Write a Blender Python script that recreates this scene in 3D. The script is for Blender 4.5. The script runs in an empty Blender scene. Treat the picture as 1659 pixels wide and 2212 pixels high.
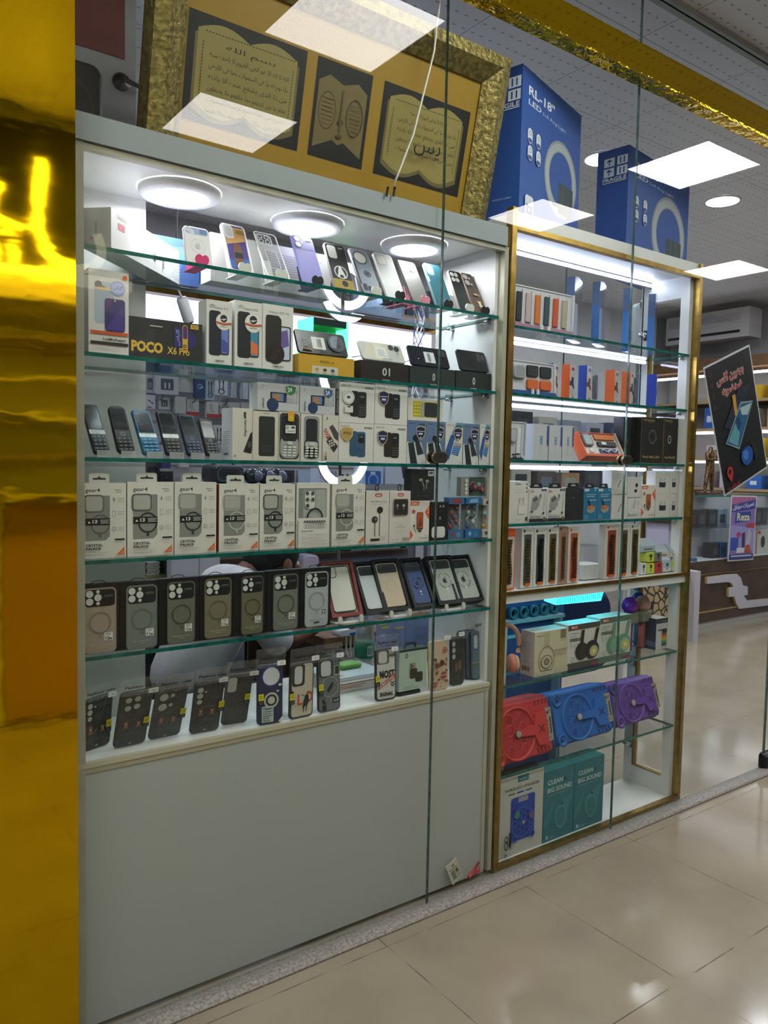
import bpy, math, random
from mathutils import Vector, Matrix, Euler
random.seed(11)
S = bpy.context.scene
COL = S.collection
PI = math.pi

# ---------------------------------------------------------------- camera calibration (1659 x 2212 frame)
PXC, PYC, FPX = 829.5, 1106.0, 1688.6
YAW, PITCH, ROLL = .628315, -.061442, -.020077
CAM = Vector((0, -1.92, 1.456))
FW = Vector((math.sin(YAW)*math.cos(PITCH), math.cos(YAW)*math.cos(PITCH), math.sin(PITCH)))
_r = Vector((math.cos(YAW), -math.sin(YAW), 0))
_d = FW.cross(_r)
RT = math.cos(ROLL)*_r + math.sin(ROLL)*_d
DN = -math.sin(ROLL)*_r + math.cos(ROLL)*_d
def ray(x, y): return FW + (x-PXC)/FPX*RT + (y-PYC)/FPX*DN
def at(x, y, Y):
    v = ray(x, y); return CAM + v*((Y-CAM.y)/v.y)
def atZ(x, y, Z):
    v = ray(x, y); return CAM + v*((Z-CAM.z)/v.z)
def atX(x, y, X):
    v = ray(x, y); return CAM + v*((X-CAM.x)/v.x)

# ---------------------------------------------------------------- materials
def lin(h):
    h = h.lstrip('#')
    o = []
    for i in (0, 2, 4):
        c = int(h[i:i+2], 16)/255
        o.append(c/12.92 if c <= .04045 else ((c+.055)/1.055)**2.4)
    return (o[0], o[1], o[2], 1)
MATS = {}
def newmat(name):
    m = bpy.data.materials.new(name); m.use_nodes = True
    nt = m.node_tree; nt.nodes.clear()
    out = nt.nodes.new('ShaderNodeOutputMaterial')
    return m, nt, out
def N(nt, t, **kw):
    n = nt.nodes.new(t)
    for k, v in kw.items(): setattr(n, k, v)
    return n
def principled(nt, out, col, rough=.45, metal=0, spec=.5):
    p = N(nt, 'ShaderNodeBsdfPrincipled')
    p.inputs['Base Color'].default_value = col
    p.inputs['Roughness'].default_value = rough
    p.inputs['Metallic'].default_value = metal
    p.inputs['Specular IOR Level'].default_value = spec
    nt.links.new(p.outputs[0], out.inputs[0])
    return p
def M(key):
    """'rrggbb' card/plastic, ':g' glossy, ':s' satin cloth, ':m' metal, ':eN' lamp of strength N, ':p' speckled card; or a named material"""
    if key in MATS: return MATS[key]
    if key in SPECIAL:
        MATS[key] = SPECIAL[key](); return MATS[key]
    c, _, mod = key.partition(':')
    m, nt, out = newmat('paint_'+key.replace(':', '_'))
    col = lin(c)
    if mod.startswith('e'):
        e = N(nt, 'ShaderNodeEmission'); e.inputs[0].default_value = col; e.inputs[1].default_value = float(mod[1:])
        nt.links.new(e.outputs[0], out.inputs[0])
    else:
        r, me, sp = {'': (.5, 0, .4), 'g': (.22, 0, .4), 's': (.85, 0, .2), 'm': (.28, 1, .5), 'p': (.6, 0, .3)}[mod]
        p = principled(nt, out, col, r, me, sp)
        tc = N(nt, 'ShaderNodeTexCoord'); no = N(nt, 'ShaderNodeTexNoise')
        no.inputs['Scale'].default_value = 60; no.inputs['Detail'].default_value = 2
        nt.links.new(tc.outputs['Object'], no.inputs['Vector'])
        mr = N(nt, 'ShaderNodeMapRange'); mr.inputs[3].default_value = max(.03, r-.06); mr.inputs[4].default_value = r+.08
        nt.links.new(no.outputs[0], mr.inputs[0]); nt.links.new(mr.outputs[0], p.inputs['Roughness'])
    MATS[key] = m
    return m

def thin_glass(name, ior=1.7, tint=(1, 1, 1, 1), rough=0.0, extra=0.0, bump=0, haze=0):
    """clear sheet: see-through with a Fresnel reflection on its outer faces"""
    m, nt, out = newmat(name)
    tr = N(nt, 'ShaderNodeBsdfTransparent'); tr.inputs[0].default_value = tint
    gl = N(nt, 'ShaderNodeBsdfGlossy'); gl.inputs['Roughness'].default_value = rough
    fr = N(nt, 'ShaderNodeFresnel'); fr.inputs[0].default_value = ior
    ge = N(nt, 'ShaderNodeNewGeometry')
    inv = N(nt, 'ShaderNodeMath', operation='SUBTRACT'); inv.inputs[0].default_value = 1
    nt.links.new(ge.outputs['Backfacing'], inv.inputs[1])
    ad = N(nt, 'ShaderNodeMath', operation='ADD'); ad.inputs[1].default_value = extra
    nt.links.new(fr.outputs[0], ad.inputs[0])
    mu = N(nt, 'ShaderNodeMath', operation='MULTIPLY')
    nt.links.new(ad.outputs[0], mu.inputs[0]); nt.links.new(inv.outputs[0], mu.inputs[1])
    mx = N(nt, 'ShaderNodeMixShader')
    nt.links.new(mu.outputs[0], mx.inputs[0]); nt.links.new(tr.outputs[0], mx.inputs[1]); nt.links.new(gl.outputs[0], mx.inputs[2])
    last = mx
    if bump:
        tc = N(nt, 'ShaderNodeTexCoord'); no = N(nt, 'ShaderNodeTexNoise'); no.inputs['Scale'].default_value = bump
        no.inputs['Detail'].default_value = 3; no.inputs['Distortion'].default_value = 1.5
        bp = N(nt, 'ShaderNodeBump'); bp.inputs['Strength'].default_value = .9; bp.inputs['Distance'].default_value = .006
        nt.links.new(tc.outputs['Object'], no.inputs['Vector']); nt.links.new(no.outputs[0], bp.inputs['Height'])
        nt.links.new(bp.outputs[0], gl.inputs['Normal']); nt.links.new(bp.outputs[0], fr.inputs['Normal'])
    if haze:
        df = N(nt, 'ShaderNodeBsdfDiffuse'); df.inputs[0].default_value = (.8, .82, .82, 1)
        m2 = N(nt, 'ShaderNodeMixShader'); m2.inputs[0].default_value = haze
        nt.links.new(mx.outputs[0], m2.inputs[1]); nt.links.new(df.outputs[0], m2.inputs[2]); last = m2
    nt.links.new(last.outputs[0], out.inputs[0])
    return m
def noise_mat(name, c1, c2, scale, rough=.5, spec=.4, metal=0, bump=0, detail=4, dist=.002):
    m, nt, out = newmat(name)
    p = principled(nt, out, lin(c1), rough, metal, spec)
    tc = N(nt, 'ShaderNodeTexCoord'); no = N(nt, 'ShaderNodeTexNoise')
    no.inputs['Scale'].default_value = scale; no.inputs['Detail'].default_value = detail
    nt.links.new(tc.outputs['Object'], no.inputs['Vector'])
    cr = N(nt, 'ShaderNodeValToRGB')
    cr.color_ramp.elements[0].color = lin(c1); cr.color_ramp.elements[1].color = lin(c2)
    cr.color_ramp.elements[0].position = .35; cr.color_ramp.elements[1].position = .65
    nt.links.new(no.outputs[0], cr.inputs[0]); nt.links.new(cr.outputs[0], p.inputs['Base Color'])
    if bump:
        bp = N(nt, 'ShaderNodeBump'); bp.inputs['Strength'].default_value = bump; bp.inputs['Distance'].default_value = dist
        nt.links.new(no.outputs[0], bp.inputs['Height']); nt.links.new(bp.outputs[0], p.inputs['Normal'])
    return m
def mat_floor():
    m, nt, out = newmat('polished_floor_tiles')
    p = principled(nt, out, lin('b5a995'), .16, 0, .5)
    ge = N(nt, 'ShaderNodeNewGeometry'); sp = N(nt, 'ShaderNodeSeparateXYZ')
    nt.links.new(ge.outputs['Position'], sp.inputs[0])
    def line(sock, off):
        a = N(nt, 'ShaderNodeMath', operation='ADD'); a.inputs[1].default_value = -off+60
        nt.links.new(sock, a.inputs[0])
        d = N(nt, 'ShaderNodeMath', operation='DIVIDE'); d.inputs[1].default_value = .6
        nt.links.new(a.outputs[0], d.inputs[0])
        f = N(nt, 'ShaderNodeMath', operation='FRACT'); nt.links.new(d.outputs[0], f.inputs[0])
        s = N(nt, 'ShaderNodeMath', operation='SUBTRACT'); s.inputs[1].default_value = .5; nt.links.new(f.outputs[0], s.inputs[0])
        b = N(nt, 'ShaderNodeMath', operation='ABSOLUTE'); nt.links.new(s.outputs[0], b.inputs[0])
        g = N(nt, 'ShaderNodeMath', operation='GREATER_THAN'); g.inputs[1].default_value = .5-.0028; nt.links.new(b.outputs[0], g.inputs[0])
        return g
    gx, gy = line(sp.outputs[0], 1.969), line(sp.outputs[1], -.098)
    mx = N(nt, 'ShaderNodeMath', operation='MAXIMUM'); nt.links.new(gx.outputs[0], mx.inputs[0]); nt.links.new(gy.outputs[0], mx.inputs[1])
    no = N(nt, 'ShaderNodeTexNoise'); no.inputs['Scale'].default_value = 3.2; no.inputs['Detail'].default_value = 5
    nt.links.new(ge.outputs['Position'], no.inputs['Vector'])
    cr = N(nt, 'ShaderNodeValToRGB'); cr.color_ramp.elements[0].color = lin('8d8373'); cr.color_ramp.elements[1].color = lin('9b917f')
    cr.color_ramp.elements[0].position = .3; cr.color_ramp.elements[1].position = .7
    nt.links.new(no.outputs[0], cr.inputs[0])
    n2 = N(nt, 'ShaderNodeTexNoise'); n2.inputs['Scale'].default_value = 9; nt.links.new(ge.outputs['Position'], n2.inputs['Vector'])
    gc = N(nt, 'ShaderNodeValToRGB'); gc.color_ramp.elements[0].color = lin('4e4334'); gc.color_ramp.elements[1].color = lin('857a66')
    gc.color_ramp.elements[0].position = .4; gc.color_ramp.elements[1].position = .62
    nt.links.new(n2.outputs[0], gc.inputs[0])
    mc = N(nt, 'ShaderNodeMix', data_type='RGBA'); nt.links.new(mx.outputs[0], mc.inputs[0])
    nt.links.new(cr.outputs[0], mc.inputs[6]); nt.links.new(gc.outputs[0], mc.inputs[7])
    nt.links.new(mc.outputs[2], p.inputs['Base Color'])
    mr = N(nt, 'ShaderNodeMapRange'); mr.inputs[3].default_value = .13; mr.inputs[4].default_value = .7
    nt.links.new(mx.outputs[0], mr.inputs[0]); nt.links.new(mr.outputs[0], p.inputs['Roughness'])
    return m
def mat_ceiling():
    m, nt, out = newmat('perforated_ceiling_tiles')
    p = principled(nt, out, lin('cfcfd2'), .42, 0, .5)
    ge = N(nt, 'ShaderNodeNewGeometry'); sp = N(nt, 'ShaderNodeSeparateXYZ')
    nt.links.new(ge.outputs['Position'], sp.inputs[0])
    def dist(sock, off, step):
        a = N(nt, 'ShaderNodeMath', operation='ADD'); a.inputs[1].default_value = -off+step*100.5
        nt.links.new(sock, a.inputs[0])
        d = N(nt, 'ShaderNodeMath', operation='DIVIDE'); d.inputs[1].default_value = step; nt.links.new(a.outputs[0], d.inputs[0])
        f = N(nt, 'ShaderNodeMath', operation='FRACT'); nt.links.new(d.outputs[0], f.inputs[0])
        s = N(nt, 'ShaderNodeMath', operation='SUBTRACT'); s.inputs[1].default_value = .5; nt.links.new(f.outputs[0], s.inputs[0])
        b = N(nt, 'ShaderNodeMath', operation='ABSOLUTE'); nt.links.new(s.outputs[0], b.inputs[0])
        return b
    def lt(n, v):
        g = N(nt, 'ShaderNodeMath', operation='LESS_THAN'); g.inputs[1].default_value = v; nt.links.new(n.outputs[0], g.inputs[0]); return g
    def comb(a, b, op):
        g = N(nt, 'ShaderNodeMath', operation=op); nt.links.new(a.outputs[0], g.inputs[0]); nt.links.new(b.outputs[0], g.inputs[1]); return g
    lx, ly = lt(dist(sp.outputs[0], 3.484, .617), .004), lt(dist(sp.outputs[1], .849, .617), .004)
    seam = comb(lx, ly, 'MAXIMUM')
    px, py = lt(dist(sp.outputs[0], 3.51, .0514), .16), lt(dist(sp.outputs[1], .88, .0771), .05)
    dots = comb(px, py, 'MULTIPLY')
    al = comb(seam, dots, 'MAXIMUM')
    mc = N(nt, 'ShaderNodeMix', data_type='RGBA'); nt.links.new(al.outputs[0], mc.inputs[0])
    mc.inputs[6].default_value = lin('cfcfd2'); mc.inputs[7].default_value = lin('8a8a8e')
    nt.links.new(mc.outputs[2], p.inputs['Base Color'])
    return m
def mat_gold(name, scale, strength, rough, c='e2ba14'):
    m, nt, out = newmat(name)
    p = principled(nt, out, lin(c), rough, 1)
    tc = N(nt, 'ShaderNodeTexCoord'); mp = N(nt, 'ShaderNodeMapping'); mp.inputs['Scale'].default_value = (1, 1, 2.2)
    no = N(nt, 'ShaderNodeTexNoise'); no.inputs['Scale'].default_value = scale; no.inputs['Detail'].default_value = 3
    nt.links.new(tc.outputs['Object'], mp.inputs[0]); nt.links.new(mp.outputs[0], no.inputs['Vector'])
    bp = N(nt, 'ShaderNodeBump'); bp.inputs['Strength'].default_value = strength; bp.inputs['Distance'].default_value = .02
    nt.links.new(no.outputs[0], bp.inputs['Height']); nt.links.new(bp.outputs[0], p.inputs['Normal'])
    return m
def mat_scuffed():
    m, nt, out = newmat('scuffed_white_board')
    p = principled(nt, out, lin('a6a9a6'), .4, 0, .4)
    tc = N(nt, 'ShaderNodeTexCoord')
    no = N(nt, 'ShaderNodeTexNoise'); no.inputs['Scale'].default_value = 22; no.inputs['Detail'].default_value = 6; no.inputs['Roughness'].default_value = .7
    nt.links.new(tc.outputs['Object'], no.inputs['Vector'])
    cr = N(nt, 'ShaderNodeValToRGB'); e = cr.color_ramp.elements
    e[0].position = .245; e[0].color = lin('5d5d58'); e[1].position = .285; e[1].color = lin('a6a9a6')
    nt.links.new(no.outputs[0], cr.inputs[0]); nt.links.new(cr.outputs[0], p.inputs['Base Color'])
    return m
SPECIAL = {
    'floor': mat_floor, 'ceiling': mat_ceiling, 'scuffed': mat_scuffed,
    'pane': lambda: thin_glass('shop_window_glass', 1.38, (.965, .985, .978, 1)),
    'shelfglass': lambda: thin_glass('glass_shelf', 1.5, (.93, .97, .965, 1)),
    'clear': lambda: thin_glass('clear_plastic', 1.5, (.95, .96, .97, 1), .08, .03),
    'frost': lambda: thin_glass('smoky_clear_plastic', 1.5, (.78, .8, .78, 1), .2, .03, 0, .25),
    'bag': lambda: thin_glass('crinkled_cellophane', 1.4, (.97, .975, .975, 1), .1, 0, 55, 0),
    'bagtop': lambda: thin_glass('crumpled_cellophane_top', 1.6, (.96, .965, .965, 1), .08, .05, 70, .04),
    'edge': lambda: noise_mat('green_glass_edge', '0d4a44', '14675c', 40, .15, .6),
    'seam': lambda: noise_mat('dark_glass_seam', '3f5a54', '55746c', 30, .2, .6),
    'gold': lambda: mat_gold('gold_foil_sheet', 3.5, .05, .05),
    'goldcrinkle': lambda: mat_gold('gold_foil_crinkled', 16, .9, .12),
    'goldtrim': lambda: noise_mat('brushed_gold_trim', '8f7136', 'a9883f', 30, .3, .5, .9),
    'goldframe': lambda: noise_mat('carved_gilt_moulding', '5f5428', '94854c', 70, .42, .5, .6, .8, 4, .008),
    'whiteboard': lambda: noise_mat('white_melamine', 'cfd0cc', 'd8d8d5', 6, .35),
    'cream': lambda: noise_mat('cream_edge_band', 'a19e8b', 'aca996', 12, .45),
    'wall': lambda: noise_mat('painted_wall', 'b9b8bb', 'c4c3c6', 5, .6),
    'stone': lambda: noise_mat('grey_kerb_stone', '726f6b', '9c9994', 130, .55, .4, 0, .5, 6),
    'wood': lambda: noise_mat('dark_brown_laminate', '3c2b20', '4c382a', 8, .4),
    'wood2': lambda: noise_mat('brown_shelf_wood', '6c4e33', '7d5c3d', 14, .5),
    'chrome': lambda: noise_mat('chrome', 'b9bcc0', 'd5d7da', 20, .12, .5, 1),
    'bronze': lambda: noise_mat('striped_bronze', '2b2118', '8a6a44', 60, .35, .5, .7),
    'skin': lambda: noise_mat('skin', '6b4532', '7a5040', 20, .55),
    'hair': lambda: noise_mat('short_black_hair', '0d0c0c', '1d1b1a', 180, .75, .3, 0, .8),
    'shirt': lambda: noise_mat('white_cotton', 'cfd0d6', 'dcdce2', 12, .9, .2, 0, .4),
    'hexstone': None,
}
def mat_hexstone():
    m, nt, out = newmat('pebble_mosaic')
    p = principled(nt, out, lin('a08a6a'), .5)
    tc = N(nt, 'ShaderNodeTexCoord'); vo = N(nt, 'ShaderNodeTexVoronoi'); vo.feature = 'DISTANCE_TO_EDGE'; vo.inputs['Scale'].default_value = 14
    nt.links.new(tc.outputs['Object'], vo.inputs['Vector'])
    cr = N(nt, 'ShaderNodeValToRGB'); cr.color_ramp.elements[0].color = lin('2e2219'); cr.color_ramp.elements[1].color = lin('b09a78')
    cr.color_ramp.elements[0].position = .06; cr.color_ramp.elements[1].position = .12
    nt.links.new(vo.outputs['Distance'], cr.inputs[0]); nt.links.new(cr.outputs[0], p.inputs['Base Color'])
    return m
SPECIAL['hexstone'] = mat_hexstone

# ---------------------------------------------------------------- lettering
ISOL = {}
for ch, f in {'ا': 'fe8d fe8e - -', 'آ': 'fe81 fe82 - -', 'ب': 'fe8f fe90 fe91 fe92', 'پ': 'fb56 fb57 fb58 fb59', 'ت': 'fe95 fe96 fe97 fe98', 'ث': 'fe99 fe9a fe9b fe9c',
              'ج': 'fe9d fe9e fe9f fea0', 'ح': 'fea1 fea2 fea3 fea4', 'خ': 'fea5 fea6 fea7 fea8', 'د': 'fea9 feaa - -', 'ذ': 'feab feac - -', 'ر': 'fead feae - -',
              'س': 'feb1 feb2 feb3 feb4', 'ش': 'feb5 feb6 feb7 feb8', 'ض': 'febd febe febf fec0', 'ع': 'fec9 feca fecb fecc', 'ف': 'fed1 fed2 fed3 fed4', 'ق': 'fed5 fed6 fed7 fed8',
              'ک': 'fb8e fb8f fb90 fb91', 'گ': 'fb92 fb93 fb94 fb95', 'ل': 'fedd fede fedf fee0', 'م': 'fee1 fee2 fee3 fee4', 'ن': 'fee5 fee6 fee7 fee8', 'ه': 'fee9 feea feeb feec',
              'و': 'feed feee - -', 'ی': 'fbfc fbfd fbfe fbff', 'ط': 'fec1 fec2 fec3 fec4', 'ص': 'feb9 feba febb febc', 'غ': 'fecd fece fecf fed0', 'ز': 'feaf feb0 - -'}.items():
    ISOL[ch] = f.split()
def arabic(s):
    words = []
    for w in s.split(' '):
        o = ''
        for i, c in enumerate(w):
            if c not in ISOL: o += c; continue
            f = ISOL[c]
            pj = i > 0 and w[i-1] in ISOL and ISOL[w[i-1]][2] != '-'
            nj = i < len(w)-1 and w[i+1] in ISOL and f[2] != '-'
            k = 3 if pj and nj else 1 if pj else 2 if nj else 0
            o += chr(int(f[k], 16))
        words.append(o[::-1])
    return ' '.join(words[::-1])
_TX = {}
def text_geo(s, bold=0):
    k = (s, bold)
    if k in _TX: return _TX[k]
    c = bpy.data.curves.new('t', 'FONT'); c.body = s; c.resolution_u = 1 if len(s) > 14 else 2; c.offset = bold
    o = bpy.data.objects.new('t', c); COL.objects.link(o)
    dg = bpy.context.evaluated_depsgraph_get(); dg.update()
    m = bpy.data.meshes.new_from_object(o.evaluated_get(dg))
    vs = [(v.co.x, v.co.y) for v in m.vertices]; fs = [tuple(p.vertices) for p in m.polygons]
    bpy.data.objects.remove(o); bpy.data.curves.remove(c); bpy.data.meshes.remove(m)
    if not vs: vs = [(0, 0)]; fs = []
    x0 = min(v[0] for v in vs); x1 = max(v[0] for v in vs); y0 = min(v[1] for v in vs); y1 = max(v[1] for v in vs)
    _TX[k] = (vs, fs, x0, max(x1, x0+1e-4), y0, max(y1, y0+1e-4))
    return _TX[k]

# ---------------------------------------------------------------- mesh builder.  local frame: x right, y away from the viewer, z up; prints sit on y = 0
def rr_pts(x0, x1, z0, z1, r, n=5):
    r = min(r, (x1-x0)/2-1e-5, (z1-z0)/2-1e-5)
    P = []
    for cx, cz, a0 in ((x1-r, z1-r, 0), (x0+r, z1-r, 90), (x0+r, z0+r, 180), (x1-r, z0+r, 270)):
        for i in range(n+1):
            a = math.radians(a0+90*i/n); P.append((cx+r*math.cos(a), cz+r*math.sin(a)))
    return P          # counter-clockwise in (x, z) seen from -y
def el_pts(x, z, rx, rz=None, n=20, a0=0, a1=360):
    rz = rz or rx
    full = abs(a1-a0) >= 360
    k = n if full else n+1
    return [(x+rx*math.cos(math.radians(a0+(a1-a0)*i/n)), z+rz*math.sin(math.radians(a0+(a1-a0)*i/n))) for i in range(k)]
class MB:
    def __init__(s):
        s.v = []; s.f = []; s.m = []; s.keys = []; s.sm = []; s.lay = 0; s.F = None
    def mi(s, c):
        if c not in s.keys: s.keys.append(c)
        return s.keys.index(c)
    def add(s, vs, fs, c, smooth=False):
        o = len(s.v)
        if s.F is not None: vs = [tuple(s.F @ Vector(p)) for p in vs]
        s.v += [tuple(p) for p in vs]; k = s.mi(c)
        for f in fs: s.f.append([i+o for i in f]); s.m.append(k); s.sm.append(smooth)
    def frame(s, M_=None, lay=0): s.F = M_; s.lay = lay; return s
    def left(s, d):    # print on the left face of a box of depth d
        return s.frame(Matrix(((0, 1, 0, 0), (-1, 0, 0, d), (0, 0, 1, 0), (0, 0, 0, 1))))
    def box(s, x0, x1, y0, y1, z0, z1, c, **k):
        V = [(x0, y0, z0), (x1, y0, z0), (x1, y1, z0), (x0, y1, z0), (x0, y0, z1), (x1, y0, z1), (x1, y1, z1), (x0, y1, z1)]
        for n, f in (('f', (0, 1, 5, 4)), ('r', (1, 2, 6, 5)), ('b', (2, 3, 7, 6)), ('l', (3, 0, 4, 7)), ('t', (4, 5, 6, 7)), ('d', (3, 2, 1, 0))):
            col = k.get(n, c)
            if col: s.add([V[i] for i in f], [(0, 1, 2, 3)], col)
        return s
    def prism(s, P, y0, y1, c, side=None, back=True, hole=None, smooth=False):
        """outline P (x,z) extruded from y0 to y1; optional hole with the same point count"""
        n = len(P); side = side or c
        if hole:
            V = [(x, y0, z) for x, z in P]+[(x, y0, z) for x, z in hole]
            F = [(i, (i+1) % n, n+(i+1) % n, n+i) for i in range(n)]
            s.add(V, F, c)
            V = [(x, y1, z) for x, z in P]+[(x, y1, z) for x, z in hole]
            s.add(V, [(n+i, n+(i+1) % n, (i+1) % n, i) for i in range(n)], side)
            V = [(x, y0, z) for x, z in hole]+[(x, y1, z) for x, z in hole]
            s.add(V, [(i, (i+1) % n, n+(i+1) % n, n+i) for i in range(n)], side, smooth)
        else:
            s.add([(x, y0, z) for x, z in P], [tuple(range(n))], c)
            if back: s.add([(x, y1, z) for x, z in P], [tuple(range(n-1, -1, -1))], side)
        V = [(x, y0, z) for x, z in P]+[(x, y1, z) for x, z in P]
        s.add(V, [(n+i, n+(i+1) % n, (i+1) % n, i) for i in range(n)], side, smooth)
        return s
    def rbox(s, x0, x1, z0, z1, r, y0, y1, c, side=None, bev=0):
        if bev:
            a, b, d = rr_pts(x0+bev, x1-bev, z0+bev, z1-bev, max(r-bev, .0005)), rr_pts(x0, x1, z0, z1, r), None
            n = len(a); side = side or c
            s.add([(x, y0, z) for x, z in a], [tuple(range(n))], c)
            L = [(a, y0), (b, y0+bev), (b, y1-bev), (a, y1)]
            V = [(x, y, z) for P, y in L for x, z in P]
            F = [(n*(k+1)+i, n*(k+1)+(i+1) % n, n*k+(i+1) % n, n*k+i) for k in range(3) for i in range(n)]
            s.add(V, F, side, True)
            s.add([(x, y1, z) for x, z in a], [tuple(range(n-1, -1, -1))], side)
            return s
        return s.prism(rr_pts(x0, x1, z0, z1, r), y0, y1, c, side)
    def lathe(s, prof, c, n=20, M_=None, smooth=True, cap=True):
        """profile (r, z) about the z axis"""
        V = []; F = []
        for r, z in prof:
            for i in range(n):
                a = 2*PI*i/n; V.append(Vector((r*math.cos(a), r*math.sin(a), z)))
        for k in range(len(prof)-1):
            for i in range(n):
                F.append((n*k+i, n*k+(i+1) % n, n*(k+1)+(i+1) % n, n*(k+1)+i))
        if cap: F.append(tuple(range(n-1, -1, -1))); F.append(tuple(n*(len(prof)-1)+i for i in range(n)))
        if M_ is not None: V = [M_ @ p for p in V]
        s.add(V, F, c, smooth); return s
    def tube(s, pts, r, c, n=8, smooth=True):
        pts = [Vector(p) for p in pts]; V = []; F = []
        up = Vector((0, 0, 1))
        for i, p in enumerate(pts):
            t = (pts[min(i+1, len(pts)-1)]-pts[max(i-1, 0)]).normalized()
            a = t.cross(up)
            if a.length < .05: a = t.cross(Vector((1, 0, 0)))
            a.normalize(); b = t.cross(a)
            rr = r[i] if isinstance(r, (list, tuple)) else r
            for k in range(n):
                w = 2*PI*k/n; V.append(p+(a*math.cos(w)+b*math.sin(w))*rr)
        for i in range(len(pts)-1):
            for k in range(n): F.append((n*i+k, n*i+(k+1) % n, n*(i+1)+(k+1) % n, n*(i+1)+k))
        F.append(tuple(range(n))); F.append(tuple(n*(len(pts)-1)+n-1-k for k in range(n)))
        s.add(V, F, c, smooth); return s
    def ball(s, c0, r, c, n=14, m=9):
        rx, ry, rz = r if isinstance(r, (tuple, list)) else (r, r, r)
        pr = [(math.sin(PI*k/m), -math.cos(PI*k/m)) for k in range(m+1)]
        V = [(c0[0]+rx*a*math.cos(2*PI*i/n), c0[1]+ry*a*math.sin(2*PI*i/n), c0[2]+rz*z) for a, z in pr for i in range(n)]
        F = [(n*k+i, n*k+(i+1) % n, n*(k+1)+(i+1) % n, n*(k+1)+i) for k in range(m) for i in range(n)]
        s.add(V, F, c, True); return s
    # --- prints, each a hair in front of the last
    def L(s): s.lay += 1; return -.00022*s.lay
    def pp(s, P, c):
        y = s.L(); s.add([(x, y, z) for x, z in P], [tuple(range(len(P)))], c); return s
    def pr(s, x0, x1, z0, z1, c): return s.pp([(x0, z0), (x1, z0), (x1, z1), (x0, z1)], c)
    def prr(s, x0, x1, z0, z1, r, c): return s.pp(rr_pts(x0, x1, z0, z1, r), c)
    def pc(s, x, z, r, c, rz=None, n=18): return s.pp(el_pts(x, z, r, rz, n), c)
    def ring(s, x, z, r0, r1, c, k=1, n=28, a0=0, a1=360):
        A, B = el_pts(x, z, r1, r1*k, n, a0, a1), el_pts(x, z, r0, r0*k, n, a0, a1)
        y = s.L(); q = len(A)
        full = abs(a1-a0) >= 360
        s.add([(a, y, b) for a, b in A]+[(a, y, b) for a, b in B], [(i, (i+1) % q, q+(i+1) % q, q+i) for i in range(q if full else q-1)], c); return s
    def rrf(s, x0, x1, z0, z1, r, t, c):
        A, B = rr_pts(x0, x1, z0, z1, r), rr_pts(x0+t, x1-t, z0+t, z1-t, max(r-t, .0003))
        y = s.L(); q = len(A)
        s.add([(a, y, b) for a, b in A]+[(a, y, b) for a, b in B], [(i, (i+1) % q, q+(i+1) % q, q+i) for i in range(q)], c); return s
    def lines(s, x0, x1, z, n, dz, t, c):
        for i in range(n): s.pr(x0, x0+(x1-x0)*(1, .85, .95, .7)[i % 4], z-i*dz-t/2, z-i*dz+t/2, c)
        return s
    def bars(s, x0, x1, z0, z1, c, n=14):
        w = (x1-x0)/n; rs = random.Random(n)
        for i in range(n): s.pr(x0+i*w, x0+i*w+w*rs.choice((.3, .5, .75)), z0, z1, c)
        return s
    def tx(s, t, x, z, h, c, w=None, al='l', rot=0, bold=0, sx=1):
        """lettering: baseline start (x, z), letter height h, optional fixed width w"""
        vs, fs, x0, x1, y0, y1 = text_geo(t, bold)
        k = h/.7
        kx = (w/(x1-x0)) if w else k*sx
        wd = (x1-x0)*kx
        ox = {'l': 0, 'c': -wd/2, 'r': -wd}[al]
        ca, sa = math.cos(math.radians(rot)), math.sin(math.radians(rot))
        y = s.L(); V = []
        for a, b in vs:
            u, v = (a-x0)*kx+ox, b*k
            V.append((x+u*ca-v*sa, y, z+u*sa+v*ca))
        s.add(V, fs, c); return s
    def build(s, name, parent=None, loc=None, rot=None):
        me = bpy.data.meshes.new(name)
        me.from_pydata(s.v, [], s.f)
        for k in s.keys: me.materials.append(M(k))
        me.polygons.foreach_set('material_index', s.m); me.polygons.foreach_set('use_smooth', s.sm)
        me.update()
        o = bpy.data.objects.new(name, me); COL.objects.link(o)
        if parent: o.parent = parent
        if loc is not None: o.location = loc
        if rot is not None: o.rotation_euler = rot
        return o
ORD = 'first second third fourth fifth sixth seventh eighth ninth tenth eleventh twelfth thirteenth fourteenth fifteenth sixteenth'.split()
def tag(o, label, cat, group=None):
    o['label'] = label; o['category'] = cat
    if group: o['group'] = group
    return o
def thing(name, label, cat, loc=(0, 0, 0), rz=0, rx=0, group=None, ry=0):
    o = bpy.data.objects.new(name, None); COL.objects.link(o)
    o.location = loc; o.rotation_euler = (rx, ry, rz); o.empty_display_size = .03
    return tag(o, label, cat, group)
def struct(o, label=None):
    o['kind'] = 'structure'
    if label: o['label'] = label
    return o
def fx(xl, xr, yt, yb, z0, Y):
    """front-facing upright item: left, right, top, bottom in the photograph, standing at height z0 with its front at depth Y -> x0, width, height"""
    ym = (yt+yb)/2
    a, b = at(xl, ym, Y).x, at(xr, ym, Y).x
    return a, b-a, at((xl+xr)/2, yt, Y).z-z0
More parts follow.
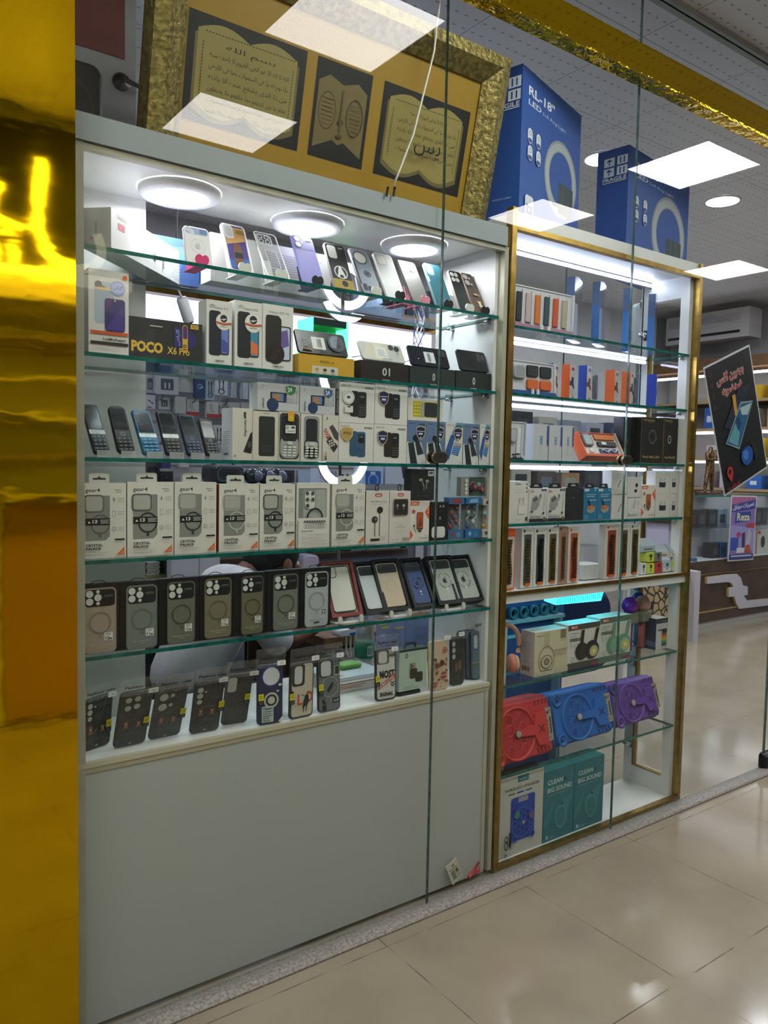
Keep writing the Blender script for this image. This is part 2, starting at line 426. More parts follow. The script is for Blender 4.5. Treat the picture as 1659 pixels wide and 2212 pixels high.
def lean(bl, br, tl, z0, Y=None, rz=None):
    """item leaning back: bottom-left, bottom-right, top-left corners -> location, rz, rx, width, height"""
    if Y is None:
        A, B = atZ(*bl, z0), atZ(*br, z0)
        r = math.atan2(B.y-A.y, B.x-A.x) if rz is None else rz
        w = (B-A).length
        if rz is not None: w = (at(*br, A.y).x-A.x)
    else:
        A, B = at(*bl, Y), at(*br, Y); A.z = z0
        r = rz or 0; w = B.x-A.x
    u = Vector((math.cos(r), math.sin(r), 0)); n = Vector((-math.sin(r), math.cos(r), 0))
    v = ray(*tl); t = (A-CAM).dot(u)/v.dot(u); T = CAM+v*t-A
    return A, r, -math.atan2(T.dot(n), T.z), w, T.length
EXPO, PANEL, DOWN, CABL, LEDS = 1.22, 10.5, 66.0, 28.0, 22.0
CYAN, LITW, RINGL = 2.6, 1.5, 2.0
# ================================================================ scene settings, camera
S.view_settings.view_transform = 'Standard'; S.view_settings.look = 'None'
S.view_settings.exposure = EXPO; S.view_settings.gamma = 1
cy = S.cycles
cy.use_denoising = True
cy.max_bounces = 10; cy.diffuse_bounces = 3; cy.glossy_bounces = 3; cy.transmission_bounces = 4; cy.transparent_max_bounces = 28
cy.sample_clamp_indirect = 4; cy.caustics_reflective = False; cy.caustics_refractive = False
cy.use_adaptive_sampling = True; cy.adaptive_threshold = .02
W = bpy.data.worlds.new('world'); S.world = W; W.use_nodes = True
W.node_tree.nodes['Background'].inputs[0].default_value = (.8, .85, 1, 1); W.node_tree.nodes['Background'].inputs[1].default_value = .25
cd = bpy.data.cameras.new('camera'); cam = bpy.data.objects.new('camera', cd); COL.objects.link(cam); S.camera = cam
cd.sensor_fit = 'HORIZONTAL'; cd.sensor_width = 36; cd.lens = 36*FPX/1659; cd.clip_start = .05
cam.matrix_world = Matrix(((RT.x, -DN.x, -FW.x, CAM.x), (RT.y, -DN.y, -FW.y, CAM.y), (RT.z, -DN.z, -FW.z, CAM.z), (0, 0, 0, 1)))
ZC = 3.28

def slab(name, x0, x1, y0, y1, z0, z1, c, label=None, **k):
    return struct(MB().box(x0, x1, y0, y1, z0, z1, c, **k).build(name), label)
slab('floor', -2.6, 10, -2.8, 4.0, -.05, 0, 'floor', 'polished beige floor tiles running from the corridor into the shop')
slab('ceiling', -2.6, 10, -2.8, 4.0, ZC, ZC+.05, 'ceiling', 'grey perforated ceiling tiles')
slab('wall_back', -2.6, 10, 3.9, 4.0, 0, ZC, 'wall', 'plain wall at the back of the shop')
slab('wall_right', 8.55, 8.65, 0, 3.9, 0, ZC, 'wall', 'wall with air conditioner and shelves at the far right')
slab('wall_left', -.9, .935, .9, .98, 0, ZC, 'wall', 'grey partition beside the picture frame')
slab('wall_end_bounce', -2.6, -2.5, -2.75, 3.9, 0, ZC, 'wall', 'added pale wall behind the gold pillar, closing the corridor to bounce light')  # added closure; the corridor runs on, this only bounces light back in
slab('wall_far_bounce', 9.9, 10, -2.75, 3.9, 0, ZC, 'wall', 'added pale wall at the far end, closing the corridor to bounce light')  # likewise added as a pale bouncer at the other open end
slab('wall_front', -2.5, 10, -2.85, -2.75, 0, ZC, 'c4c2bc', 'shop wall on the opposite side of the corridor')
# kerb: a rounded stone strip under the glass
k = MB(); prof = [(-.052, 0), (-.054, .007), (-.048, .014), (-.036, .018), (-.02, .018), (.0, .013), (.019, .009), (.019, 0)]
V = [(x, y, z) for x in (.2, 3.86) for y, z in prof]; n = len(prof)
k.add(V, [(i, (i+1) % n, n+(i+1) % n, n+i) for i in range(n)]+[tuple(range(n-1, -1, -1)), tuple(range(n, 2*n))], 'stone')
struct(k.build('trim_1'), 'rounded grey stone kerb along the foot of the shop window')
# gold pillar and header
pm = MB(); pm.box(-1.6, .484, -.05, .028, 0, ZC, 'gold')
struct(pm.build('trim_2'), 'pillar clad in mirror gold foil at the left edge')
hm = MB(); hm.box(.484, 7.2, -.062, -.005, 2.905, 3.01, 'gold', d=None, b=None); hm.box(.484, 7.2, -.064, -.005, 2.895, 2.905, 'goldcrinkle')
hm.box(.484, 7.2, -.03, -.005, 3.01, 3.02, 'cdcdc8')
struct(hm.build('trim_3'), 'gold foil beam across the top of the shop window')
struct(MB().box(.484, 8.5, -.02, .03, 3.255, ZC, '8e918c').build('trim_4'), 'grey metal channel holding the glass under the ceiling')
# panes
def pane(name, x0, x1, label):
    m = MB(); m.box(x0, x1, -.004, .004, .0115, 3.255, 'pane', l='seam', r='seam', t='seam', d='seam')
    return struct(m.build(name), label)
pane('window_1', .486, 1.5985, 'left shop window pane in front of the tall display cabinet')
pane('window_2', 1.6025, 2.5465, 'middle shop window pane across both cabinets')
pane('window_3', 2.5505, 3.705, 'right shop window pane beside the door')
pane('door_1', 3.715, 4.7, 'glass shop door at the right edge')
# door patch fitting and pane connectors
dm = MB(); dm.rbox(3.70, 3.86, .0, .085, .02, -.025, .02, '15171a:g', bev=.004)
d = bpy.data.objects['door_1']; o = dm.build('patch_fitting', d)
for i, (x, z, lb) in enumerate(((1.602, at(944, 988, 0).z, 'left oval metal clip joining two window panes in front of the blue phone boxes'), (2.549, at(1346, 994, 0).z, 'right oval metal clip joining two window panes in front of the orange watch set'))):
    c = MB(); w = .033
    c.rbox(x-w, x+w, z-.018, z+.018, .018, -.014, -.0045, '8d8578:m', bev=.002); c.rbox(x-w-.004, x+w-.004, z-.0185, z+.0175, .018, .0045, .012, 'a78a5c:m')
    tag(c.build('glass_clip'), lb, 'clip', 'oval clips on the window seams')

# ================================================================ corridor: ceiling panels, opposite shop front (seen mirrored in the gold foil)
n = 0
for X in (-.6, 1.85, 4.30, 6.75):
    for Yv in (.92, 2.14):
        t = thing('ceiling_panel_light', f'square white light panel in the corridor ceiling, {ORD[n]} of the set', 'light', (X, -Yv, ZC), group='corridor light panels')
        n += 1
        MB().box(-.275, .275, -.27, .27, -.004, -.001, 'fffcf8:e%.2f' % PANEL).build('diffuser', t)
        f = MB()
        for a, b, c, e in ((-.285, .285, -.28, -.27), (-.285, .285, .27, .28), (-.285, -.275, -.27, .27), (.275, .285, -.27, .27)): f.box(a, b, c, e, -.008, -.001, 'd8d8d8')
        f.build('frame', t)
        if X == 6.75 and Yv > 2: pass
op = thing('shop_sign', 'dark fascia sign over the shop across the corridor with glowing script letters', 'sign', (0, -2.745, 0))
MB().box(-2.4, 1.6, 0, .05, 2.5, 3.2, '1c1a17').build('fascia_board', op)
lt = MB().frame(Matrix(((-1, 0, 0, 0), (0, -1, 0, .052), (0, 0, 1, 0), (0, 0, 0, 1))))
lt.tx(arabic('موبایل'), -1.36, 2.62, .42, 'fff2c0:e3', 1.7); lt.build('letters', op)
MB().box(-2.4, 1.5, .0, .07, 2.42, 2.48, 'fff4d6:e3').build('light_strip', op)
st_ = thing('haze_blocker', 'added dark slatted screen across the corridor, cutting the haze mirrored in the window', 'shutter', (0, -2.745, 0))  # unseen, added dark so the panes mirror less of the bright opposite wall
q = MB(); q.box(1.66, 9.5, .0, .03, .0, 3.05, '2e2f31')
for i in range(28): q.box(1.66, 9.5, .03, .036, .05+.1*i, .13+.1*i, '36373a')
q.build('haze_blocker_slats', st_)
sh = thing('wall_shelf', 'cream shelving of the shop across the corridor', 'shelf', (0, -2.745, 0))
bm_ = MB()
for i in range(6): bm_.box(-1.2, 1.6, 0, .22, 1.25+i*.2, 1.27+i*.2, ('d8cda8', '8a7a58', 'e3dcc0')[i % 3])
bm_.build('shelf_board', sh)
MB().box(.80, 1.6, .0, .03, .02, 1.22, 'b08a52').build('brown_panel', sh); MB().box(-.62, .79, .0, .03, .02, 1.24, 'cfc6a6').build('cream_panel', sh)

# ================================================================ shop ceiling lights
DL = [(3.791, 1.17), (5.0, 1.137), (6.21, 1.15), (7.4, 1.15), (3.2, 2.5), (4.6, 2.45), (6.2, 2.4), (1.7, 2.45), (.3, 1.9)]
for i, (X, Y) in enumerate(DL):
    t = thing('ceiling_downlight', ('round ceiling downlight partly hidden by the second blue carton' if i == 0 else 'round ceiling downlight right of the second blue carton' if i == 1 else f'round recessed ceiling downlight further inside the shop, {ORD[i-2]} of these'), 'light', (X, Y, ZC), group='round shop ceiling downlights')
    MB().lathe([(.105, -.008), (.0, -.008)], 'f8f9ff:e%.2f' % DOWN, 24, cap=False).build('diffuser', t)
    MB().lathe([(.105, -.009), (.118, -.006), (.118, -.001), (.105, -.001)], 'e8e8ea', 24, cap=False).build('rim', t)

# ================================================================ tall display cabinet (left)
LC = thing('display_cabinet', 'tall white display cabinet full of phones and phone cases, left of the gold trimmed one', 'cabinet')
ZL = [1.965, 1.711, 1.458, 1.206, .967]
for a, b in ((.40, .523), (1.902, 1.92)): m = MB(); m.box(a, b, .03, .06, .02, 2.198, 'cream'); m.build('stile', LC)
m = MB(); m.box(.40, .415, .06, .37, .02, 2.2, 'whiteboard'); m.build('side_panel', LC)
m = MB(); m.box(.40, 1.905, .022, .045, 2.199, 2.262, '8f9799'); m.build('fascia', LC)
m = MB(); m.box(.523, 1.902, .03, .05, 2.183, 2.196, 'cream'); m.build('lip', LC)
m = MB(); m.box(.40, 1.92, .045, .37, 2.2, 2.262, 'whiteboard'); m.build('top_board', LC)
m = MB(); m.box(.415, .785, .36, .372, .70, 2.2, 'whiteboard'); m.build('back_board', LC)
m = MB(); m.box(1.888, 1.92, .06, .372, .02, 2.2, 'whiteboard', l='d3d4d6'); m.build('side_panel', LC)
def gshelf(x0, x1, y0, y1, z, par):
    q = MB(); q.box(x0, x1, y0, y1, z-.010, z, 'shelfglass', f='edge', l='edge', r='edge', b='edge'); q.build('glass_shelf', par)
for z in ZL: gshelf(.512, 1.886, .036, .34, z, LC)
for z in ZL:
    for y in (.08, .27):
        q = MB(); q.lathe([(.006, 0), (.006, .028), (.003, .03)], 'chrome', 10, Matrix.Translation((1.888, y, z-.017)) @ Matrix.Rotation(-PI/2, 4, 'Y')); q.build('shelf_pin', LC)
m = MB(); m.box(.415, 1.888, .045, .46, .684, .70, 'whiteboard'); m.build('ledge_board', LC)
m = MB(); m.box(.415, 1.888, .029, .045, .690, .703, 'b5b09a'); m.box(.415, 1.888, .031, .045, .676, .690, 'a29c84'); m.build('ledge_edge', LC)
m = MB(); m.box(.40, 1.886, .034, .05, .02, .675, 'scuffed'); m.build('lower_panel', LC)
m = MB(); m.box(1.868, 1.884, .031, .034, .03, .675, 'cream'); m.build('edge_strip', LC)
for i, (x, y) in enumerate(((.83, .215), (1.25, .235), (1.655, .215))):
    t = thing('cabinet_downlight', ('left', 'middle', 'right')[i]+'most of the three round white lights under the top of the tall cabinet', 'light', (x, y, 2.199), group='round lights in the tall cabinet')
    if i == 1: t['label'] = 'middle one of the three round white lights under the top of the tall cabinet'
    MB().lathe([(.112, 0), (.112, -.006), (.108, -.016), (.098, -.021), (.082, -.0215), (.078, -.0195)], 'dfe1e6', 32, cap=False).build('rim', t)
    MB().lathe([(.0785, -.0200), (0, -.0200)], 'fbfaff:e%.2f' % CABL, 32, cap=False).build('diffuser', t)

# ================================================================ gold-trimmed display cabinet (right)
RC = thing('display_cabinet', 'gold trimmed display cabinet with led strips holding watches, earbuds and speakers', 'cabinet')
ZR = [1.945, 1.713, 1.48, 1.254]
m = MB(); m.box(1.924, 1.946, .02, .05, 0.004, 2.335, 'goldtrim'); m.box(1.946, 3.034, .02, .045, 2.262, 2.279, 'goldtrim'); m.box(1.946, 3.034, .02, .045, .002, .024, 'goldtrim')
m.box(3.034, 3.054, .02, .05, .004, 2.325, 'goldtrim'); m.build('gold_trim', RC)
m = MB(); m.box(1.946, 3.034, .03, .29, 2.279, 2.325, 'whiteboard'); m.build('top_board', RC)
m = MB(); m.box(1.924, 1.936, .05, .29, .0, 2.279, 'whiteboard'); m.build('side_panel', RC)
m = MB()
for a, b in ((.05, .092), (.245, .29)): m.box(3.01, 3.05, a, b, .018, 2.279, 'whiteboard')
for a, b in ((2.19, 2.279), (.018, .10), (.94, 1.02)): m.box(3.01, 3.05, .092, .245, a, b, 'whiteboard')
m.build('side_frame', RC)
m = MB()
for a, b in ((.10, .94), (1.02, 2.19)):
    m.box(3.008, 3.03, .236, .245, a, b, 'goldtrim'); m.box(3.008, 3.03, .092, .236, a, a+.006, 'goldtrim')
m.build('opening_trim', RC)
m = MB(); m.box(3.036, 3.042, .092, .245, .10, 2.19, 'pane'); m.build('side_glass', RC)
xs = at(1222, 640, .28).x
m = MB(); m.box(1.94, xs, .278, .284, .97, 2.279, 'pane', r='seam', l='seam'); m.box(xs+.002, 3.01, .278, .284, .97, 2.279, 'pane', r='seam', l='seam'); m.build('back_glass', RC)
m = MB(); m.box(1.936, 3.034, .03, .29, .0, .018, 'whiteboard'); m.build('base_board', RC)
m = MB(); m.box(1.936, 3.034, .03, .29, .972, 1.0125, 'whiteboard'); m.build('middle_board', RC)
m = MB(); m.box(1.946, 3.034, .022, .032, 1.003, 1.0145, 'goldtrim'); m.build('middle_trim', RC)
for z in ZR+[.674, .346]: gshelf(1.938, 3.008, .038, .262, z, RC)
for z in (ZR[0], ZR[1], ZR[2], ZR[3], .674, .346):
    for y in (.07, .255):
        q = MB(); q.lathe([(.006, 0), (.006, .024), (.003, .026)], 'chrome', 10, Matrix.Translation((3.01, y, z-.017)) @ Matrix.Rotation(-PI/2, 4, 'Y')); q.build('shelf_pin', RC)
for z in (.20, .58, .93, 2.05, 1.15):
    q = MB(); q.lathe([(.009, 0), (.011, .012), (.011, .03), (.006, .034)], 'chrome', 12, Matrix.Translation((2.985, .266, z)) @ Matrix.Rotation(PI/2, 4, 'X') @ Matrix.Translation((0, 0, -.01)))
    q.box(2.985, 3.012, .25, .262, z-.006, z+.006, 'chrome'); q.box(3.004, 3.011, .243, .27, z-.022, z+.022, 'chrome'); q.build('hinge', RC)
# led strips
for i, (a, b) in enumerate((((1109, 548), (1421, 617)), ((1103, 741), (1395, 782)), ((1098, 877), (1395, 898)), ((1093, 1011.5), (1395, 1012)))):
    Y = .235; p, q = at(*a, Y), at(*b, Y); z = (p.z+q.z)/2
    t = thing('led_strip', ('led strip under the top of the gold trimmed cabinet', 'led strip above the blue and orange watch boxes', 'led strip above the black watch boxes', 'led strip above the earbud boxes')[i], 'light', (1.945, Y, z), group='led strips in the gold trimmed cabinet')
    L_ = q.x-1.945
    MB().box(0, L_, .001, .014, -.008, .008, 'b9bcc4').build('channel', t)
    e = MB(); nn = 58
    for j in range(nn):
        x = L_*(j+.15)/nn; e.box(x, x+L_/nn*.72, -.003, .001, -.0045, .0045, 'd6deff:e%.1f' % LEDS)
    e.build('led_row', t)
# what the tall cabinet's neighbours rest on: cable hanging over the frame
cb = MB(); cb.tube([at(*p, .012) for p in ((955, -30), (943, 60), (938, 110), (918, 190), (893, 290), (866, 360), (852, 395), (853, 412))], .0032, 'd8d5cc', 6)
cbo = tag(cb.build('power_cable'), 'thin white cable hanging down in front of the picture frame', 'cable')
q = MB()
for x in (838, 853): q.tube([at(x, 404, .012), at(x-3, 424, .012)], .0035, '141414', 6)
q.build('plug_tip', cbo)
# ================================================================ helpers for the goods
def solo(mb, name, label, cat, loc, rz=0, rx=0, group=None):
    return tag(mb.build(name, None, loc, (rx, 0, rz)), label, cat, group)
def loc_xz(root, px, py):
    """photograph pixel -> (x, z) on the front plane (local y = 0) of a placed thing"""
    Mx = Matrix.Translation(root.location) @ root.rotation_euler.to_matrix().to_4x4()
    I = Mx.inverted(); o = I @ CAM; v = I.to_3x3() @ ray(px, py); t = -o.y/v.y; p = o+v*t
    return p.x, p.z
def apple(m, x, z, s, c):
    P = []
    for i in range(28):
        a = 2*PI*i/28+PI/2; r = .5*(1-.16*math.exp(-((a-PI/2+PI) % (2*PI)-PI)**2*9)-.10*math.exp(-((a-1.5*PI+PI) % (2*PI)-PI)**2*14))
        dx, dz = r*math.cos(a), r*math.sin(a)
        if dx > .34 and abs(dz-.08) < .2: dx = .34-.1*(1-abs(dz-.08)/.2)
        P.append((x+dx*s*.95, z+dz*s))
    m.pp(P, c); m.pp([(x+.02*s, z+.52*s), (x+.2*s, z+.6*s), (x+.22*s, z+.78*s), (x+.05*s, z+.7*s)], c)
def teddy(m, x, z, s, c, ears=0):
    """plain printed toy animal: round head, ears, body"""
    for k in (-1, 1):
        if ears: m.pc(x+k*.16*s, z+.78*s, .09*s, c, .26*s, 10)
        else: m.pc(x+k*.26*s, z+.66*s, .13*s, c, n=10)
    m.pc(x, z+.45*s, .33*s, c, .28*s, 14); m.pc(x, z, .3*s, c, .32*s, 14); m.pc(x, z+.38*s, .12*s, 'e0c9a8', .08*s, 10)
    for k in (-1, 1): m.pc(x+k*.28*s, z-.28*s, .13*s, c, n=10)
def heart_stand(x, Y, z0, c, label, group='heart shaped phone stands on the top shelf'):
    t = thing('phone_stand', label, 'stand', (x, Y-.016, z0+.0008), group=group)
    b = MB(); b.box(-.016, .016, .002, .09, 0, .003, c); b.build('base', t)
    b = MB(); b.add([(-.014, .07, .003), (.014, .07, .003), (.014, .098, .075), (-.014, .098, .075), (-.014, .074, .003), (.014, .074, .003), (.014, .102, .075), (-.014, .102, .075)],
                    [(0, 1, 2, 3), (7, 6, 5, 4), (0, 3, 7, 4), (1, 5, 6, 2), (3, 2, 6, 7)], c); b.build('back_rest', t)
    b = MB()
    for k in (-1, 1):
        P = [(k*.0085+.0105*math.cos(a), .019+.0125*math.sin(a)) for a in [2*PI*i/16 for i in range(16)]]
        b.prism(P, -.001+(.0004*k), .004+(.0004*k), c)
    b.prism([(-.016, .0), (.016, 0), (.013, .018), (-.013, .018)], -.0005, .0045, c)
    b.build('heart_hook', t)
    return t
def case_shell(t, w, h, c, side=None, d=.0105, r=.012, name='shell', draw=None):
    m = MB(); m.rbox(0, w, 0, h, r, 0, d, c, side, bev=.0022)
    if draw: draw(m, w, h)
    return m.build(name, t)
def leancase(bl, br, tl, z0, Y, label, group, c, side=None, draw=None, d=.0105, rz=None, name='phone_case', cat='phone case', w=None):
    A, r, rx, w_, h = lean(bl, br, tl, z0, Y, rz)
    if w: w_ = w
    A.z += d*math.sin(max(0, -rx))
    if A.x < 1.9: A.x = min(A.x, 1.883-w_)
    t = thing(name, label, cat, A, r, rx, group)
    case_shell(t, w_, h, c, side, d, draw=draw)
    return t, w_, h

# ---------------------------------------------------------------- on top of the left cabinet
ZT = 2.262
R0 = Vector((1.916, .15, 2.32)); T0 = atX(1100, 158, 1.916); frx = -math.atan2(T0.y-R0.y, T0.z-R0.z)
fx0 = at(302, 268, .15).x; FWd = 1.916-fx0
fy = .15+(2.32-ZT)*math.tan(-frx)*-1
FR = thing('picture_frame', 'wide gilt picture frame with three calligraphy panels leaning forward on the tall cabinet', 'picture frame', (fx0, fy, ZT), 0, frx)
FH = .575
m = MB(); bw = .105
for (a, b, c_, e) in ((0, FWd, 0, .035), (0, FWd, FH-bw, FH)): pass
outer = [(0, 0), (FWd, 0), (FWd, FH), (0, FH)]
zi0 = .03
def rail(P, nrm):
    m.add(P, [(0, 1, 2, 3)], 'goldframe')
lays = [(0, 0.02), (.012, -.018), (.05, -.03), (.085, -.008), (.105, .006)]
for (o1, y1), (o2, y2) in zip(lays[:-1], lays[1:]):
    A = [(o1, y1, o1*.45), (FWd-o1, y1, o1*.45), (FWd-o1, y1, FH-o1), (o1, y1, FH-o1)]
    B = [(o2, y2, o2*.45), (FWd-o2, y2, o2*.45), (FWd-o2, y2, FH-o2), (o2, y2, FH-o2)]
    m.add(A+B, [(0, 1, 5, 4), (1, 2, 6, 5), (2, 3, 7, 6), (3, 0, 4, 7)], 'goldframe')
m.box(0, FWd, .02, .03, 0, FH, '5a4528', f=None); m.build('gilt_moulding', FR)
m = MB(); m.box(.10, FWd-.10, .0125, .02, .046, FH-.10, '97761c'); m.build('mat_board', FR)
pan = [((408, 32), (672, 119), (640, 345), (398, 250)), ((672, 122), (812, 168), (783, 372), (668, 330)), ((840, 166), (1031, 228), (988, 416), (808, 364))]
q1 = [loc_xz(FR, *p) for p in pan[0]]; q3 = [loc_xz(FR, *p) for p in pan[2]]
zb = (q1[2][1]+q3[2][1]+q3[3][1])/3; zt = (q1[0][1]+q1[1][1]+q3[0][1]+q3[1][1])/4
spans = [(q1[3][0]*.5+q1[0][0]*.5, q1[1][0]*.5+q1[2][0]*.5), None, (q3[0][0]*.5+q3[3][0]*.5, q3[1][0]*.5+q3[2][0]*.5)]
q2 = [loc_xz(FR, *p) for p in pan[1]]; spans[1] = (spans[0][1]+.035, (q2[1][0]+q2[2][0])/2)
def bookpage(m, x0, x1, z0, z1, c, dark, lines_, big=None):
    xm = (x0+x1)/2; w = x1-x0; h = z1-z0
    top = [(x0+w*i/16, z1-h*.10+h*.09*abs(math.sin(2*PI*i/16))*(1 if i not in (0, 16, 8) else 0)) for i in range(17)]
    bot = [(x0+w*i/16, z0+h*.14*(1-abs(math.sin(2*PI*i/16))*.8)) for i in range(16, -1, -1)]
    m.pp([(a+(a-xm)*.05, b-.012) for a, b in top+bot], '665c36'); m.pp(top+bot, c)
    m.ring(xm, (z0+z1)/2, .0, .001, dark)
    for s_ in (-1, 1):
        for i in range(18): m.pr(xm+s_*(w*.45)-.0012, xm+s_*(w*.45)+.0012, z0+h*(.2+.033*i), z0+h*(.2+.033*i+.02), dark)
    for i in range(30): m.pr(x0+w*(.06+.03*i), x0+w*(.06+.03*i+.018), z1-h*.125, z1-h*.115, dark)
    z = z1-h*.25
    for i, s_ in enumerate(lines_): m.tx(arabic(s_), xm, z-i*h*.115, h*.05, dark, w*(.5 if i == 0 else .8), 'c')
    if big: m.tx(arabic(big), xm+w*.03, z0+h*.36, h*.2, dark, w*.36, 'c')
V1 = ['بسم الله', 'الله لا اله الا هو الحی القیوم لا تاخذه سنه', 'ولا نوم له ما فی السموات وما فی الارض', 'من ذا الذی یشفع عنده الا باذنه', 'یعلم ما بین ایدیهم وما خلفهم ولا یحیطون', 'بشیء من علمه وسع کرسیه السموات', 'والارض ولا یوده حفظهما']
for i, (a, b) in enumerate(spans):
    m = MB().frame(Matrix.Translation((0, .0123, 0)))
    m.pr(a, b, zb, zt, '151413'); h = zt-zb; w = b-a
    if i == 1:
        xm = (a+b)/2
        m.pp([(a+.012, zb+.1*h), (xm-.02, zb+.22*h), (xm, zb+.18*h), (xm+.02, zb+.22*h), (b-.012, zb+.1*h), (b-.012, zb+.78*h), (xm+.05, zb+.86*h), (xm, zb+.8*h), (xm-.05, zb+.86*h), (a+.012, zb+.78*h)], '6d5f38')
        for k in (-1, 1):
            m.ring(xm+k*w*.25, zb+.5*h, w*.145, w*.155, '3a3120', 1.75, 20)
            for j in range(7): m.pr(xm+k*w*.25-w*.10, xm+k*w*.25+w*.10, zb+h*(.36+.043*j), zb+h*(.367+.043*j), '4a3f28')
        m.pc(xm, zb+.42*h, w*.05, '4a3f28', h*.03); m.pr(xm-.002, xm+.002, zb+.27*h, zb+.75*h, '5a4d30'); m.pc(xm, zb+.27*h, w*.06, '4a3f28', h*.02)
    else:
        bookpage(m, a+w*.08, b-w*.08, zb+.06*h, zt-.05*h, '8f8148', '16120a', V1 if i == 0 else V1[1:6], None if i == 0 else 'یس')
    m.build('calligraphy_panel', FR)

# black portable speaker and two blue cartons on top
a = at(222, 200, .28).x
t = thing('portable_speaker', 'black boxy speaker with carry handle at the far left on top of the tall cabinet', 'speaker', (a-.30, .28, ZT))
hh = at(200, 137, .28).z-ZT
m = MB(); m.rbox(0, .30, 0, hh, .03, 0, .13, '24262a', bev=.008); m.ring(.2, hh*.5, .07, .08, '3a2b2d'); m.pc(.2, hh*.5, .068, '17181b'); m.build('body', t)
m = MB(); m.tube([(.08, .06, hh-.005), (.09, .06, hh+.03), (.2, .06, hh+.03), (.21, .06, hh-.005)], .009, '1b1c1f'); m.build('handle', t)
t = solo(MB().box(0, .34, -.006, 0, 0, .75, '8d4a4a'), 'wall_poster', 'faded red poster hanging on the grey partition at upper left', 'poster', (.945-.39, .9, 2.84))
t = thing('door_handle', 'small dark door lever on the grey partition under the red poster', 'handle', (at(262, 178, .9).x, .9, at(262, 178, .9).z))
m = MB(); m.lathe([(.03, 0), (.03, .008), (.012, .012), (.012, .03)], '5a5558:m', 16, Matrix.Rotation(PI/2, 4, 'X')); m.build('rose', t)
m = MB(); m.tube([(0, -.03, 0), (.05, -.035, -.012), (.075, -.03, -.014)], .008, '4a474a:m'); m.build('lever', t)
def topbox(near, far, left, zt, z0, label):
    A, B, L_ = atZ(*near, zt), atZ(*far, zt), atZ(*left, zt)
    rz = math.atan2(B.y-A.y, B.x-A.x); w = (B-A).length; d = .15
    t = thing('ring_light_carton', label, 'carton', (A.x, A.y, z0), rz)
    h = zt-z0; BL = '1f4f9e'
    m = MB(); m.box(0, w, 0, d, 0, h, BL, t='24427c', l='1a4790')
    m.tx('RL-18"', w*.10, h*.84, h*.058, 'e8ecf2', w*.42, bold=.02); m.tx('LED', w*.10, h*.775, h*.036, 'e8ecf2', w*.2, bold=.015); m.tx('Soft Ring Light', w*.32, h*.775, h*.022, 'c8d2e4', w*.4)
    m.ring(w*.66, h*.42, w*.2, w*.285, '8d949c', 1, 40); m.ring(w*.66, h*.42, w*.21, w*.265, 'aab0b6', 1, 40); m.pc(w*.66, h*.42, w*.198, BL, n=40)
    m.pr(w*.62, w*.88, h*.18, h*.40, '2f3e46'); m.pr(w*.70, w*.707, h*.18, h*.40, '57676e'); m.pr(w*.79, w*.797, h*.18, h*.40, '57676e'); m.pr(w*.52, w*.64, h*.21, h*.235, '1f2a30')
    for i in range(4):
        x, z = w*(.13+.13*(i % 2)), h*(.57-.115*(i//2)); m.prr(x-.018, x+.018, z-.026, z+.026, .017, 'd6dbe2'); m.prr(x-.014, x+.014, z-.022, z-.008, .006, '274a86'); m.ring(x, z+.009, .006, .008, '4a5f86')
    m.prr(w*.07, w*.20, h*.02, h*.17, .015, 'd6dbe2'); m.prr(w*.09, w*.18, h*.045, h*.11, .004, '1d3f7c'); m.pc(w*.135, h*.075, .008, 'd6dbe2'); m.pr(w*.11, w*.16, h*.10, h*.112, 'd6dbe2')
    m.left(d)
    for i in range(4):
        x, z = d*(.22+.42*(i % 2)), h*(.86-.085*(i//2)); m.pr(x, x+d*.33, z, z+h*.07, 'cfd6e0')
        if i % 2: m.pr(x+d*.08, x+d*.12, z+h*.01, z+h*.06, '1a4790'); m.pr(x+d*.2, x+d*.24, z+h*.01, z+h*.06, '1a4790')
        else: m.pp([(x+d*.06, z+h*.04), (x+d*.27, z+h*.04), (x+d*.165, z+h*.062)], '1a4790'); m.pr(x+d*.15, x+d*.18, z+h*.01, z+h*.04, '1a4790')
    m.tx('FRAGILE', d*.2, h*.735, h*.03, 'cfd6e0', d*.75, bold=.02); m.pr(d*.2, d*.95, h*.722, h*.728, 'cfd6e0'); m.tx('MADE IN CHINA', d*.3, h*.13, h*.014, '9fb2d2', d*.5)
    m.build('carton_body', t)
    return t
zt1 = at(1130, 137, .07).z
topbox((1130, 137), (1256, 250), (1083, 141), zt1, 2.327, 'nearer blue ring light carton on the gold trimmed cabinet, beside the gilt frame')
topbox((1360, 312), (1490, 395), (1322, 330), zt1, 2.327, 'farther blue ring light carton on the gold trimmed cabinet, beside the ceiling downlight')

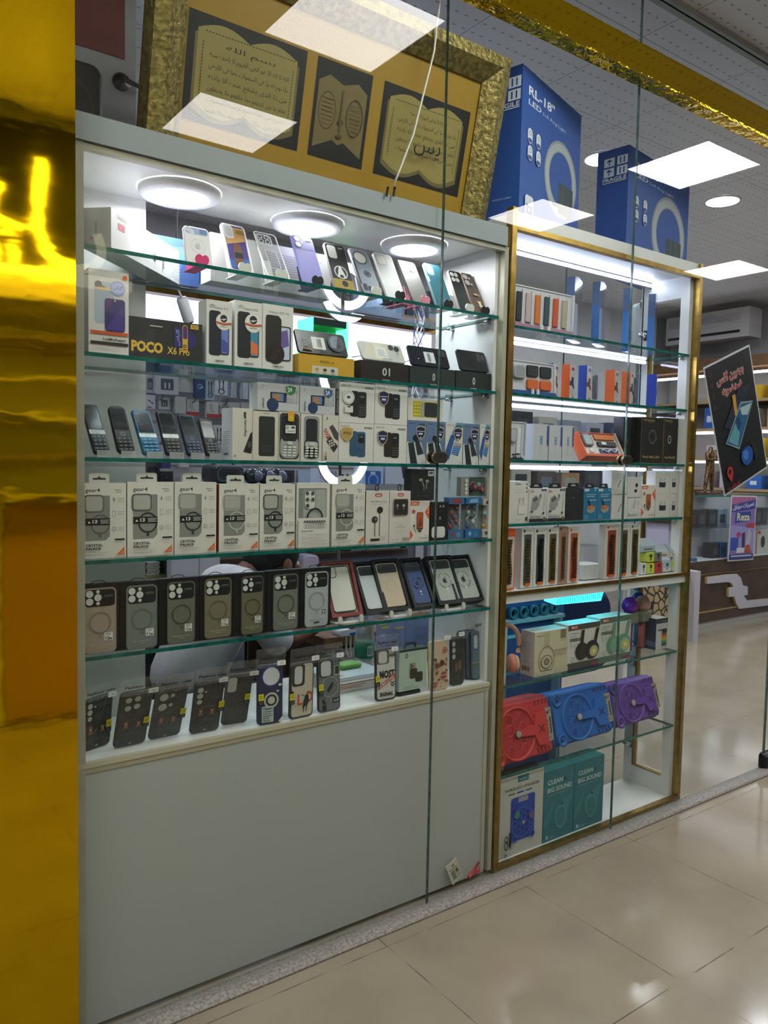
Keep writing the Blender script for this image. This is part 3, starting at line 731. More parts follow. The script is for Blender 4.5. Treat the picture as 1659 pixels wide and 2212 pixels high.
# ---------------------------------------------------------------- top shelf: cases on heart stands
z1, Y1 = 1.965, .085
GC = 'display phone cases on the top shelf'
def d_white(m, w, h):
    m.prr(.006, w-.006, h*.80, h*.97, .008, '9fb3d4'); m.pc(w*.18, h*.92, .008, 'cfd8e6'); m.pc(w*.30, h*.85, .008, 'cfd8e6'); m.prr(w*.6, w*.88, h*.83, h*.95, .004, '6b83b4')
    m.ring(w*.5, h*.5, w*.26, w*.275, 'cfcfd2'); apple(m, w*.5, h*.5, .016, 'c4c6c9'); m.prr(w*.48, w*.52, h*.29, h*.33, .001, 'cccccf')
def d_toy(m, w, h):
    m.prr(.007, w-.007, .007, h-.007, .008, '4a3a8c'); m.pp([(.008, h*.55), (w-.008, h*.66), (w-.008, h-.012), (.008, h-.012)], 'c79a62'); m.pp([(.008, .012), (w-.008, .02), (w-.008, h*.30), (.008, h*.24)], '2f62b4')
    m.prr(.007, w*.46, h*.68, h-.008, .008, 'd5d6d4'); m.prr(w*.12, w*.40, h*.72, h*.93, .006, 'bcbfc0')
    m.pp([(w*.3, h*.1), (w*.62, h*.14), (w*.7, h*.4), (w*.62, h*.6), (w*.36, h*.58), (w*.28, h*.35)], '6d4a2e'); m.pr(w*.33, w*.66, h*.28, h*.4, '1d1b22'); m.pr(w*.56, w*.9, h*.8, h*.88, '8f7a3c')
def d_clear(m, w, h):
    m.rrf(.0, w, 0, h, .012, .004, 'e2e4e4'); m.rrf(w*.07, w*.72, h*.72, h*.95, .008, .003, 'dfe2e2')
    for i in range(4): m.ring(w*(.24+.28*(i % 2)), h*(.89-.10*(i//2)), .006, .0078, 'e4e6e6')
    m.rrf(w*.25, w*.75, h*.2, h*.62, .01, .0018, 'd2d5d5')
def d_purple(m, w, h):
    m.prr(.004, w-.004, h*.71, h-.004, .010, '5f5c9c')
    for i in range(2): m.pc(w*.24, h*(.92-.12*i), .0095, 'd2d2d8'); m.ring(w*.24, h*(.92-.12*i), .0095, .0115, '4c4984')
    m.pc(w*.42, h*.85, .003, 'c6c6d4'); m.pr(w*.66, w*.9, h*.9, h*.93, '8d8ac0')
def d_letterA(m, w, h):
    m.prr(.004, w-.004, .004, h-.004, .010, '1d2022'); m.prr(w*.1, w*.52, h*.67, h*.95, .008, 'd5d6d3'); m.pr(w*.66, w*.86, h*.9, h*.93, '9a9a98')
    m.ring(w*.5, h*.38, w*.27, w*.32, 'c9cac8'); m.tx('A', w*.5, h*.28, h*.22, 'd2d3d1', w*.44, 'c', bold=.05)
    m.pr(.0, w, h*.03, h*.22, 'a58a35'); m.pc(w*.56, h*.14, .011, '1b1a18'); m.pr(.0, w, h*.21, h*.22, 'c9b25a')
def d_ring(m, w, h):
    m.prr(.005, w-.005, .005, h-.005, .010, '8a93a2'); m.ring(w*.46, h*.80, w*.29, w*.36, '4d5560'); m.pc(w*.46, h*.80, w*.29, 'cdcac4', n=28)
    m.ring(w*.54, h*.45, w*.22, w*.245, 'b2b9c4'); m.pc(w*.54, h*.45, w*.22, '5d6674'); m.pr(w*.44, w*.64, h*.42, h*.48, '2f353d')
    m.prr(w*.12, w*.3, h*.08, h*.22, .004, '22262b'); m.prr(w*.34, w*.5, h*.08, h*.18, .004, '22262b'); m.pr(0, .006, h*.2, h*.75, '3c4046')
def d_pearl(m, w, h):
    m.rrf(0, w, 0, h, .012, .004, 'd9dbdb'); m.prr(w*.08, w*.6, h*.73, h*.96, .009, 'b7b9b8'); m.prr(w*.12, w*.56, h*.75, h*.945, .007, 'd9d7d2'); m.tx('oppo', w*.62, h*.12, h*.03, '6a6c6c', w*.2)
def d_grey(m, w, h):
    m.prr(w*.08, w*.36, h*.66, h*.97, .010, '565854')
    for i in range(3): m.pc(w*.22, h*(.92-.09*i), .007, 'd2d2ce')
    m.pc(w*.66, h*.80, .011, 'c4c4c0'); m.tx('oppo', w*.66, h*.10, h*.025, '3f413e', w*.22)
def d_teal(m, w, h):
    m.prr(w*.08, w*.5, h*.72, h*.97, .010, '7fa0a6'); m.prr(w*.16, w*.42, h*.76, h*.95, .007, 'e4e4de'); m.pr(-.0, .006, h*.56, h*.68, 'e0e2e0')
def d_four(m, w, h):
    for i in range(4): m.pc(w*(.24+.3*(i % 2)), h*(.90-.13*(i//2)), .0088, 'e0e0da')
def d_brown(m, w, h):
    for i in range(2): m.pc(w*.28, h*(.90-.15*i), .0115, 'd9d6cf'); m.pc(w*.6, h*(.87-.15*i), .0045, 'd9d6cf')
    m.pr(w*.1, w*.55, h*.665, h*.675, '1e1512')
    teddy(m, w*.62, h*.22, .02, 'cdc39a'); teddy(m, w*.60, h*.11, .018, 'c9be92'); m.pr(w*.35, w*.62, h*.43, h*.47, 'b8a98a'); m.pc(w*.72, h*.44, .006, 'a86a34')
S1C = [((403, 586), (462, 586), (395, 487), 'e4e5e6', 'dcdde0', d_white, 'white case with blue lens window on the top shelf, on a pink heart stand', 'd8387a'),
       ((497, 576), (556, 582), (475, 482), 'e2e2e0', None, d_toy, 'white edged case printed in purple and tan with a toy figure, top shelf', 'd4d4cc'),
       ((578, 597), (628, 601), (545, 502), 'clear', 'clear', d_clear, 'fully clear four lens case on the top shelf, left of the lilac case', 'd4d4cc'),
       ((657, 607), (704, 614), (627, 508), '8b89c9', '7d7bbd', d_purple, 'lilac two lens case on the top shelf', '18181a'),
       ((724, 617), (774, 623), (698, 525), '34383b', '9b9c98', d_letterA, 'black case with a big ringed letter A and yellow band', None),
       ((786, 631), (831, 640), (751, 537), 'a7aebb', '3f434a', d_ring, 'grey case with a large round camera opening and ring holder', 'cfcfc4'),
       ((838, 640), (881, 646), (804, 547), 'cfd2d2', 'd9dcdc', d_pearl, 'pearl white case with clear bumper on the top shelf', '161618'),
       ((893, 650), (942, 658), (857, 563), '6a6b67', '565854', d_grey, 'smoke grey case with three lenses and fingerprint hole', 'd98aa0'),
       ((944, 660), (985, 667), (913, 569), '2c6674', '79a3a8', d_teal, 'teal case with one long lens opening, behind the window seam', '141416'),
       ((994, 667), (1033, 671), (966, 585), '232828', '8e8c88', d_four, 'black case with four white lens holes on the top shelf', 'c9cac2'),
       ((1046, 675), (1079, 680), (1010, 594), '54443a', '6b564a', d_brown, 'brown case with small cream toy animals, rightmost on the top shelf', '121214')]
cols = {'d8387a': 'bright pink', 'd4d4cc': 'off white', '18181a': 'black', 'cfcfc4': 'ivory', '161618': 'black', 'd98aa0': 'soft pink', '141416': 'black', 'c9cac2': 'pale grey', '121214': 'black'}
under = ['white', 'toy printed', 'clear', 'lilac', '', 'ring', 'pearl white', 'smoke grey', 'teal', 'black four lens', 'brown']
for i, (bl, br, tl, c, sd, dr, lb, hs) in enumerate(S1C):
    t, w, h = leancase(bl, br, tl, z1+.004, Y1, lb, GC, c, sd, dr, w=(.074 if i < 9 else .060 if i == 9 else .054))
    if hs: heart_stand(t.location.x+w*.5, Y1, z1, hs, f'{cols[hs]} heart phone stand under the {under[i]} case')
heart_stand(at(1000, 640, .1).x-.245, Y1+.03, z1, 'd97f9f', 'pink heart phone stand between the pearl white and smoke grey cases')
# white cartons behind the cases
def obox(name, label, cat, near, far, d, h, z0, c, draw=None, ldraw=None, **k):
    A, B = atZ(*near, z0), atZ(*far, z0); rz = math.atan2(B.y-A.y, B.x-A.x); w = (B-A).length
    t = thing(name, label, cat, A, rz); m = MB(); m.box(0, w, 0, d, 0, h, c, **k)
    if draw: draw(m, w, h)
    if ldraw: m.left(d); ldraw(m, d, h)
    m.build('carton_body', t); return t
def d_long(m, w, h):
    m.tx('POCO C65', w*.08, h*.82, h*.05, '8c8c8c', w*.1); m.prr(w*.08, w*.16, h*.55, h*.72, .003, 'c24b52'); m.lines(w*.06, w*.2, h*.9, 2, h*.06, h*.015, 'b8b8b8')
    m.pc(w*.55, h*.38, h*.10, '55565a'); m.ring(w*.55, h*.38, h*.05, h*.06, 'd8d8d8')
    for i in range(4): m.pr(w*.66, w*.68, h*(.2+.08*i), h*(.25+.08*i), '6b6c70')
    for i in range(8): m.pr(w*(.76+.02*(i % 3)), w*(.94), h*(.12+.09*i), h*(.135+.09*i), 'a9abae')
    m.tx('HEKY', w*.84, h*.05, h*.05, '77797c', w*.13)
hb = at(240, 447, atZ(240, 534, z1).y).z-z1
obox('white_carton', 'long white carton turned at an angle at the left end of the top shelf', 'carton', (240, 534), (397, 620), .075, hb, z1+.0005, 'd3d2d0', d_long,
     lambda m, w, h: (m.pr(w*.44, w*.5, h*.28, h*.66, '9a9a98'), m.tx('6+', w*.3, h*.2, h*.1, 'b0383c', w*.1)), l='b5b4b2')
def d_b2(m, w, h):
    m.pc(w*.17, h*.5, .006, '2c4a7a'); m.lines(w*.42, w*.92, h*.8, 9, h*.055, h*.012, 'a6a8aa')
    for i in range(4): m.ring(w*(.45+.06*i), h*.25, .004, .005, '8a8d92')
A = at(462, 600, .20)
t = thing('white_carton', 'white carton with faint print standing behind the toy printed and clear cases', 'carton', (A.x-.01, .20, z1+.001))
m = MB(); m.box(0, .40, 0, .07, 0, .135, 'd6d6d5'); d_b2(m, .40, .135); m.build('carton_body', t)
for i, (px, h_, c, lb) in enumerate(((355, .13, '2b4a86', 'dark blue printed carton at the back left of the top shelf'), (820, .10, '4a5a70', 'small slate blue carton lying at the back of the top shelf'))):
    x = at(px, 520, .30).x
    t = thing('blue_carton', lb, 'carton', (x-.05, .31, z1+.001)); m = MB(); m.box(-.03, .16, 0, .025, 0, h_, c)
    m.pp([(.0, .02), (.1, .04), (.13, h_-.02), (.03, h_-.03)], '3d6cc0' if i == 0 else '6b7f9a'); m.pc(.06, h_*.6, .018, '7f93b8'); m.build('carton_body', t)

# ---------------------------------------------------------------- second shelf: boxed smartphones
z2, Y2 = 1.711, .062
G2 = 'boxed smartphones on the second shelf'
def carton(name, label, cat, xl, xr, yt, yb, z0, Y, d, c, draw, group=None, ldraw=None, **k):
    x, w, h = fx(xl, xr, yt, yb, z0, Y)
    if x < 1.9 and Y < .4: w = min(w, 1.884-x); h = min([h]+[z-.0115-z0 for z in ZL if z0 < z-.03])
    elif x < 3.1 and Y < .3: w = min(w, 3.004-x); h = min([h]+[z-.0115-z0 for z in ZR+[.674, .346] if z0 < z-.03])
    t = thing(name, label, cat, (x, Y, z0+.0006), group=group)
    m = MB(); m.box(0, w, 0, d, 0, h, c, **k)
    if draw: draw(m, w, h)
    if ldraw: m.left(d); ldraw(m, d, h)
    m.build('carton_body', t)
    return t, w, h
def d_note(m, w, h):
    m.prr(w*.14, w*.62, h*.36, h*.86, .008, 'a9b4c6'); m.pc(w*.24, h*.82, .009, '2f3c34'); m.pc(w*.36, h*.79, .005, '6a6a5a'); m.prr(w*.18, w*.72, h*.76, h*.79, .003, 'd9b76a')
    m.pc(w*.72, h*.80, w*.19, '8c9fd8', n=22); m.pc(w*.72, h*.80, w*.15, 'a5b2e2', n=22); m.tx(arabic('گارانتی'), w*.72, h*.79, h*.04, '2b3570', w*.24, 'c')
    m.prr(w*.40, w*.90, h*.28, h*.67, .007, '3a3470'); m.pp([(w*.42, h*.3), (w*.88, h*.3), (w*.88, h*.62)], '4c3d86'); m.pp([(w*.42, h*.66), (w*.6, h*.66), (w*.42, h*.5)], '5a3a70'); m.pc(w*.65, h*.65, .002, 'e6d0c0')
    m.pr(w*.04, w*.98, h*.235, h*.275, 'c4552c'); m.tx('LotMoRepair', w*.35, h*.17, h*.03, '2e2e2e', w*.58, bold=.02); m.pr(w*.04, w*.98, h*.115, h*.15, '2a2a2c'); m.tx('Redmi Note 13 Pro', w*.18, h*.06, h*.02, '9c9c98', w*.6)
    m.prr(w*.84, w*.95, h*.91, h*.96, .003, 'd8622c')
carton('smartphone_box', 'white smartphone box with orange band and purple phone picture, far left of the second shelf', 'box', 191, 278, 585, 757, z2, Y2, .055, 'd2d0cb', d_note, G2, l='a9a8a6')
def d_poco(m, w, h):
    m.tx('POCO', w*.03, h*.17, h*.24, 'd4b145', w*.42, bold=.05); m.tx('X6 Pro', w*.51, h*.17, h*.17, 'd4b145', w*.31, bold=.02)
    m.pr(w*.83, w*.945, h*.855, h*.965, 'cfa63a'); m.tx('POCO', w*.85, h*.885, h*.05, '2a2618', w*.08, bold=.02)
    m.prr(w*.60, w*.73, h*.35, h*.86, .004, '2e2f66'); m.pc(w*.80, h*.56, h*.22, '2c2d63', n=24); m.tx(arabic('گارانتی'), w*.67, h*.40, h*.08, 'b9bce0', h*.4, rot=90)
    m.prr(w*.715, w*.79, h*.22, h*.93, .006, 'd0a53a'); m.prr(w*.722, w*.783, h*.58, h*.91, .004, '55306a'); m.tx('10', w*.77, h*.30, h*.09, '3a2a10', h*.14, rot=90, bold=.02); m.prr(w*.27, w*.44, h*.80, h*.83, .002, 'aeb0ac')
carton('smartphone_box', 'black smartphone box lying on its side with large yellow lettering, second shelf', 'box', 278.5, 437, 692, 770, z2, Y2, .05, '2c2d2d', d_poco, G2)
def galaxy(name, c1, c2, c3, rib, third=False):
    def f(m, w, h):
        m.tx(name, w*(.34 if not third else .2), h*.87, h*.035, '3a3a3c', w*(.5 if not third else .66))
        if not third:
            for i in range(3): m.ring(w*(.16+.07*i), h*(.90+.012*(i % 2)), .003, .004, '4a4a4c', 1, 10, 30, 300)
        m.prr(w*.10, w*.56, h*.15, h*.84, .008, c1); m.prr(w*.52, w*.88, h*.17, h*.60, .006, '22242a'); m.prr(w*.57, w*.85, h*.19, h*.58, .004, c2); m.pp([(w*.58, h*.22), (w*.84, h*.2), (w*.84, h*.36), (w*.58, h*.42)], c3)
        if third:
            m.prr(w*.52, w*.92, h*.16, h*.69, .006, '22242a'); m.prr(w*.55, w*.88, h*.18, h*.67, .004, 'b8c6d8'); m.pp([(w*.56, h*.6), (w*.8, h*.64), (w*.86, h*.4), (w*.6, h*.34)], c2)
            m.prr(w*.10, w*.60, h*.13, h*.82, .010, c1); m.pc(w*.42, h*.26, w*.29, '231d19', n=28)
            for i in range(6): m.pr(w*(.24+.02*i), w*(.42+.03*i), h*(.17+.03*i), h*(.175+.03*i), '6b4630')
        else:
            m.pc(w*.66, h*.68, w*.31, 'd2cdc6', n=30); m.pc(w*.66, h*.68, w*.29, 'e2ded8', n=30); m.pc(w*.66, h*.73, w*.14, '2a2c34', n=20); m.pp([(w*.52, h*.715), (w*.66, h*.70), (w*.80, h*.735), (w*.66, h*.725)], 'e2ded8')
            m.pp([(w*.35, h*.645), (w*.66, h*.625), (w*.97, h*.645), (w*.97, h*.68), (w*.66, h*.66), (w*.35, h*.68)], rib); m.pr(w*.52, w*.8, h*.60, h*.61, '9a8f86')
        m.tx('SAMSUNG', w*.5, h*.055, h*.026, '3a3a3c', w*.36, 'c', bold=.03)
    return f
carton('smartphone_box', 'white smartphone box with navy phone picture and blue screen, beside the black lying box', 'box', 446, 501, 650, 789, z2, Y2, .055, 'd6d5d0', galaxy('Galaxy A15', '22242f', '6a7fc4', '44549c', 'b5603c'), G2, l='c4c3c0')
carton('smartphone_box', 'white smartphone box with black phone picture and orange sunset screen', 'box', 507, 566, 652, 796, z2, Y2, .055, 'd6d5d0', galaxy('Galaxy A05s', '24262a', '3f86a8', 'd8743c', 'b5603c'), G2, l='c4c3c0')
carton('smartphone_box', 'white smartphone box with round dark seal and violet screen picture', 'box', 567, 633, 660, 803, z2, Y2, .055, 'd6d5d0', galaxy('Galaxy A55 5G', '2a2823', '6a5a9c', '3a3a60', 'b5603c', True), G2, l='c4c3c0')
def d_yel(m, w, h):
    m.tx('POCO', w*.38, h*.62, h*.13, '3a3014', w*.15, bold=.02); m.tx('C75', w*.55, h*.62, h*.09, '3a3014', w*.08)
    m.prr(w*.23, w*.70, h*.04, h*.46, .003, 'c9c3b0')
    for i, c in enumerate(('b08a3a', '4a3a10', '3a5a70')): m.pp([(w*(.32+.14*i), h*.18), (w*(.36+.14*i), h*.28), (w*(.32+.14*i), h*.38), (w*(.28+.14*i), h*.28)], c); m.pr(w*(.28+.14*i), w*(.36+.14*i), h*.1, h*.12, '7a7464')
def d_zero(t_, x, sub=None):
    def f(m, w, h):
        m.tx(t_, w*x, h*.30, h*.40, 'c9ccc8', h*.5 if len(t_) > 1 else h*.2, 'c', bold=.015)
        if sub: m.tx(sub, w*x, h*.2, h*.06, '8f928f', h*.15, 'c')
        m.prr(w*x-.014, w*x+.014, h*.0, h*.10, .001, '8b8e8c'); m.pr(.0, w, h*.62, h*.623, '3d4444')
    return f
B2 = [carton('smartphone_box', 'yellow smartphone carton lying flat under the black display phone', 'box', 645, 765, 770, 818, z2, Y2, .10, 'c39a2b', d_yel, 'low cartons under the display phones'),
      carton('smartphone_box', 'black carton marked 01 under the silver display phone', 'box', 779, 883, 783, 826, z2, Y2, .10, '231f1a', d_zero('01', .52), 'low cartons under the display phones'),
      carton('smartphone_box', 'black carton marked with one digit, left of the rightmost black carton', 'box', 885, 983, 795, 836, z2, Y2, .10, '26302f', d_zero('0', .52), 'low cartons under the display phones'),
      carton('smartphone_box', 'rightmost black carton marked with one digit, second shelf', 'box', 985, 1075, 805, 845, z2, Y2, .10, '262c2c', d_zero('0', .5, 'ON'), 'low cartons under the display phones')]
def dispphone(bl, br, tl, i, c, label, draw):
    t0, w0, h0 = B2[i]; z = z2+h0+.0012
    A, r, rx, w, h = lean(bl, br, tl, z+.004, Y2+.010); w = min(w, 1.884-A.x)
    t = thing('smartphone', label, 'phone', A, 0, rx, 'display phones on the low cartons')
    m = MB(); m.rbox(0, w, 0, h, .010, 0, .008, c, bev=.002); draw(m, w, h); m.build('body', t)
    s = thing('phone_holder', ['clear acrylic holder gripping the black phone on the yellow carton', 'clear acrylic holder gripping the silver phone', 'clear acrylic holder gripping the navy black phone', 'clear acrylic holder gripping the rightmost black phone'][i], 'stand', (A.x+w*.5, Y2+.008, z), group='acrylic phone holders')
    q = MB(); q.box(-.018, .018, -.012, -.009, 0.0, .012, 'clear'); q.box(-.018, .018, -.012, .05, -.0005, .0015, 'clear'); q.build('front_lip', s)
    q = MB(); q.box(-.016, .016, .045, .048, .0015, .03, 'clear'); q.build('back_rest', s)
def p1(m, w, h):
    m.prr(w*.30, w*.56, h*.22, h*.74, .002, 'c9cac6'); m.bars(w*.40, w*.50, h*.30, h*.66, '3b3c3c', 8); m.tx('POCO', w*.24, h*.62, h*.06, 'c0c2c0', h*.2, rot=-90); m.lines(w*.13, w*.2, h*.6, 5, h*.07, h*.02, '9a9c9a')
    m.pc(w*.78, h*.54, h*.37, '3b4048', n=30); m.pp([(w*.66, h*.35), (w*.76, h*.3), (w*.84, h*.88), (w*.74, h*.86), (w*.66, h*.7)], '77808c'); m.ring(w*.76, h*.54, h*.30, h*.32, '565c66'); m.pc(w*.78, h*.66, h*.06, '6e7780'); m.pc(w*.82, h*.42, h*.07, '14161a')
    m.pp([(w*.1, h*.12), (w*.3, h*.10), (w*.24, h*.24), (w*.12, h*.22)], '7a5f42')
def p2(m, w, h):
    m.pp([(.004, h*.1), (w*.6, h*.06), (w*.72, h*.94), (w*.2, h*.96)], 'bdbba8'); m.pp([(w*.3, h*.08), (w*.5, h*.07), (w*.55, h*.9), (w*.35, h*.92)], 'cbc9b4')
    m.prr(w*.36, w*.60, h*.18, h*.72, .002, 'd2d4d4'); m.lines(w*.39, w*.57, h*.6, 5, h*.08, h*.025, '8d8f90'); m.pc(w*.73, h*.78, h*.14, '22242a'); m.pc(w*.86, h*.74, h*.14, '22242a'); m.pc(w*.86, h*.48, h*.03, '55575c')
def p3(m, w, h):
    m.prr(w*.38, w*.64, h*.2, h*.74, .002, 'c2c6cc'); m.bars(w*.46, w*.54, h*.26, h*.66, '40444a', 6); m.prr(w*.72, w*.95, h*.55, h*.92, .006, '15171c'); m.pc(w*.79, h*.74, h*.09, '2a2d34'); m.pc(w*.89, h*.74, h*.09, '2a2d34'); m.pc(w*.2, h*.33, .003, 'd6d8da', .0015)
def p4(m, w, h):
    m.prr(w*.66, w*.94, h*.5, h*.92, .008, '1e2023')
    for a, b in ((.73, .8), (.73, .6), (.86, .7)): m.pc(w*a, h*b, h*.09, '3c4044'); m.ring(w*a, h*b, h*.08, h*.1, '55595e')
dispphone((645, 758), (754, 770), (634, 709), 0, '212427:g', 'black display phone with round camera disc on the yellow carton', p1)
dispphone((784, 777), (878, 791), (771, 734), 1, 'aeb3ad', 'silver display phone with price label lying in a holder', p2)
dispphone((889, 793), (974, 797), (878, 744), 2, '1c2027:g', 'navy black display phone with white label behind the window seam', p3)
dispphone((995, 794), (1061, 800), (984, 753), 3, '25282b:g', 'rightmost black display phone with three lenses', p4)
# supports under the shelves are part of the cabinet; loose cable coil behind
cb = MB()
for i in range(7):
    pts = [(1.80+.02*math.sin(k*.7+i), .362+.012*math.cos(k+i), 2.02-.035*k-.01*i) for k in range(10)]
    cb.tube(pts, .0024, ('e0e0e4', '27408c', 'd8d8dc')[i % 3], 5)
tag(cb.build('cable_tangle'), 'tangle of white and blue cables at the back right of the top shelves', 'cable')

# ---------------------------------------------------------------- third shelf: keypad phones
z3, Y3 = 1.458, .062
def keypad(m, w, h, keyc, top, rows=4):
    kw, kh = w*.24, top/rows*.62
    for r in range(rows):
        for c in range(3):
            x = w*(.14+.25*c)+.0005; z = h*.05+(top*h if top < 1 else top)*0+r*(top/rows)
            m.prr(x, x+kw*.9, z, z+kh, .002, keyc)
KP = [((203.4, 980), (240.4, 979), (174.5, 871), '1d2022', '0f1112', 'c4c5c2', '2a3033', 'slim black keypad phone with silver centre band, far left of the third shelf'),
      ((255.5, 973), (293.7, 974), (232, 874), '121314', '0b0c0c', None, '222527', 'rounded all black keypad phone, second from the left on the third shelf'),
      ((310.4, 981), (351, 979), (283, 884), '1f5878', '1a2228', 'c9ced2', '2a6a90', 'blue keypad phone with silver centre band'),
      ((359.6, 983), (397, 982), (336.5, 886), '1c2022', '161b19', 'c0c2c0', '2b3230', 'black keypad phone with silver centre band, right of the blue one'),
      ((406, 986), (440.6, 986), (382.8, 893), '172234', '12171a', None, '20304a', 'dark navy keypad phone on an acrylic stand'),
      ((446.4, 981), (476.8, 981), (427.6, 903), '18191b', '1c2023', None, '3c4144', 'small black keypad phone beside the white headphone box')]
for i, (bl, br, tl, c, scr, band, key, lb) in enumerate(KP):
    A, r, rx, w, h = lean(bl, br, tl, z3+.013, Y3)
    t = thing('keypad_phone', lb, 'phone', A, 0, rx, 'keypad phones on the third shelf')
    m = MB(); m.rbox(0, w, 0, h, .008 if i != 1 else .016, 0, .013, c, bev=.003); m.build('body', t)
    m = MB(); m.prr(w*.10, w*.9, h*.47, h*.93, .004, scr+':g'); m.prr(w*.14, w*.86, h*.5, h*.88, .002, '12161a:g'); m.build('screen', t)
    m = MB(); m.lay = 2
    top = h*.36
    if band:
        m.prr(w*.04, w*.96, h*.36, h*.45, .002, band); m.rrf(w*.4, w*.6, h*.37, h*.44, .003, .0012, '8b8e90'); m.pr(w*.12, w*.26, h*.43, h*.435, '7a7c7e'); m.pr(w*.74, w*.88, h*.43, h*.435, '7a7c7e'); top = h*.29
    else: m.prr(w*.36, w*.64, h*.34, h*.43, .004, key); m.rrf(w*.38, w*.62, h*.35, h*.42, .003, .001, '6d7276'); top = h*.27
    for rr_ in range(4):
        for cc in range(3):
            x = w*(.12+.265*cc); z = h*.045+rr_*top/4; m.prr(x, x+w*.23, z, z+top/4*.72, .002, key); m.pr(x+w*.09, x+w*.14, z+top/4*.28, z+top/4*.42, 'aab0b4')
    m.build('keypad', t)
    s = thing('phone_stand', f'clear acrylic stand under the {ORD[i]} keypad phone from the left', 'stand', (A.x+w*.5, Y3, z3), group='acrylic stands of the keypad phones')
    q = MB(); q.box(-w*.42, w*.42, -.012, .07, 0, .003, 'clear'); q.box(-w*.42, w*.42, -.014, -.011, 0, .018, 'frost'); q.build('foot', s)
    q = MB(); q.add([(-w*.4, .014, .003), (w*.4, .014, .003), (w*.4, .05, .09), (-w*.4, .05, .09)], [(0, 1, 2, 3)], 'clear'); q.add([(-w*.4, .017, .003), (w*.4, .017, .003), (w*.4, .053, .09), (-w*.4, .053, .09)], [(3, 2, 1, 0)], 'clear'); q.build('back_rest', s)
def d_nano(m, w, h):
    m.prr(w*.56, w*.68, h*.80, h*.93, .003, '232326'); m.tx('nanofey', w*.60, h*.78, h*.055, '2a2a2c', h*.33, rot=-90, bold=.01)
    m.pp([(w*.55, h*.16), (w*.95, h*.13), (w*.99, h*.24), (w*.99, h*.56), (w*.9, h*.52), (w*.7, h*.32)], '232426'); m.pc(w*.85, h*.30, .006, '4a4b4e', .009)
    m.pr(w*.12, w*.16, h*.06, h*.10, '2c2c2e')
    for i in range(14): a = i/13; m.pr(w*(.28+.4*a*a), w*(.295+.4*a*a), h*(.18+.055*i), h*(.23+.055*i), 'bdbcb6')
def dl_nano(m, w, h): m.lines(w*.15, w*.8, h*.55, 12, h*.04, h*.01, '8894a8'); m.pr(w*.3, w*.7, h*.1, h*.13, '44506c')
carton('headphone_box', 'white earphone box with a dark oval slot and black bud picture, third shelf', 'box', 502, 545, 882, 992, z3, Y3, .07, 'c9c5ba', d_nano, None, dl_nano, l='d5d8dc')
def d_win(m, w, h): m.prr(w*.23, w*.86, h*.09, h*.90, .006, '2b2e2d'); m.tx('631', w*.42, h*.945, h*.025, '3a3a3a', w*.2); m.lines(w*.34, w*.78, h*.3, 3, h*.05, h*.012, '4a4d4c'); m.pr(w*.24, w*.85, h*.6, h*.603, '484b4a')
carton('phone_box', 'cream phone box with a large dark window, left of the boxed keypad phones', 'box', 546, 601, 889, 994, z3, Y3, .05, 'c7c3b4', d_win)
def d_key(sticker, white=False):
    def f(m, w, h):
        x0, x1 = (.04, .96) if not white else (.13, .88)
        m.prr(w*x0, w*x1, h*.04, h*.96, .012, '3b3e40' if not white else '8b8e90'); m.prr(w*(x0+.1), w*(x1-.1), h*.42, h*.90, .010, '1c1e1f'); m.prr(w*(x0+.03), w*(x1-.03), h*.06, h*.5, .02, '9a9c98' if not white else '202224'); m.prr(w*(x0+.12), w*(x1-.12), h*.40, h*.86, .008, '26292a')
        if white: m.prr(w*(x0+.06), w*(x1-.06), h*.29, h*.42, .01, 'b2b4b0')
        for r_ in range(4):
            for c_ in range(3): m.prr(w*(.2+.22*c_), w*(.2+.22*c_)+w*.16, h*(.10+.055*r_), h*(.10+.055*r_)+h*.034, .002, 'd2d3cd')
        m.prr(w*.38, w*.62, h*.33, h*.40, .004, 'c4c5c0')
        if sticker: m.prr(w*.28, w*.76, h*.56, h*.72, .002, 'd2d3cf'); m.prr(w*.55, w*.72, h*.66, h*.695, .001, '232323'); m.ring(w*.36, h*.67, .003, .0042, '3a3a3a'); m.pr(w*.36, w*.7, h*.6, h*.61, '77797a'); m.prr(w*.38, w*.68, h*.80, h*1.0, .004, 'd29a2a'); m.prr(w*.46, w*.6, h*.84, h*.90, .002, 'b5c04a')
    return f
carton('phone_box', 'boxed grey keypad phone with yellow tag showing through its window', 'box', 602, 648, 889, 994, z3, Y3, .05, 'b7b5aa', d_key(True))
carton('phone_box', 'boxed white rimmed keypad phone in a cream box', 'box', 650, 695, 895, 996, z3, Y3, .05, 'cbc8bc', d_key(False, True))
def d_red(m, w, h):
    m.pp([(w*.05, h*.66), (w*.2, h*.72), (w*.75, h*.40), (w*.55, h*.30)], 'a8483c'); m.pp([(w*.4, h*.74), (w*.62, h*.80), (w*.98, h*.62), (w*.98, h*.45), (w*.75, h*.5)], '4a4644'); m.pp([(w*.22, h*.44), (w*.5, h*.54), (w*.98, h*.34), (w*.72, h*.2)], '3b3735')
    for i in range(9): m.pc(w*(.42+.13*(i % 3)), h*(.44-.055*(i//3)+.02*(i % 3)), .0028, 'd6d2c6'); m.pc(w*(.14+.09*(i % 3)), h*(.66-.05*(i//3)), .0024, 'dcb8a8')
    m.pp([(w*.18, h*.88), (w*.28, h*.93), (w*.2, h*.96)], '3a3a3a')
    for i, c in enumerate(('232323', '7a3a2a', 'b08a3a', '9a9a94')): m.pc(w*.16, h*(.06+.045*i), .003, c)
carton('phone_box', 'narrow cream box with red and black keypad phones printed on it', 'box', 697, 731, 897, 997, z3, Y3, .05, 'c8c4ba', d_red)
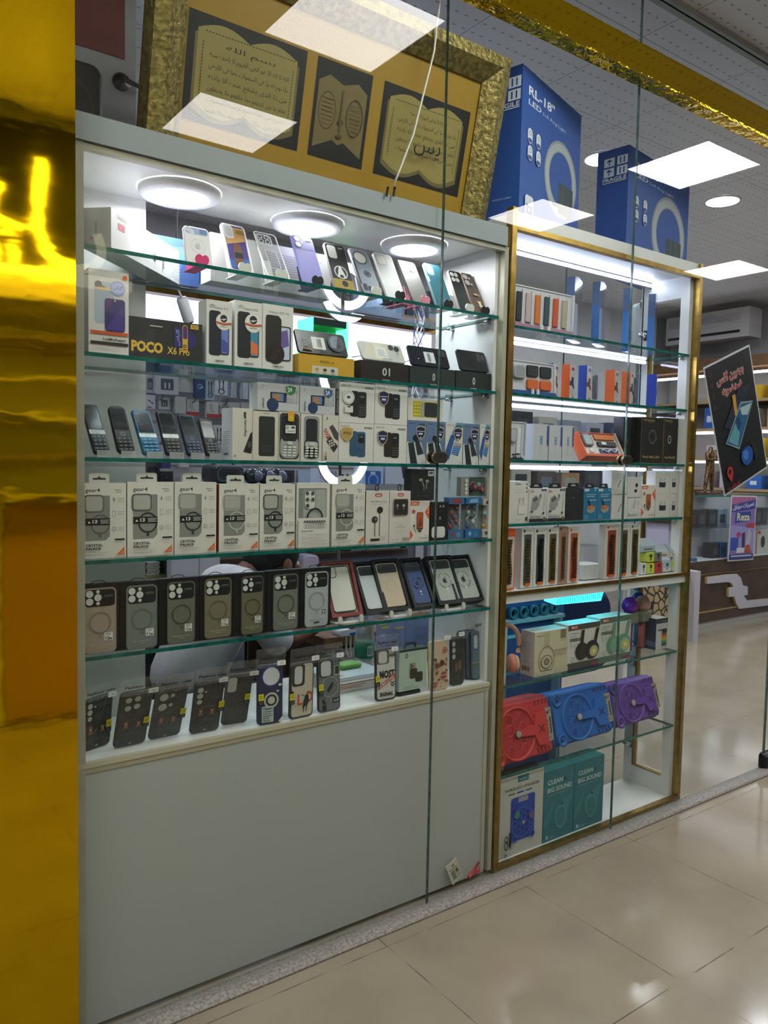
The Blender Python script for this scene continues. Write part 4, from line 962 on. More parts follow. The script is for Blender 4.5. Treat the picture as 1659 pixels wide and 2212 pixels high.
def shield(m, x, z, w, h, c, rim='c9b48a'):
    P = lambda k: [(x-w*k, z+h*k*.75), (x, z+h*k), (x+w*k, z+h*k*.75), (x+w*k*.95, z-h*k*.2), (x+w*k*.55, z-h*k*.72), (x, z-h*k), (x-w*k*.55, z-h*k*.72), (x-w*k*.95, z-h*k*.2)]
    m.pp(P(1), rim); m.pp(P(.88), c)
def nokia(model, c1, c2, sh=None, sq=False):
    def f(m, w, h):
        m.tx(model, w*.06, h*.90, h*.045, '45464a', w*.24); m.tx('NOKIA', w*.72, h*.87, h*.052, '2e3036', w*.24, bold=.03)
        m.prr(w*.30, w*.54, h*.16, h*.80, .008, c1); m.prr(w*.51, w*.76, h*.14, h*.79, .007, c2); m.pr(w*.55, w*.72, h*.50, h*.72, '191a1e'); m.tx('16:08', w*.58, h*.64, h*.05, 'a9adb5', w*.1)
        for r_ in range(4):
            for c_ in range(3): m.pr(w*(.555+.06*c_), w*(.595+.06*c_), h*(.2+.06*r_), h*(.23+.06*r_), '5d6064')
        if sh == 'pth': shield(m, w*.21, h*.72, w*.17, h*.19, 'b3924e', 'd0b478'); m.tx('PTH', w*.21, h*.70, h*.07, '3a3222', w*.2, 'c', bold=.02)
        elif sh == 'blue': shield(m, w*.24, h*.66, w*.15, h*.2, '20284e'); m.pr(w*.13, w*.35, h*.69, h*.71, 'b9bfd8'); m.prr(w*.18, w*.30, h*.60, h*.65, .001, 'c4cade')
        elif sh == 'seal': m.pc(w*.24, h*.63, w*.16, 'd8d8d4', n=24); m.ring(w*.24, h*.63, w*.12, w*.135, 'a9abb0'); m.prr(w*.19, w*.28, h*.60, h*.66, .001, '34405c'); m.prr(w*.13, w*.36, h*.25, h*.42, .002, 'cfd0cc'); m.prr(w*.2, w*.3, h*.38, h*.41, .001, '2b2b2b')
    return f
NB = 'd0cfca'
_, _, hA = carton('phone_box', 'white twin phone box with gold shield, lower left of the four stacked ones', 'box', 732, 806.5, 915, 999, z3, Y3, .055, NB, nokia('Nokia 105', '34566e', '35597a', 'pth'), 'stacked white twin phone boxes')
_, _, hB = carton('phone_box', 'white twin phone box with blue shield, lower right of the four stacked ones', 'box', 807.5, 878, 918, 1000, z3, Y3, .055, NB, nokia('Nokia 106', '2e2820', '2a2620', 'blue'), 'stacked white twin phone boxes')
carton('phone_box', 'white twin phone box with round grey seal, upper left of the four stacked ones', 'box', 733, 809, 828, 914, z3+hA+.001, Y3, .055, NB, nokia('Nokia 105', '232426', '2a2c2f', 'seal'), 'stacked white twin phone boxes')
carton('phone_box', 'white twin phone box with navy shield, upper right of the four stacked ones', 'box', 810, 880, 832, 917, z3+hB+.001, Y3, .055, NB, nokia('Nokia 105', '1f2022', '232528', 'blue'), 'stacked white twin phone boxes')
def d_blu(v):
    def f(m, w, h):
        if v == 0:
            m.pr(0, w, h*.5, h, '5d7396'); m.pp([(0, h*.5), (w*.75, h*.5), (w, h*.12), (w, h), (0, h)], '5d7396'); m.pp([(w*.06, h*.48), (w*.34, h*.5), (w*.56, 0), (w*.2, 0)], '23282e'); m.pp([(w*.36, h*.64), (w*.5, h*.66), (w*.9, h*.24), (w*.56, h*.2)], '2a3038'); m.pc(w*.42, h*.60, w*.13, '1d2126')
        else:
            m.pp([(w*.34, h*.72), (w*.62, h), (w, h), (w, h*.9), (w*.6, h*.7)], '5f8fa2'); m.pp([(w*.3, h*.70), (w*.58, h*.72), (w*.22, h*.1), (-0, h*.3)], '2b5590'); m.pp([(w*.52, h*.52), (w*.95, h*.5), (w*.74, h*.2), (w*.36, h*.26)], '3a6aa8'); m.pr(w*.46, w*.9, h*.44, h*.5, 'a79c7c')
            for r_ in range(4): m.pr(w*(.42-.02*r_), w*(.82-.03*r_), h*(.40-.05*r_), h*(.415-.05*r_), '7fa6d0')
        m.tx('Nokia 110', w*.08, h*.92, h*.032, '23324e', w*.34); m.tx('NOKIA', w*.60, h*.90, h*.038, '1d2c4a', w*.34, bold=.02)
        shield(m, w*.70, h*.72, w*.24, h*.17, '1c2244'); m.pr(w*.52, w*.88, h*.75, h*.765, 'b9bfd8'); m.prr(w*.58, w*.80, h*.68, h*.72, .001, 'c4cade'); m.pc(w*.69, h*.61, .003, 'c4cade'); m.tx('HMD', w*.76, h*.03, h*.028, '45484e', w*.16)
    return f
for i, (a, b, yt, v) in enumerate(((879, 920, 909, 0), (922, 960, 911, 0), (962, 999, 913, 1), (1001, 1034, 916, 0), (1036, 1070, 918, 1))):
    carton('phone_box', f'blue and white keypad phone box with navy shield sticker, {ORD[i]} from left of five', 'box', a, b, yt, 1003, z3, Y3, .05, 'c6c8c4', d_blu(v), 'blue and white keypad phone boxes')
hE = at(900, 909, Y3).z-z3
def d_yk(m, w, h):
    m.prr(w*.14, w*.86, h*.16, h*.86, .004, 'b5ac2c'); m.prr(w*.44, w*.85, h*.18, h*.84, .012, '2b2e2c'); m.pr(w*.36, w*.46, h*.2, h*.82, '9a9c8e')
    for r_ in range(4):
        for c_ in range(3): m.prr(w*(.17+.065*c_), w*(.21+.065*c_), h*(.24+.15*r_), h*(.32+.15*r_), .001, 'd4cc6a')
carton('phone_box', 'white box with a yellow keypad phone in its window, on the blue and white boxes', 'box', 881, 957, 862, 908, z3+hE+.001, Y3+.004, .045, 'c9c6bc', d_yk)
def d_ss(c):
    def f(m, w, h):
        m.prr(w*.30, w*.70, h*.32, h*.68, .003, '23262c'); m.prr(w*.34, w*.62, h*.36, h*.64, .001, '5d7fb0'); m.pp([(w*.36, h*.37), (w*.55, h*.37), (w*.5, h*.63), (w*.36, h*.6)], 'a87a4a'); m.pc(w*.36, h*.22, w*.14, '26395c', n=20)
        shield(m, w*.79, h*.78, w*.14, h*.2, c); m.tx('24', w*.72, h*.72, h*.16, 'd9e6d0', h*.18, rot=8, bold=.03); m.tx('SAMSUNG', w*.15, h*.08, h*.06, '3a4048', h*.36, rot=90, bold=.02); m.tx('SM-B315E', w*.95, h*.3, h*.05, '55585c', h*.5, rot=90)
        for r_ in range(4): m.pr(w*.66, w*.88, h*(.34+.06*r_), h*(.36+.06*r_), 'a0a4aa')
        m.tx('5 MP', w*.12, h*.8, h*.04, '55585c', h*.14, rot=90)
    return f
hk = at(600, 889, Y3).z-z3
carton('phone_box', 'silver phone box lying on its side with green 24 badge', 'box', 556, 646, 829, 887, z3+hk+.001, Y3, .05, 'b7babd', d_ss('2f7a5a'), 'silver phone boxes lying on their side', l='c9cdd4')
carton('phone_box', 'silver phone box lying on its side with blue 24 badge', 'box', 648, 724, 836, 892, z3+hk-.002+.001, Y3, .05, 'b7babd', d_ss('3a5a9a'), 'silver phone boxes lying on their side')
carton('phone_box', 'narrow dark phone box wedged between the silver and the white twin boxes', 'box', 725, 732, 840, 896, z3+hk+.001, Y3+.004, .05, '3a3d3f', lambda m, w, h: m.tx('Nokia 800', w*.7, h*.1, w*.4, 'b9bbb8', h*.8, rot=90))
# ---------------------------------------------------------------- fourth shelf: boxed cases and earphones
z4, Y4 = 1.206, .062
def d_gear(ringc, camc, code):
    def f(m, w, h):
        m.tx('gear4', w*.12, h*.88, h*.052, '2c2d2e', w*.31, bold=.01); m.tx(code, w*.90, h*.90, h*.016, '4a4b4c', w*.15, 'r', bold=.02); m.tx('BLACK', w*.90, h*.872, h*.014, '4a4b4c', w*.11, 'r', bold=.02)
        x0, x1, y0, y1 = w*.12, w*.64, h*.24, h*.835
        m.pp([(x0+.006, y0), (x1-.010, y0), (x1, y0+.010), (x1, y1), (x0+.008, y1), (x0, y1-.008), (x0, y0)], '7f827a'); m.pp([(x0, y1), (x0+.006, y1), (x0, y1-.006)], '232425')
        m.rrf(x0-.004, x0+(x1-x0)*.76, y0+(y1-y0)*.62, y1+.002, .010, .003, camc); m.prr(x0+.001, x0+(x1-x0)*.70, y0+(y1-y0)*.66, y1-.002, .008, 'a3a59c')
        m.ring(x0+(x1-x0)*.72, y0+(y1-y0)*.36, w*.19, w*.225, ringc, 1, 26, -52, 232) if False else None
        cx, cz = x0+(x1-x0)*.60, y0+(y1-y0)*.36; r1 = (x1-x0)*.40
        m.ring(cx, cz, r1*.84, r1, ringc, 1.06, 30); m.prr(cx-.003, cx+.003, y0+.006, y0+.020, .001, ringc)
        m.pr(x0, x1, h*.445, h*.535, '1d1e1f'); m.tx('13', x0+(x1-x0)*.28, h*.47, h*.045, 'd2d3cf', w*.10, bold=.03); m.tx("'", x0+(x1-x0)*.50, h*.49, h*.02, 'd2d3cf'); m.lines(x0+(x1-x0)*.60, x1-.001, h*.51, 3, h*.02, h*.008, 'c0c1bd'); m.pp([(x0+w*.04, h*.47), (x0+w*.1, h*.47), (x0+w*.07, h*.5)], 'd2d3cf')
        X = w*.72
        m.pr(X-.0008, X+.0008, h*.75, h*.81, '3a3b3b'); m.pr(X-.005, X+.005, h*.778, h*.783, '3a3b3b'); m.rrf(X-.004, X+.004, h*.55, h*.63, .001, .0007, '4a4b4b'); m.ring(X, h*.385, .0045, .0055, '4a4b4b', 1, 14); m.pp([(X-.003, h*.37), (X-.002, h*.37), (X+.003, h*.40), (X+.002, h*.40)], '4a4b4b')
        for zz in (.8, .62, .41): m.lines(w*.80, w*.95, h*zz, 3, h*.022, h*.006, '8b8c88')
        m.prr(w*.73, w*.95, h*.235, h*.26, .001, '2a2b2b'); m.tx('CRYSTAL', w*.11, h*.165, h*.032, '2a2b2b', w*.36, bold=.04); m.tx('PALACE', w*.11, h*.12, h*.032, '2a2b2b', w*.32, bold=.04); m.lines(w*.11, w*.58, h*.085, 2, h*.025, h*.007, 'a2a39e')
        m.pp([(w*.76, h*.045), (w*.94, h*.045), (w*.94, h*.15)], 'cc6630'); m.pp([(w*.84, h*.06), (w*.92, h*.06), (w*.92, h*.1)], 'd98a5c')
    return f
GRAY = 'cdccc3'
gears = [(172, 272.5, 1044, 1203, '5d5f61', '5a5c5e', 'IPHONE 13', 'far left, grey camera rim'), (275, 375, 1042, 1200, '2c2e30', '4a4d4f', 'IPHONE 14', 'second from the left with near black ring'),
         (377, 467, 1042, 1197, '36383a', '8b8d86', 'IPHONE 13', 'third from the left with pale camera rim'), (473, 559, 1046, 1193, 'a7a9a3', 'a9aba4', 'IPHONE 15', 'fourth from the left with white ring'),
         (561, 637, 1046, 1190, '2a2c30', '45474a', 'IPHONE 14', 'fifth from the left with black ring'), (717, 788, 1046, 1179, 'a7a9a3', '9da09a', 'IPHONE 15', 'right of the clear window lens case box')]
for i, (a, b, yt, yb, rc, cc, cd_, lb) in enumerate(gears):
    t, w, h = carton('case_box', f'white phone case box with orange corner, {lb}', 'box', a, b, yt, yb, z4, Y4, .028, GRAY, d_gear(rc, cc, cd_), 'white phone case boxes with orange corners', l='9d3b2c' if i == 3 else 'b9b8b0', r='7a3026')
    hg = MB(); P = rr_pts(w*.22, w*.66, h-.002, h+.024, .006); hg.prism(P, .010, .012, 'c6c5bd'); hg.frame(Matrix.Translation((0, .010, 0))); hg.pp([(w*.30, h+.008), (w*.58, h+.008), (w*.58, h+.012), (w*.47, h+.013), (w*.44, h+.018), (w*.41, h+.013), (w*.30, h+.012)], '2c2d2e')
    hg.build('hang_tab', t)
    if i in (0, 1, 2): q = MB(); q.pp([(0, 0), (0, 1), (1, 1)], 'cc6630')
def d_lens(m, w, h):
    m.pr(w*.06, w*.90, h*.46, h*.92, '6e716b'); m.pr(w*.06, w*.88, h*.46, h*.90, '9fa29b'); m.pr(w*.06, w*.2, h*.46, h*.9, '7b7e77')
    m.prr(w*.22, w*.56, h*.59, h*.89, .010, '4a4c4b'); m.prr(w*.235, w*.545, h*.60, h*.88, .009, 'c9cac5')
    for x, z in ((.31, .84), (.47, .84), (.31, .745), (.47, .745), (.31, .65)): m.pc(w*x, h*z, .0052, '2a2c2c'); m.ring(w*x, h*z, .0045, .006, '6b6d6c', 1, 14); m.pc(w*x, h*z, .002, '6c706e')
    m.ring(w*.53, h*.46, w*.20, w*.245, '22262a', 1.05, 24, 0, 180); m.pr(w*.04, w*.92, h*.0, h*.46, GRAY); m.tx('INSTRUCTIONS', w*.13, h*.245, h*.018, '3a3b3b', w*.34, bold=.03)
    for i in range(9): m.rrf(w*(.20+.071*i), w*(.26+.071*i), h*.30, h*.42, .001, .0009, '6a6b74'); m.pr(w*(.205+.071*i), w*(.255+.071*i), h*.39, h*.42, '55565a')
    for i in range(4): m.rrf(w*.13, w*.27, h*(.185-.05*i), h*(.225-.05*i), .001, .0006, '9a9b97'); m.lines(w*.31, w*.88, h*(.21-.05*i), 2, h*.014, h*.004, '9a9b97')
    m.tx('A 9', w*.76, h*.035, h*.016, '77786f', w*.1)
t, w, h = carton('case_box', 'white box with a five lens camera rim and instruction drawings behind its window', 'box', 640, 712, 1044, 1184, z4, Y4, .03, GRAY, d_lens, None, l='a9a8a0')
def d_ao1(m, w, h):
    m.prr(w*.38, w*.70, h*.885, h*.955, .006, 'a8432f'); m.tx('A!O', w*.54, h*.90, h*.035, 'd8d5cf', w*.24, 'c', bold=.03); m.tx('USB-C HEADPHONES', w*.18, h*.79, h*.022, '77736c', w*.70, bold=.01); m.pr(w*.18, w*.86, h*.755, h*.76, 'b5b2aa')
    m.pc(w*.60, h*.64, w*.13, '2a2926', h*.065); m.pr(w*.58, w*.605, h*.14, h*.60, '3d3c39'); m.pc(w*.38, h*.46, w*.13, '34322f', h*.065); m.pc(w*.42, h*.47, w*.06, '6a6762', h*.03); m.pr(w*.375, w*.40, h*.14, h*.43, '3d3c39'); m.pr(w*.2, w*.6, h*.06, h*.10, '2c2a27'); m.tx('AO-E6', w*.64, h*.12, h*.02, '8a877f', w*.22); m.lines(w*.64, w*.86, h*.10, 2, h*.025, h*.006, 'a5a29a')
def d_ao2(m, w, h):
    m.prr(w*.38, w*.68, h*.89, h*.96, .006, 'a8432f'); m.tx('A!O', w*.53, h*.905, h*.035, 'd8d5cf', w*.22, 'c', bold=.03)
    for i in range(14): m.pr(w*.03, w*(.35-.02*i), h*(.93-.03*i), h*(.934-.03*i), 'b3b0a8')
    m.prr(w*.16, w*.86, h*.53, h*.85, .006, '9a7468'); m.prr(w*.18, w*.84, h*.54, h*.84, .005, '2c2a28'); m.pc(w*.34, h*.72, w*.06, '8c8a84', h*.03); m.pr(w*.33, w*.36, h*.64, h*.71, '8c8a84'); m.pc(w*.64, h*.72, w*.07, 'a5a39c', h*.03); m.pr(w*.62, w*.65, h*.64, h*.71, '8c8a84')
    m.tx('USB-C', w*.40, h*.33, h*.024, '6f6c66', w*.22); m.tx('HEADPHONES', w*.28, h*.29, h*.024, '6f6c66', w*.46); m.pr(w*.05, w*.95, h*.40, h*.403, 'a9a69e'); m.lines(w*.2, w*.85, h*.24, 2, h*.04, h*.005, 'a9a69e'); m.bars(w*.60, w*.90, h*.03, h*.10, '55534f', 10); m.tx('C E', w*.08, h*.05, h*.03, '77746e', w*.3)
def loop(t, w, h, c='22222a'):
    q = MB(); q.tube([(w*.5+.006*math.cos(a)-.0, .006, h+.010+.011*math.sin(a)) for a in [2*PI*i/14-PI/2 for i in range(15)]], .0018, c, 6); q.build('hang_loop', t)
for args, lb, dr in (((790, 840, 1061, 1174), 'white earphone box with two hanging dark buds printed on it', d_ao1), ((841, 886, 1061, 1171), 'white earphone box with a square dark window showing earbuds', d_ao2)):
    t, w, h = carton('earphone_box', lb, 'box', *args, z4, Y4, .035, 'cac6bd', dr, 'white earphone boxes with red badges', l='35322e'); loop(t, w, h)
def d_2in1(m, w, h):
    m.pp([(0, h*.88), (w*.42, h*.88), (w*.46, h*.92), (w*.46, h*.98), (0, h*.98)], 'cc5a28'); m.tx('2-IN-1', w*.05, h*.90, h*.055, 'e5ddd2', w*.36, bold=.02); m.pp([(w, h*.9), (w*.76, h*.72), (w, h*.52)], 'cc5a28'); m.pp([(0, h*.3), (w*.16, h*.16), (0, h*.04)], 'cc5a28'); m.lines(w*.62, w*.95, h*.93, 2, h*.03, h*.007, 'b5b1a9')
    for i in range(3): m.pc(w*.92, h*(.80-.05*i), .002, 'e0d5c8')
    m.pc(w*.16, h*.74, .006, 'b8452c'); m.prr(w*.33, w*.66, h*.30, h*.72, .003, '4a3a34'); m.prr(w*.35, w*.64, h*.33, h*.71, .002, 'b05630'); m.pp([(w*.36, h*.34), (w*.63, h*.4), (w*.5, h*.6)], '7a3a26'); m.prr(w*.40, w*.58, h*.24, h*.28, .001, '232323'); m.prr(w*.14, w*.22, h*.36, h*.42, .002, '232323'); m.pp([(w*.18, h*.36), (w*.28, h*.24), (w*.26, h*.23), (w*.16, h*.34)], '232323')
    m.tx('TWS WIRELESS', w*.44, h*.07, h*.026, '3a3733', w*.5, bold=.02); m.tx('NK-04', w*.74, h*.12, h*.022, 'b0764c', w*.2)
t, w, h2 = carton('earphone_box', 'orange and white microphone box marked two in one on the fourth shelf', 'box', 886, 927, 1082, 1168, z4, Y4, .04, 'd2cec6', d_2in1)
def d_pods(m, w, h):
    m.pc(w*.40, h*.66, w*.09, 'b0b2b0', h*.045); m.pp([(w*.42, h*.64), (w*.46, h*.66), (w*.58, h*.42), (w*.54, h*.4)], '8d8f8d'); m.pc(w*.68, h*.62, w*.08, 'a0a2a0', h*.05); m.pr(w*.63, w*.67, h*.36, h*.6, '8d8f8d'); m.pr(w*.52, w*.56, h*.3, h*.44, '77797a')
    m.prr(w*.70, w*.97, h*.78, h*.95, .002, 'b9bcb8'); m.pc(w*.83, h*.88, w*.09, '4a4e50', h*.03); m.pr(w*.04, w*.78, h*.24, h*.245, '5a5c5a'); m.tx('AKG TUNED', w*.22, h*.12, h*.055, '55585a', w*.55)
carton('earphone_box', 'charcoal earphone box with silver buds standing on the orange and white microphone box', 'box', 889, 938, 1014, 1081, z4+h2+.001, Y4+.002, .04, '2c2e2d', d_pods)
def d_wcase(m, w, h): m.prr(w*.10, w*.86, h*.07, h*.36, .010, 'c9cac6'); m.prr(w*.52, w*.60, h*.86, h*.92, .001, '8b8d8b'); m.prr(w*.68, w*.78, h*.86, h*.92, .001, '8b8d8b'); m.prr(w*.5, w*.6, h*.54, h*.62, .001, '77797a'); m.lines(w*.5, w*.7, h*.78, 2, h*.03, h*.007, '4a4c4c')
carton('earphone_box', 'black earbud box with a white charging case printed at its foot', 'box', 929, 967, 1085, 1165, z4, Y4, .04, '1c1d1e', d_wcase)
def clearpack(name, lb, a, b, yt, yb, z0, Y, d, cards, buds, group):
    x, w, h = fx(a, b, yt, yb, z0, Y)
    t = thing(name, lb, 'earphones', (x, Y, z0+.0008), group=group)
    q = MB(); q.box(0, w, 0, d, 0, h, 'clear'); q.build('clear_case', t)
    q = MB(); q.box(.002, w-.002, .002, d-.002, .001, h*.22, cards[0]); q.box(.002, w-.002, .002, d-.002, h*.84, h-.001, cards[1]); q.box(.002, w-.002, d-.003, d-.0015, h*.22, h*.84, cards[2])
    q.frame(Matrix.Translation((0, .0019, 0)))
    q.pc(w*.3, h*.12, w*.1, cards[3]); q.pc(w*.65, h*.11, w*.14, cards[4]); q.pp([(w*.2, h*.87), (w*.8, h*.87), (w*.7, h*.97), (w*.3, h*.96)], cards[3]); q.build('printed_card', t)
    q = MB(); rs = random.Random(int(a))
    for k in range(2):
        pts = [(w*(.3+.4*k)+w*.12*math.sin(j*1.3+k), d*.45, h*(.26+.054*j)) for j in range(11)]
        q.tube(pts, .0016, buds[0], 5)
    for j in range(5):
        q.ball((w*(.25+.5*((j*37) % 10)/10), d*.4, h*(.3+.11*j)), (.0075, .006, .0085), buds[1+j % (len(buds)-1)], 8, 6)
    q.build('earbuds', t)
clearpack('earphone_pack', 'clear pack of red earphones on blue card, left of three', 969, 1004, 1075, 1164, z4, Y4, .03, ('3a6a8c', '3a6a94', '7d868a', 'a04038', '6a86b0'), ('5a3a3c', 'a0443c', '8a3434', '5a4a58'), 'clear packs of character coloured earphones')
clearpack('earphone_pack', 'clear pack of blue and white earphones on blue card, middle of three', 1006, 1041, 1075, 1163, z4, Y4, .03, ('2f6a9c', '2f6aa0', '83898a', '7fb0d0', '4a80b0'), ('c9cbca', '35608c', 'c9cac6', '4a4c58', '8fb59c'), 'clear packs of character coloured earphones')
clearpack('earphone_pack', 'clear pack of yellow and brown earphones on white card, right of three', 1043, 1072, 1078, 1162, z4, Y4, .03, ('c2bfb4', 'bfbcb4', '8a8d88', '3a2c22', '4a3a28'), ('b89a4a', 'c08a3c', '3c3026', 'a8643c', '8fb0a8'), 'clear packs of character coloured earphones')
x, w, h = fx(994, 1074, 1018, 1063, 1.30, .07); hz = at(1010, 1075, Y4).z
t = thing('earphone_pack', 'wide clear pack with pink and black earphones, lying on the three coloured packs', 'earphones', (at(994, 1040, .07).x, .065, hz+.003))
w = at(1074, 1040, .065).x-at(994, 1040, .065).x; h = .068
q = MB(); q.box(0, w, 0, .026, 0, h, 'clear'); q.build('clear_case', t)
q = MB(); q.box(.002, w*.22, .002, .024, .002, h-.002, '8d938c'); q.box(w*.22, w*.84, .016, .024, .002, h-.002, '4c6058'); q.box(w*.72, w-.002, .002, .015, .002, h-.002, 'c5c2b6'); q.frame(Matrix.Translation((0, .0018, 0)))
for i in range(7): q.pc(w*(.76+.034*i), h*(.2+.1*((i*3) % 7)), .005, ('a8483c', '55453c', 'b5837a')[i % 3])
for i in range(4): q.pc(w*.14, h*(.2+.2*i), .006, 'd0cdc2')
q.build('printed_card', t)
q = MB(); q.tube([(w*.28+w*.06*j, .010, h*(.55+.2*math.sin(j*1.1))) for j in range(8)], .0022, 'a8506a', 5)
for j in range(4): q.ball((w*(.32+.1*j), .009, h*(.35+.12*(j % 3))), (.009, .006, .009), ('2a2426', 'a8506a', '77a08c', 'b05048')[j], 8, 6)
q.build('earbuds', t)

# ---------------------------------------------------------------- fifth shelf: black window boxes and tilted framed boxes
z5, Y5 = .967, .062
BW = [(172, 258, 1262, 1424, (180, 251, 1270, 1411), '93867a', '80746a', '12'), (259, 342, 1256, 1414, (272, 339, 1264, 1401), '69706a', '5d645e', '11'), (343, 430, 1249, 1402, (360, 421, 1256, 1390), '62645a', '4a3f33', '12'),
      (431, 503, 1243, 1388, (441, 499, 1249, 1378), '6f6a54', '5b5540', '11'), (504, 574, 1238, 1380, (520, 568, 1244, 1370), '62604c', '3f3d30', '11'), (577, 648, 1232, 1371, (589, 643, 1240, 1361), '696c63', '474940', '15'), (649, 714, 1227, 1362, (658, 708, 1235, 1353), '9ea5a8', '8b9295', '11')]
for i, (a, b, yt, yb, cs, c, rc, no) in enumerate(BW):
    x, w, h = fx(a, b, yt, yb, z5, Y5)
    t = thing('window_box', f'black window box with {("tan", "greenish grey", "brown ringed", "olive gold", "dark olive", "grey", "silver")[i]} phone case, {ORD[i]} from left on the fifth shelf', 'box', (x, Y5, z5+.0006), group='black window boxes with framed phone cases')
    m = MB(); P = rr_pts(0, w, 0, h, .001); cx0, cx1 = at(cs[0], (cs[2]+cs[3])/2, Y5).x-x, at(cs[1], (cs[2]+cs[3])/2, Y5).x-x
    cz1, cz0 = at((cs[0]+cs[1])/2, cs[2], Y5).z-z5, at((cs[0]+cs[1])/2, cs[3], Y5).z-z5
    m.box(0, w, 0, .022, 0, h, '121213', r='c9c9c5' if i == 4 else '1a1a1b'); m.build('carton_body', t)
    q = MB(); q.rbox(cx0, cx1, cz0, cz1, .012, -.0022, .001, c, rc, bev=.0012); q.frame(Matrix.Translation((0, -.0022, 0)))
    W_, H_ = cx1-cx0, cz1-cz0; X = lambda u: cx0+u*W_
    Z = lambda v: cz0+v*H_
    q.rrf(cx0, cx1, cz0, cz1, .012, .0022, rc); q.prr(X(.05), X(.95), Z(.715), Z(.975), .009, '17181a')
    for u, v, r in ((.18, .912, .0074), (.18, .795, .0074), (.43, .853, .0074), (.43, .942, .0036), (.43, .764, .0036)): q.pc(X(u), Z(v), r*W_/.066, 'b9bcb8')
    q.pr(X(.62), X(.88), Z(.875), Z(.882), '8b8d8c'); q.pr(X(.58), X(.9), Z(.855), Z(.86), '6a6c6b')
    q.ring(X(.5), Z(.47), W_*.30, W_*.335, rc, 1, 30); q.ring(X(.5), Z(.47), W_*.318, W_*.325, '2c261f' if i == 2 else rc, 1, 30); q.prr(X(.47), X(.53), Z(.24), Z(.28), .001, rc); q.tx('Magnetic IQ for iPhone', X(.2), Z(.12), .0032, 'b0b3ac' if i != 6 else '33383c', W_*.6); q.pr(X(.38), X(.62), Z(.09), Z(.096), 'a0a39c' if i != 6 else '33383c')
    pc_ = q.build('phone_case', t)
    q = MB().frame(Matrix.Translation((0, -.0030, 0)))
    if i != 6: q.prr(X(.62), X(.88), Z(.19), Z(.31), .001, 'c9cbc6'); q.lines(X(.66), X(.84), Z(.295), 2, H_*.02, H_*.008, '55585a'); q.tx(no, X(.66), Z(.205), H_*.045, '2a2c2c', W_*(.12 if i == 0 else .1), bold=.02); q.pr(X(.78), X(.85), Z(.205), Z(.225), '2a2c2c')
    else: q.tx('11', X(.74), Z(.21), H_*.055, '2a3034', W_*.13, bold=.02); q.pr(X(.72), X(.9), Z(.29), Z(.30), '2a3034'); q.prr(X(.38), X(.62), Z(.065), Z(.085), .001, '3a4044')
    q.build('price_sticker', pc_)
    q = MB(); q.tube([(w*.5+.018*math.cos(a), .011, h+.007*math.sin(a)) for a in [PI*k/8 for k in range(9)]], .0011, '1a1a1c', 5); q.build('hang_loop', t)
def tray_box(bl, br, tl, c, label, inner, dep=.028, rz=0, group=None):
    A, r, rx, w, h = lean(bl, br, tl, z5+.016, Y5+.012, rz)
    A.x = min(A.x, 1.884-w)
    t = thing('window_box', label, 'box', A, r, rx, group)
    m = MB(); rim = .010
    m.prism(rr_pts(0, w, 0, h, .002, 2), -.012, dep-.012, c, None, True, rr_pts(rim, w-rim, rim, h-rim, .003, 2)); m.box(rim, w-rim, -.001, .0, rim, h-rim, inner[0] if inner[0] else c); m.build('tray', t)
    q = MB(); inner[1](q, w, h, rim); q.build('phone_case', t)
    return t, w, h
def in_red(q, w, h, e): q.rbox(e+.004, w-e-.010, e+.006, h-e-.008, .010, -.007, -.002, 'c2c0b6', 'c2c0b6'); q.frame(Matrix.Translation((0, -.007, 0))); q.rrf(e+.002, w-e-.006, e+.004, h-e-.006, .012, .0035, '1c1b1a'); q.rrf(e+.002, e+w*.34, h*.70, h-e-.006, .010, .0025, '2a2826')
def in_apple(c, cp, ring, lens, lg='2a2c2c'):
    def f(q, w, h, e):
        q.rbox(e+.002, w-e-.002, e+.003, h-e-.004, .010, -.009, -.002, c, bev=.0012); q.frame(Matrix.Translation((0, -.009, 0)))
        x0, x1, z0, z1_ = e+.002, w-e-.002, e+.003, h-e-.004; W_, H_ = x1-x0, z1_-z0
        q.rrf(x0, x1, z0, z1_, .010, .0018, cp); q.prr(x0+W_*.05, x1-W_*.05, z0+H_*.77, z1_-.003, .007, '1f262b')
        for i in range(lens): q.pc(x0+W_*(.2+.22*(i % 2)), z0+H_*(.92-.06*i), .006, '2c3338'); q.ring(x0+W_*(.2+.22*(i % 2)), z0+H_*(.92-.06*i), .006, .0075, '3b4348', 1, 14)
        if ring:
            for k in range(4): q.ring(x0+W_*.5, z0+H_*.49, W_*.27, W_*.32, ring, 1, 8, 15+90*k, 80+90*k)
            apple(q, x0+W_*.5, z0+H_*.48, W_*.2, lg); q.pp([(x0+W_*.5, z0+H_*.30), (x0+W_*.55, z0+H_*.27), (x0+W_*.5, z0+H_*.24), (x0+W_*.45, z0+H_*.27)], 'd5d8d6'); q.pc(x0+W_*.5, z0+H_*.2, .002, 'd5d8d6')
        else: q.ring(x0+W_*.5, z0+H_*.47, W_*.22, W_*.23, cp)
    return f
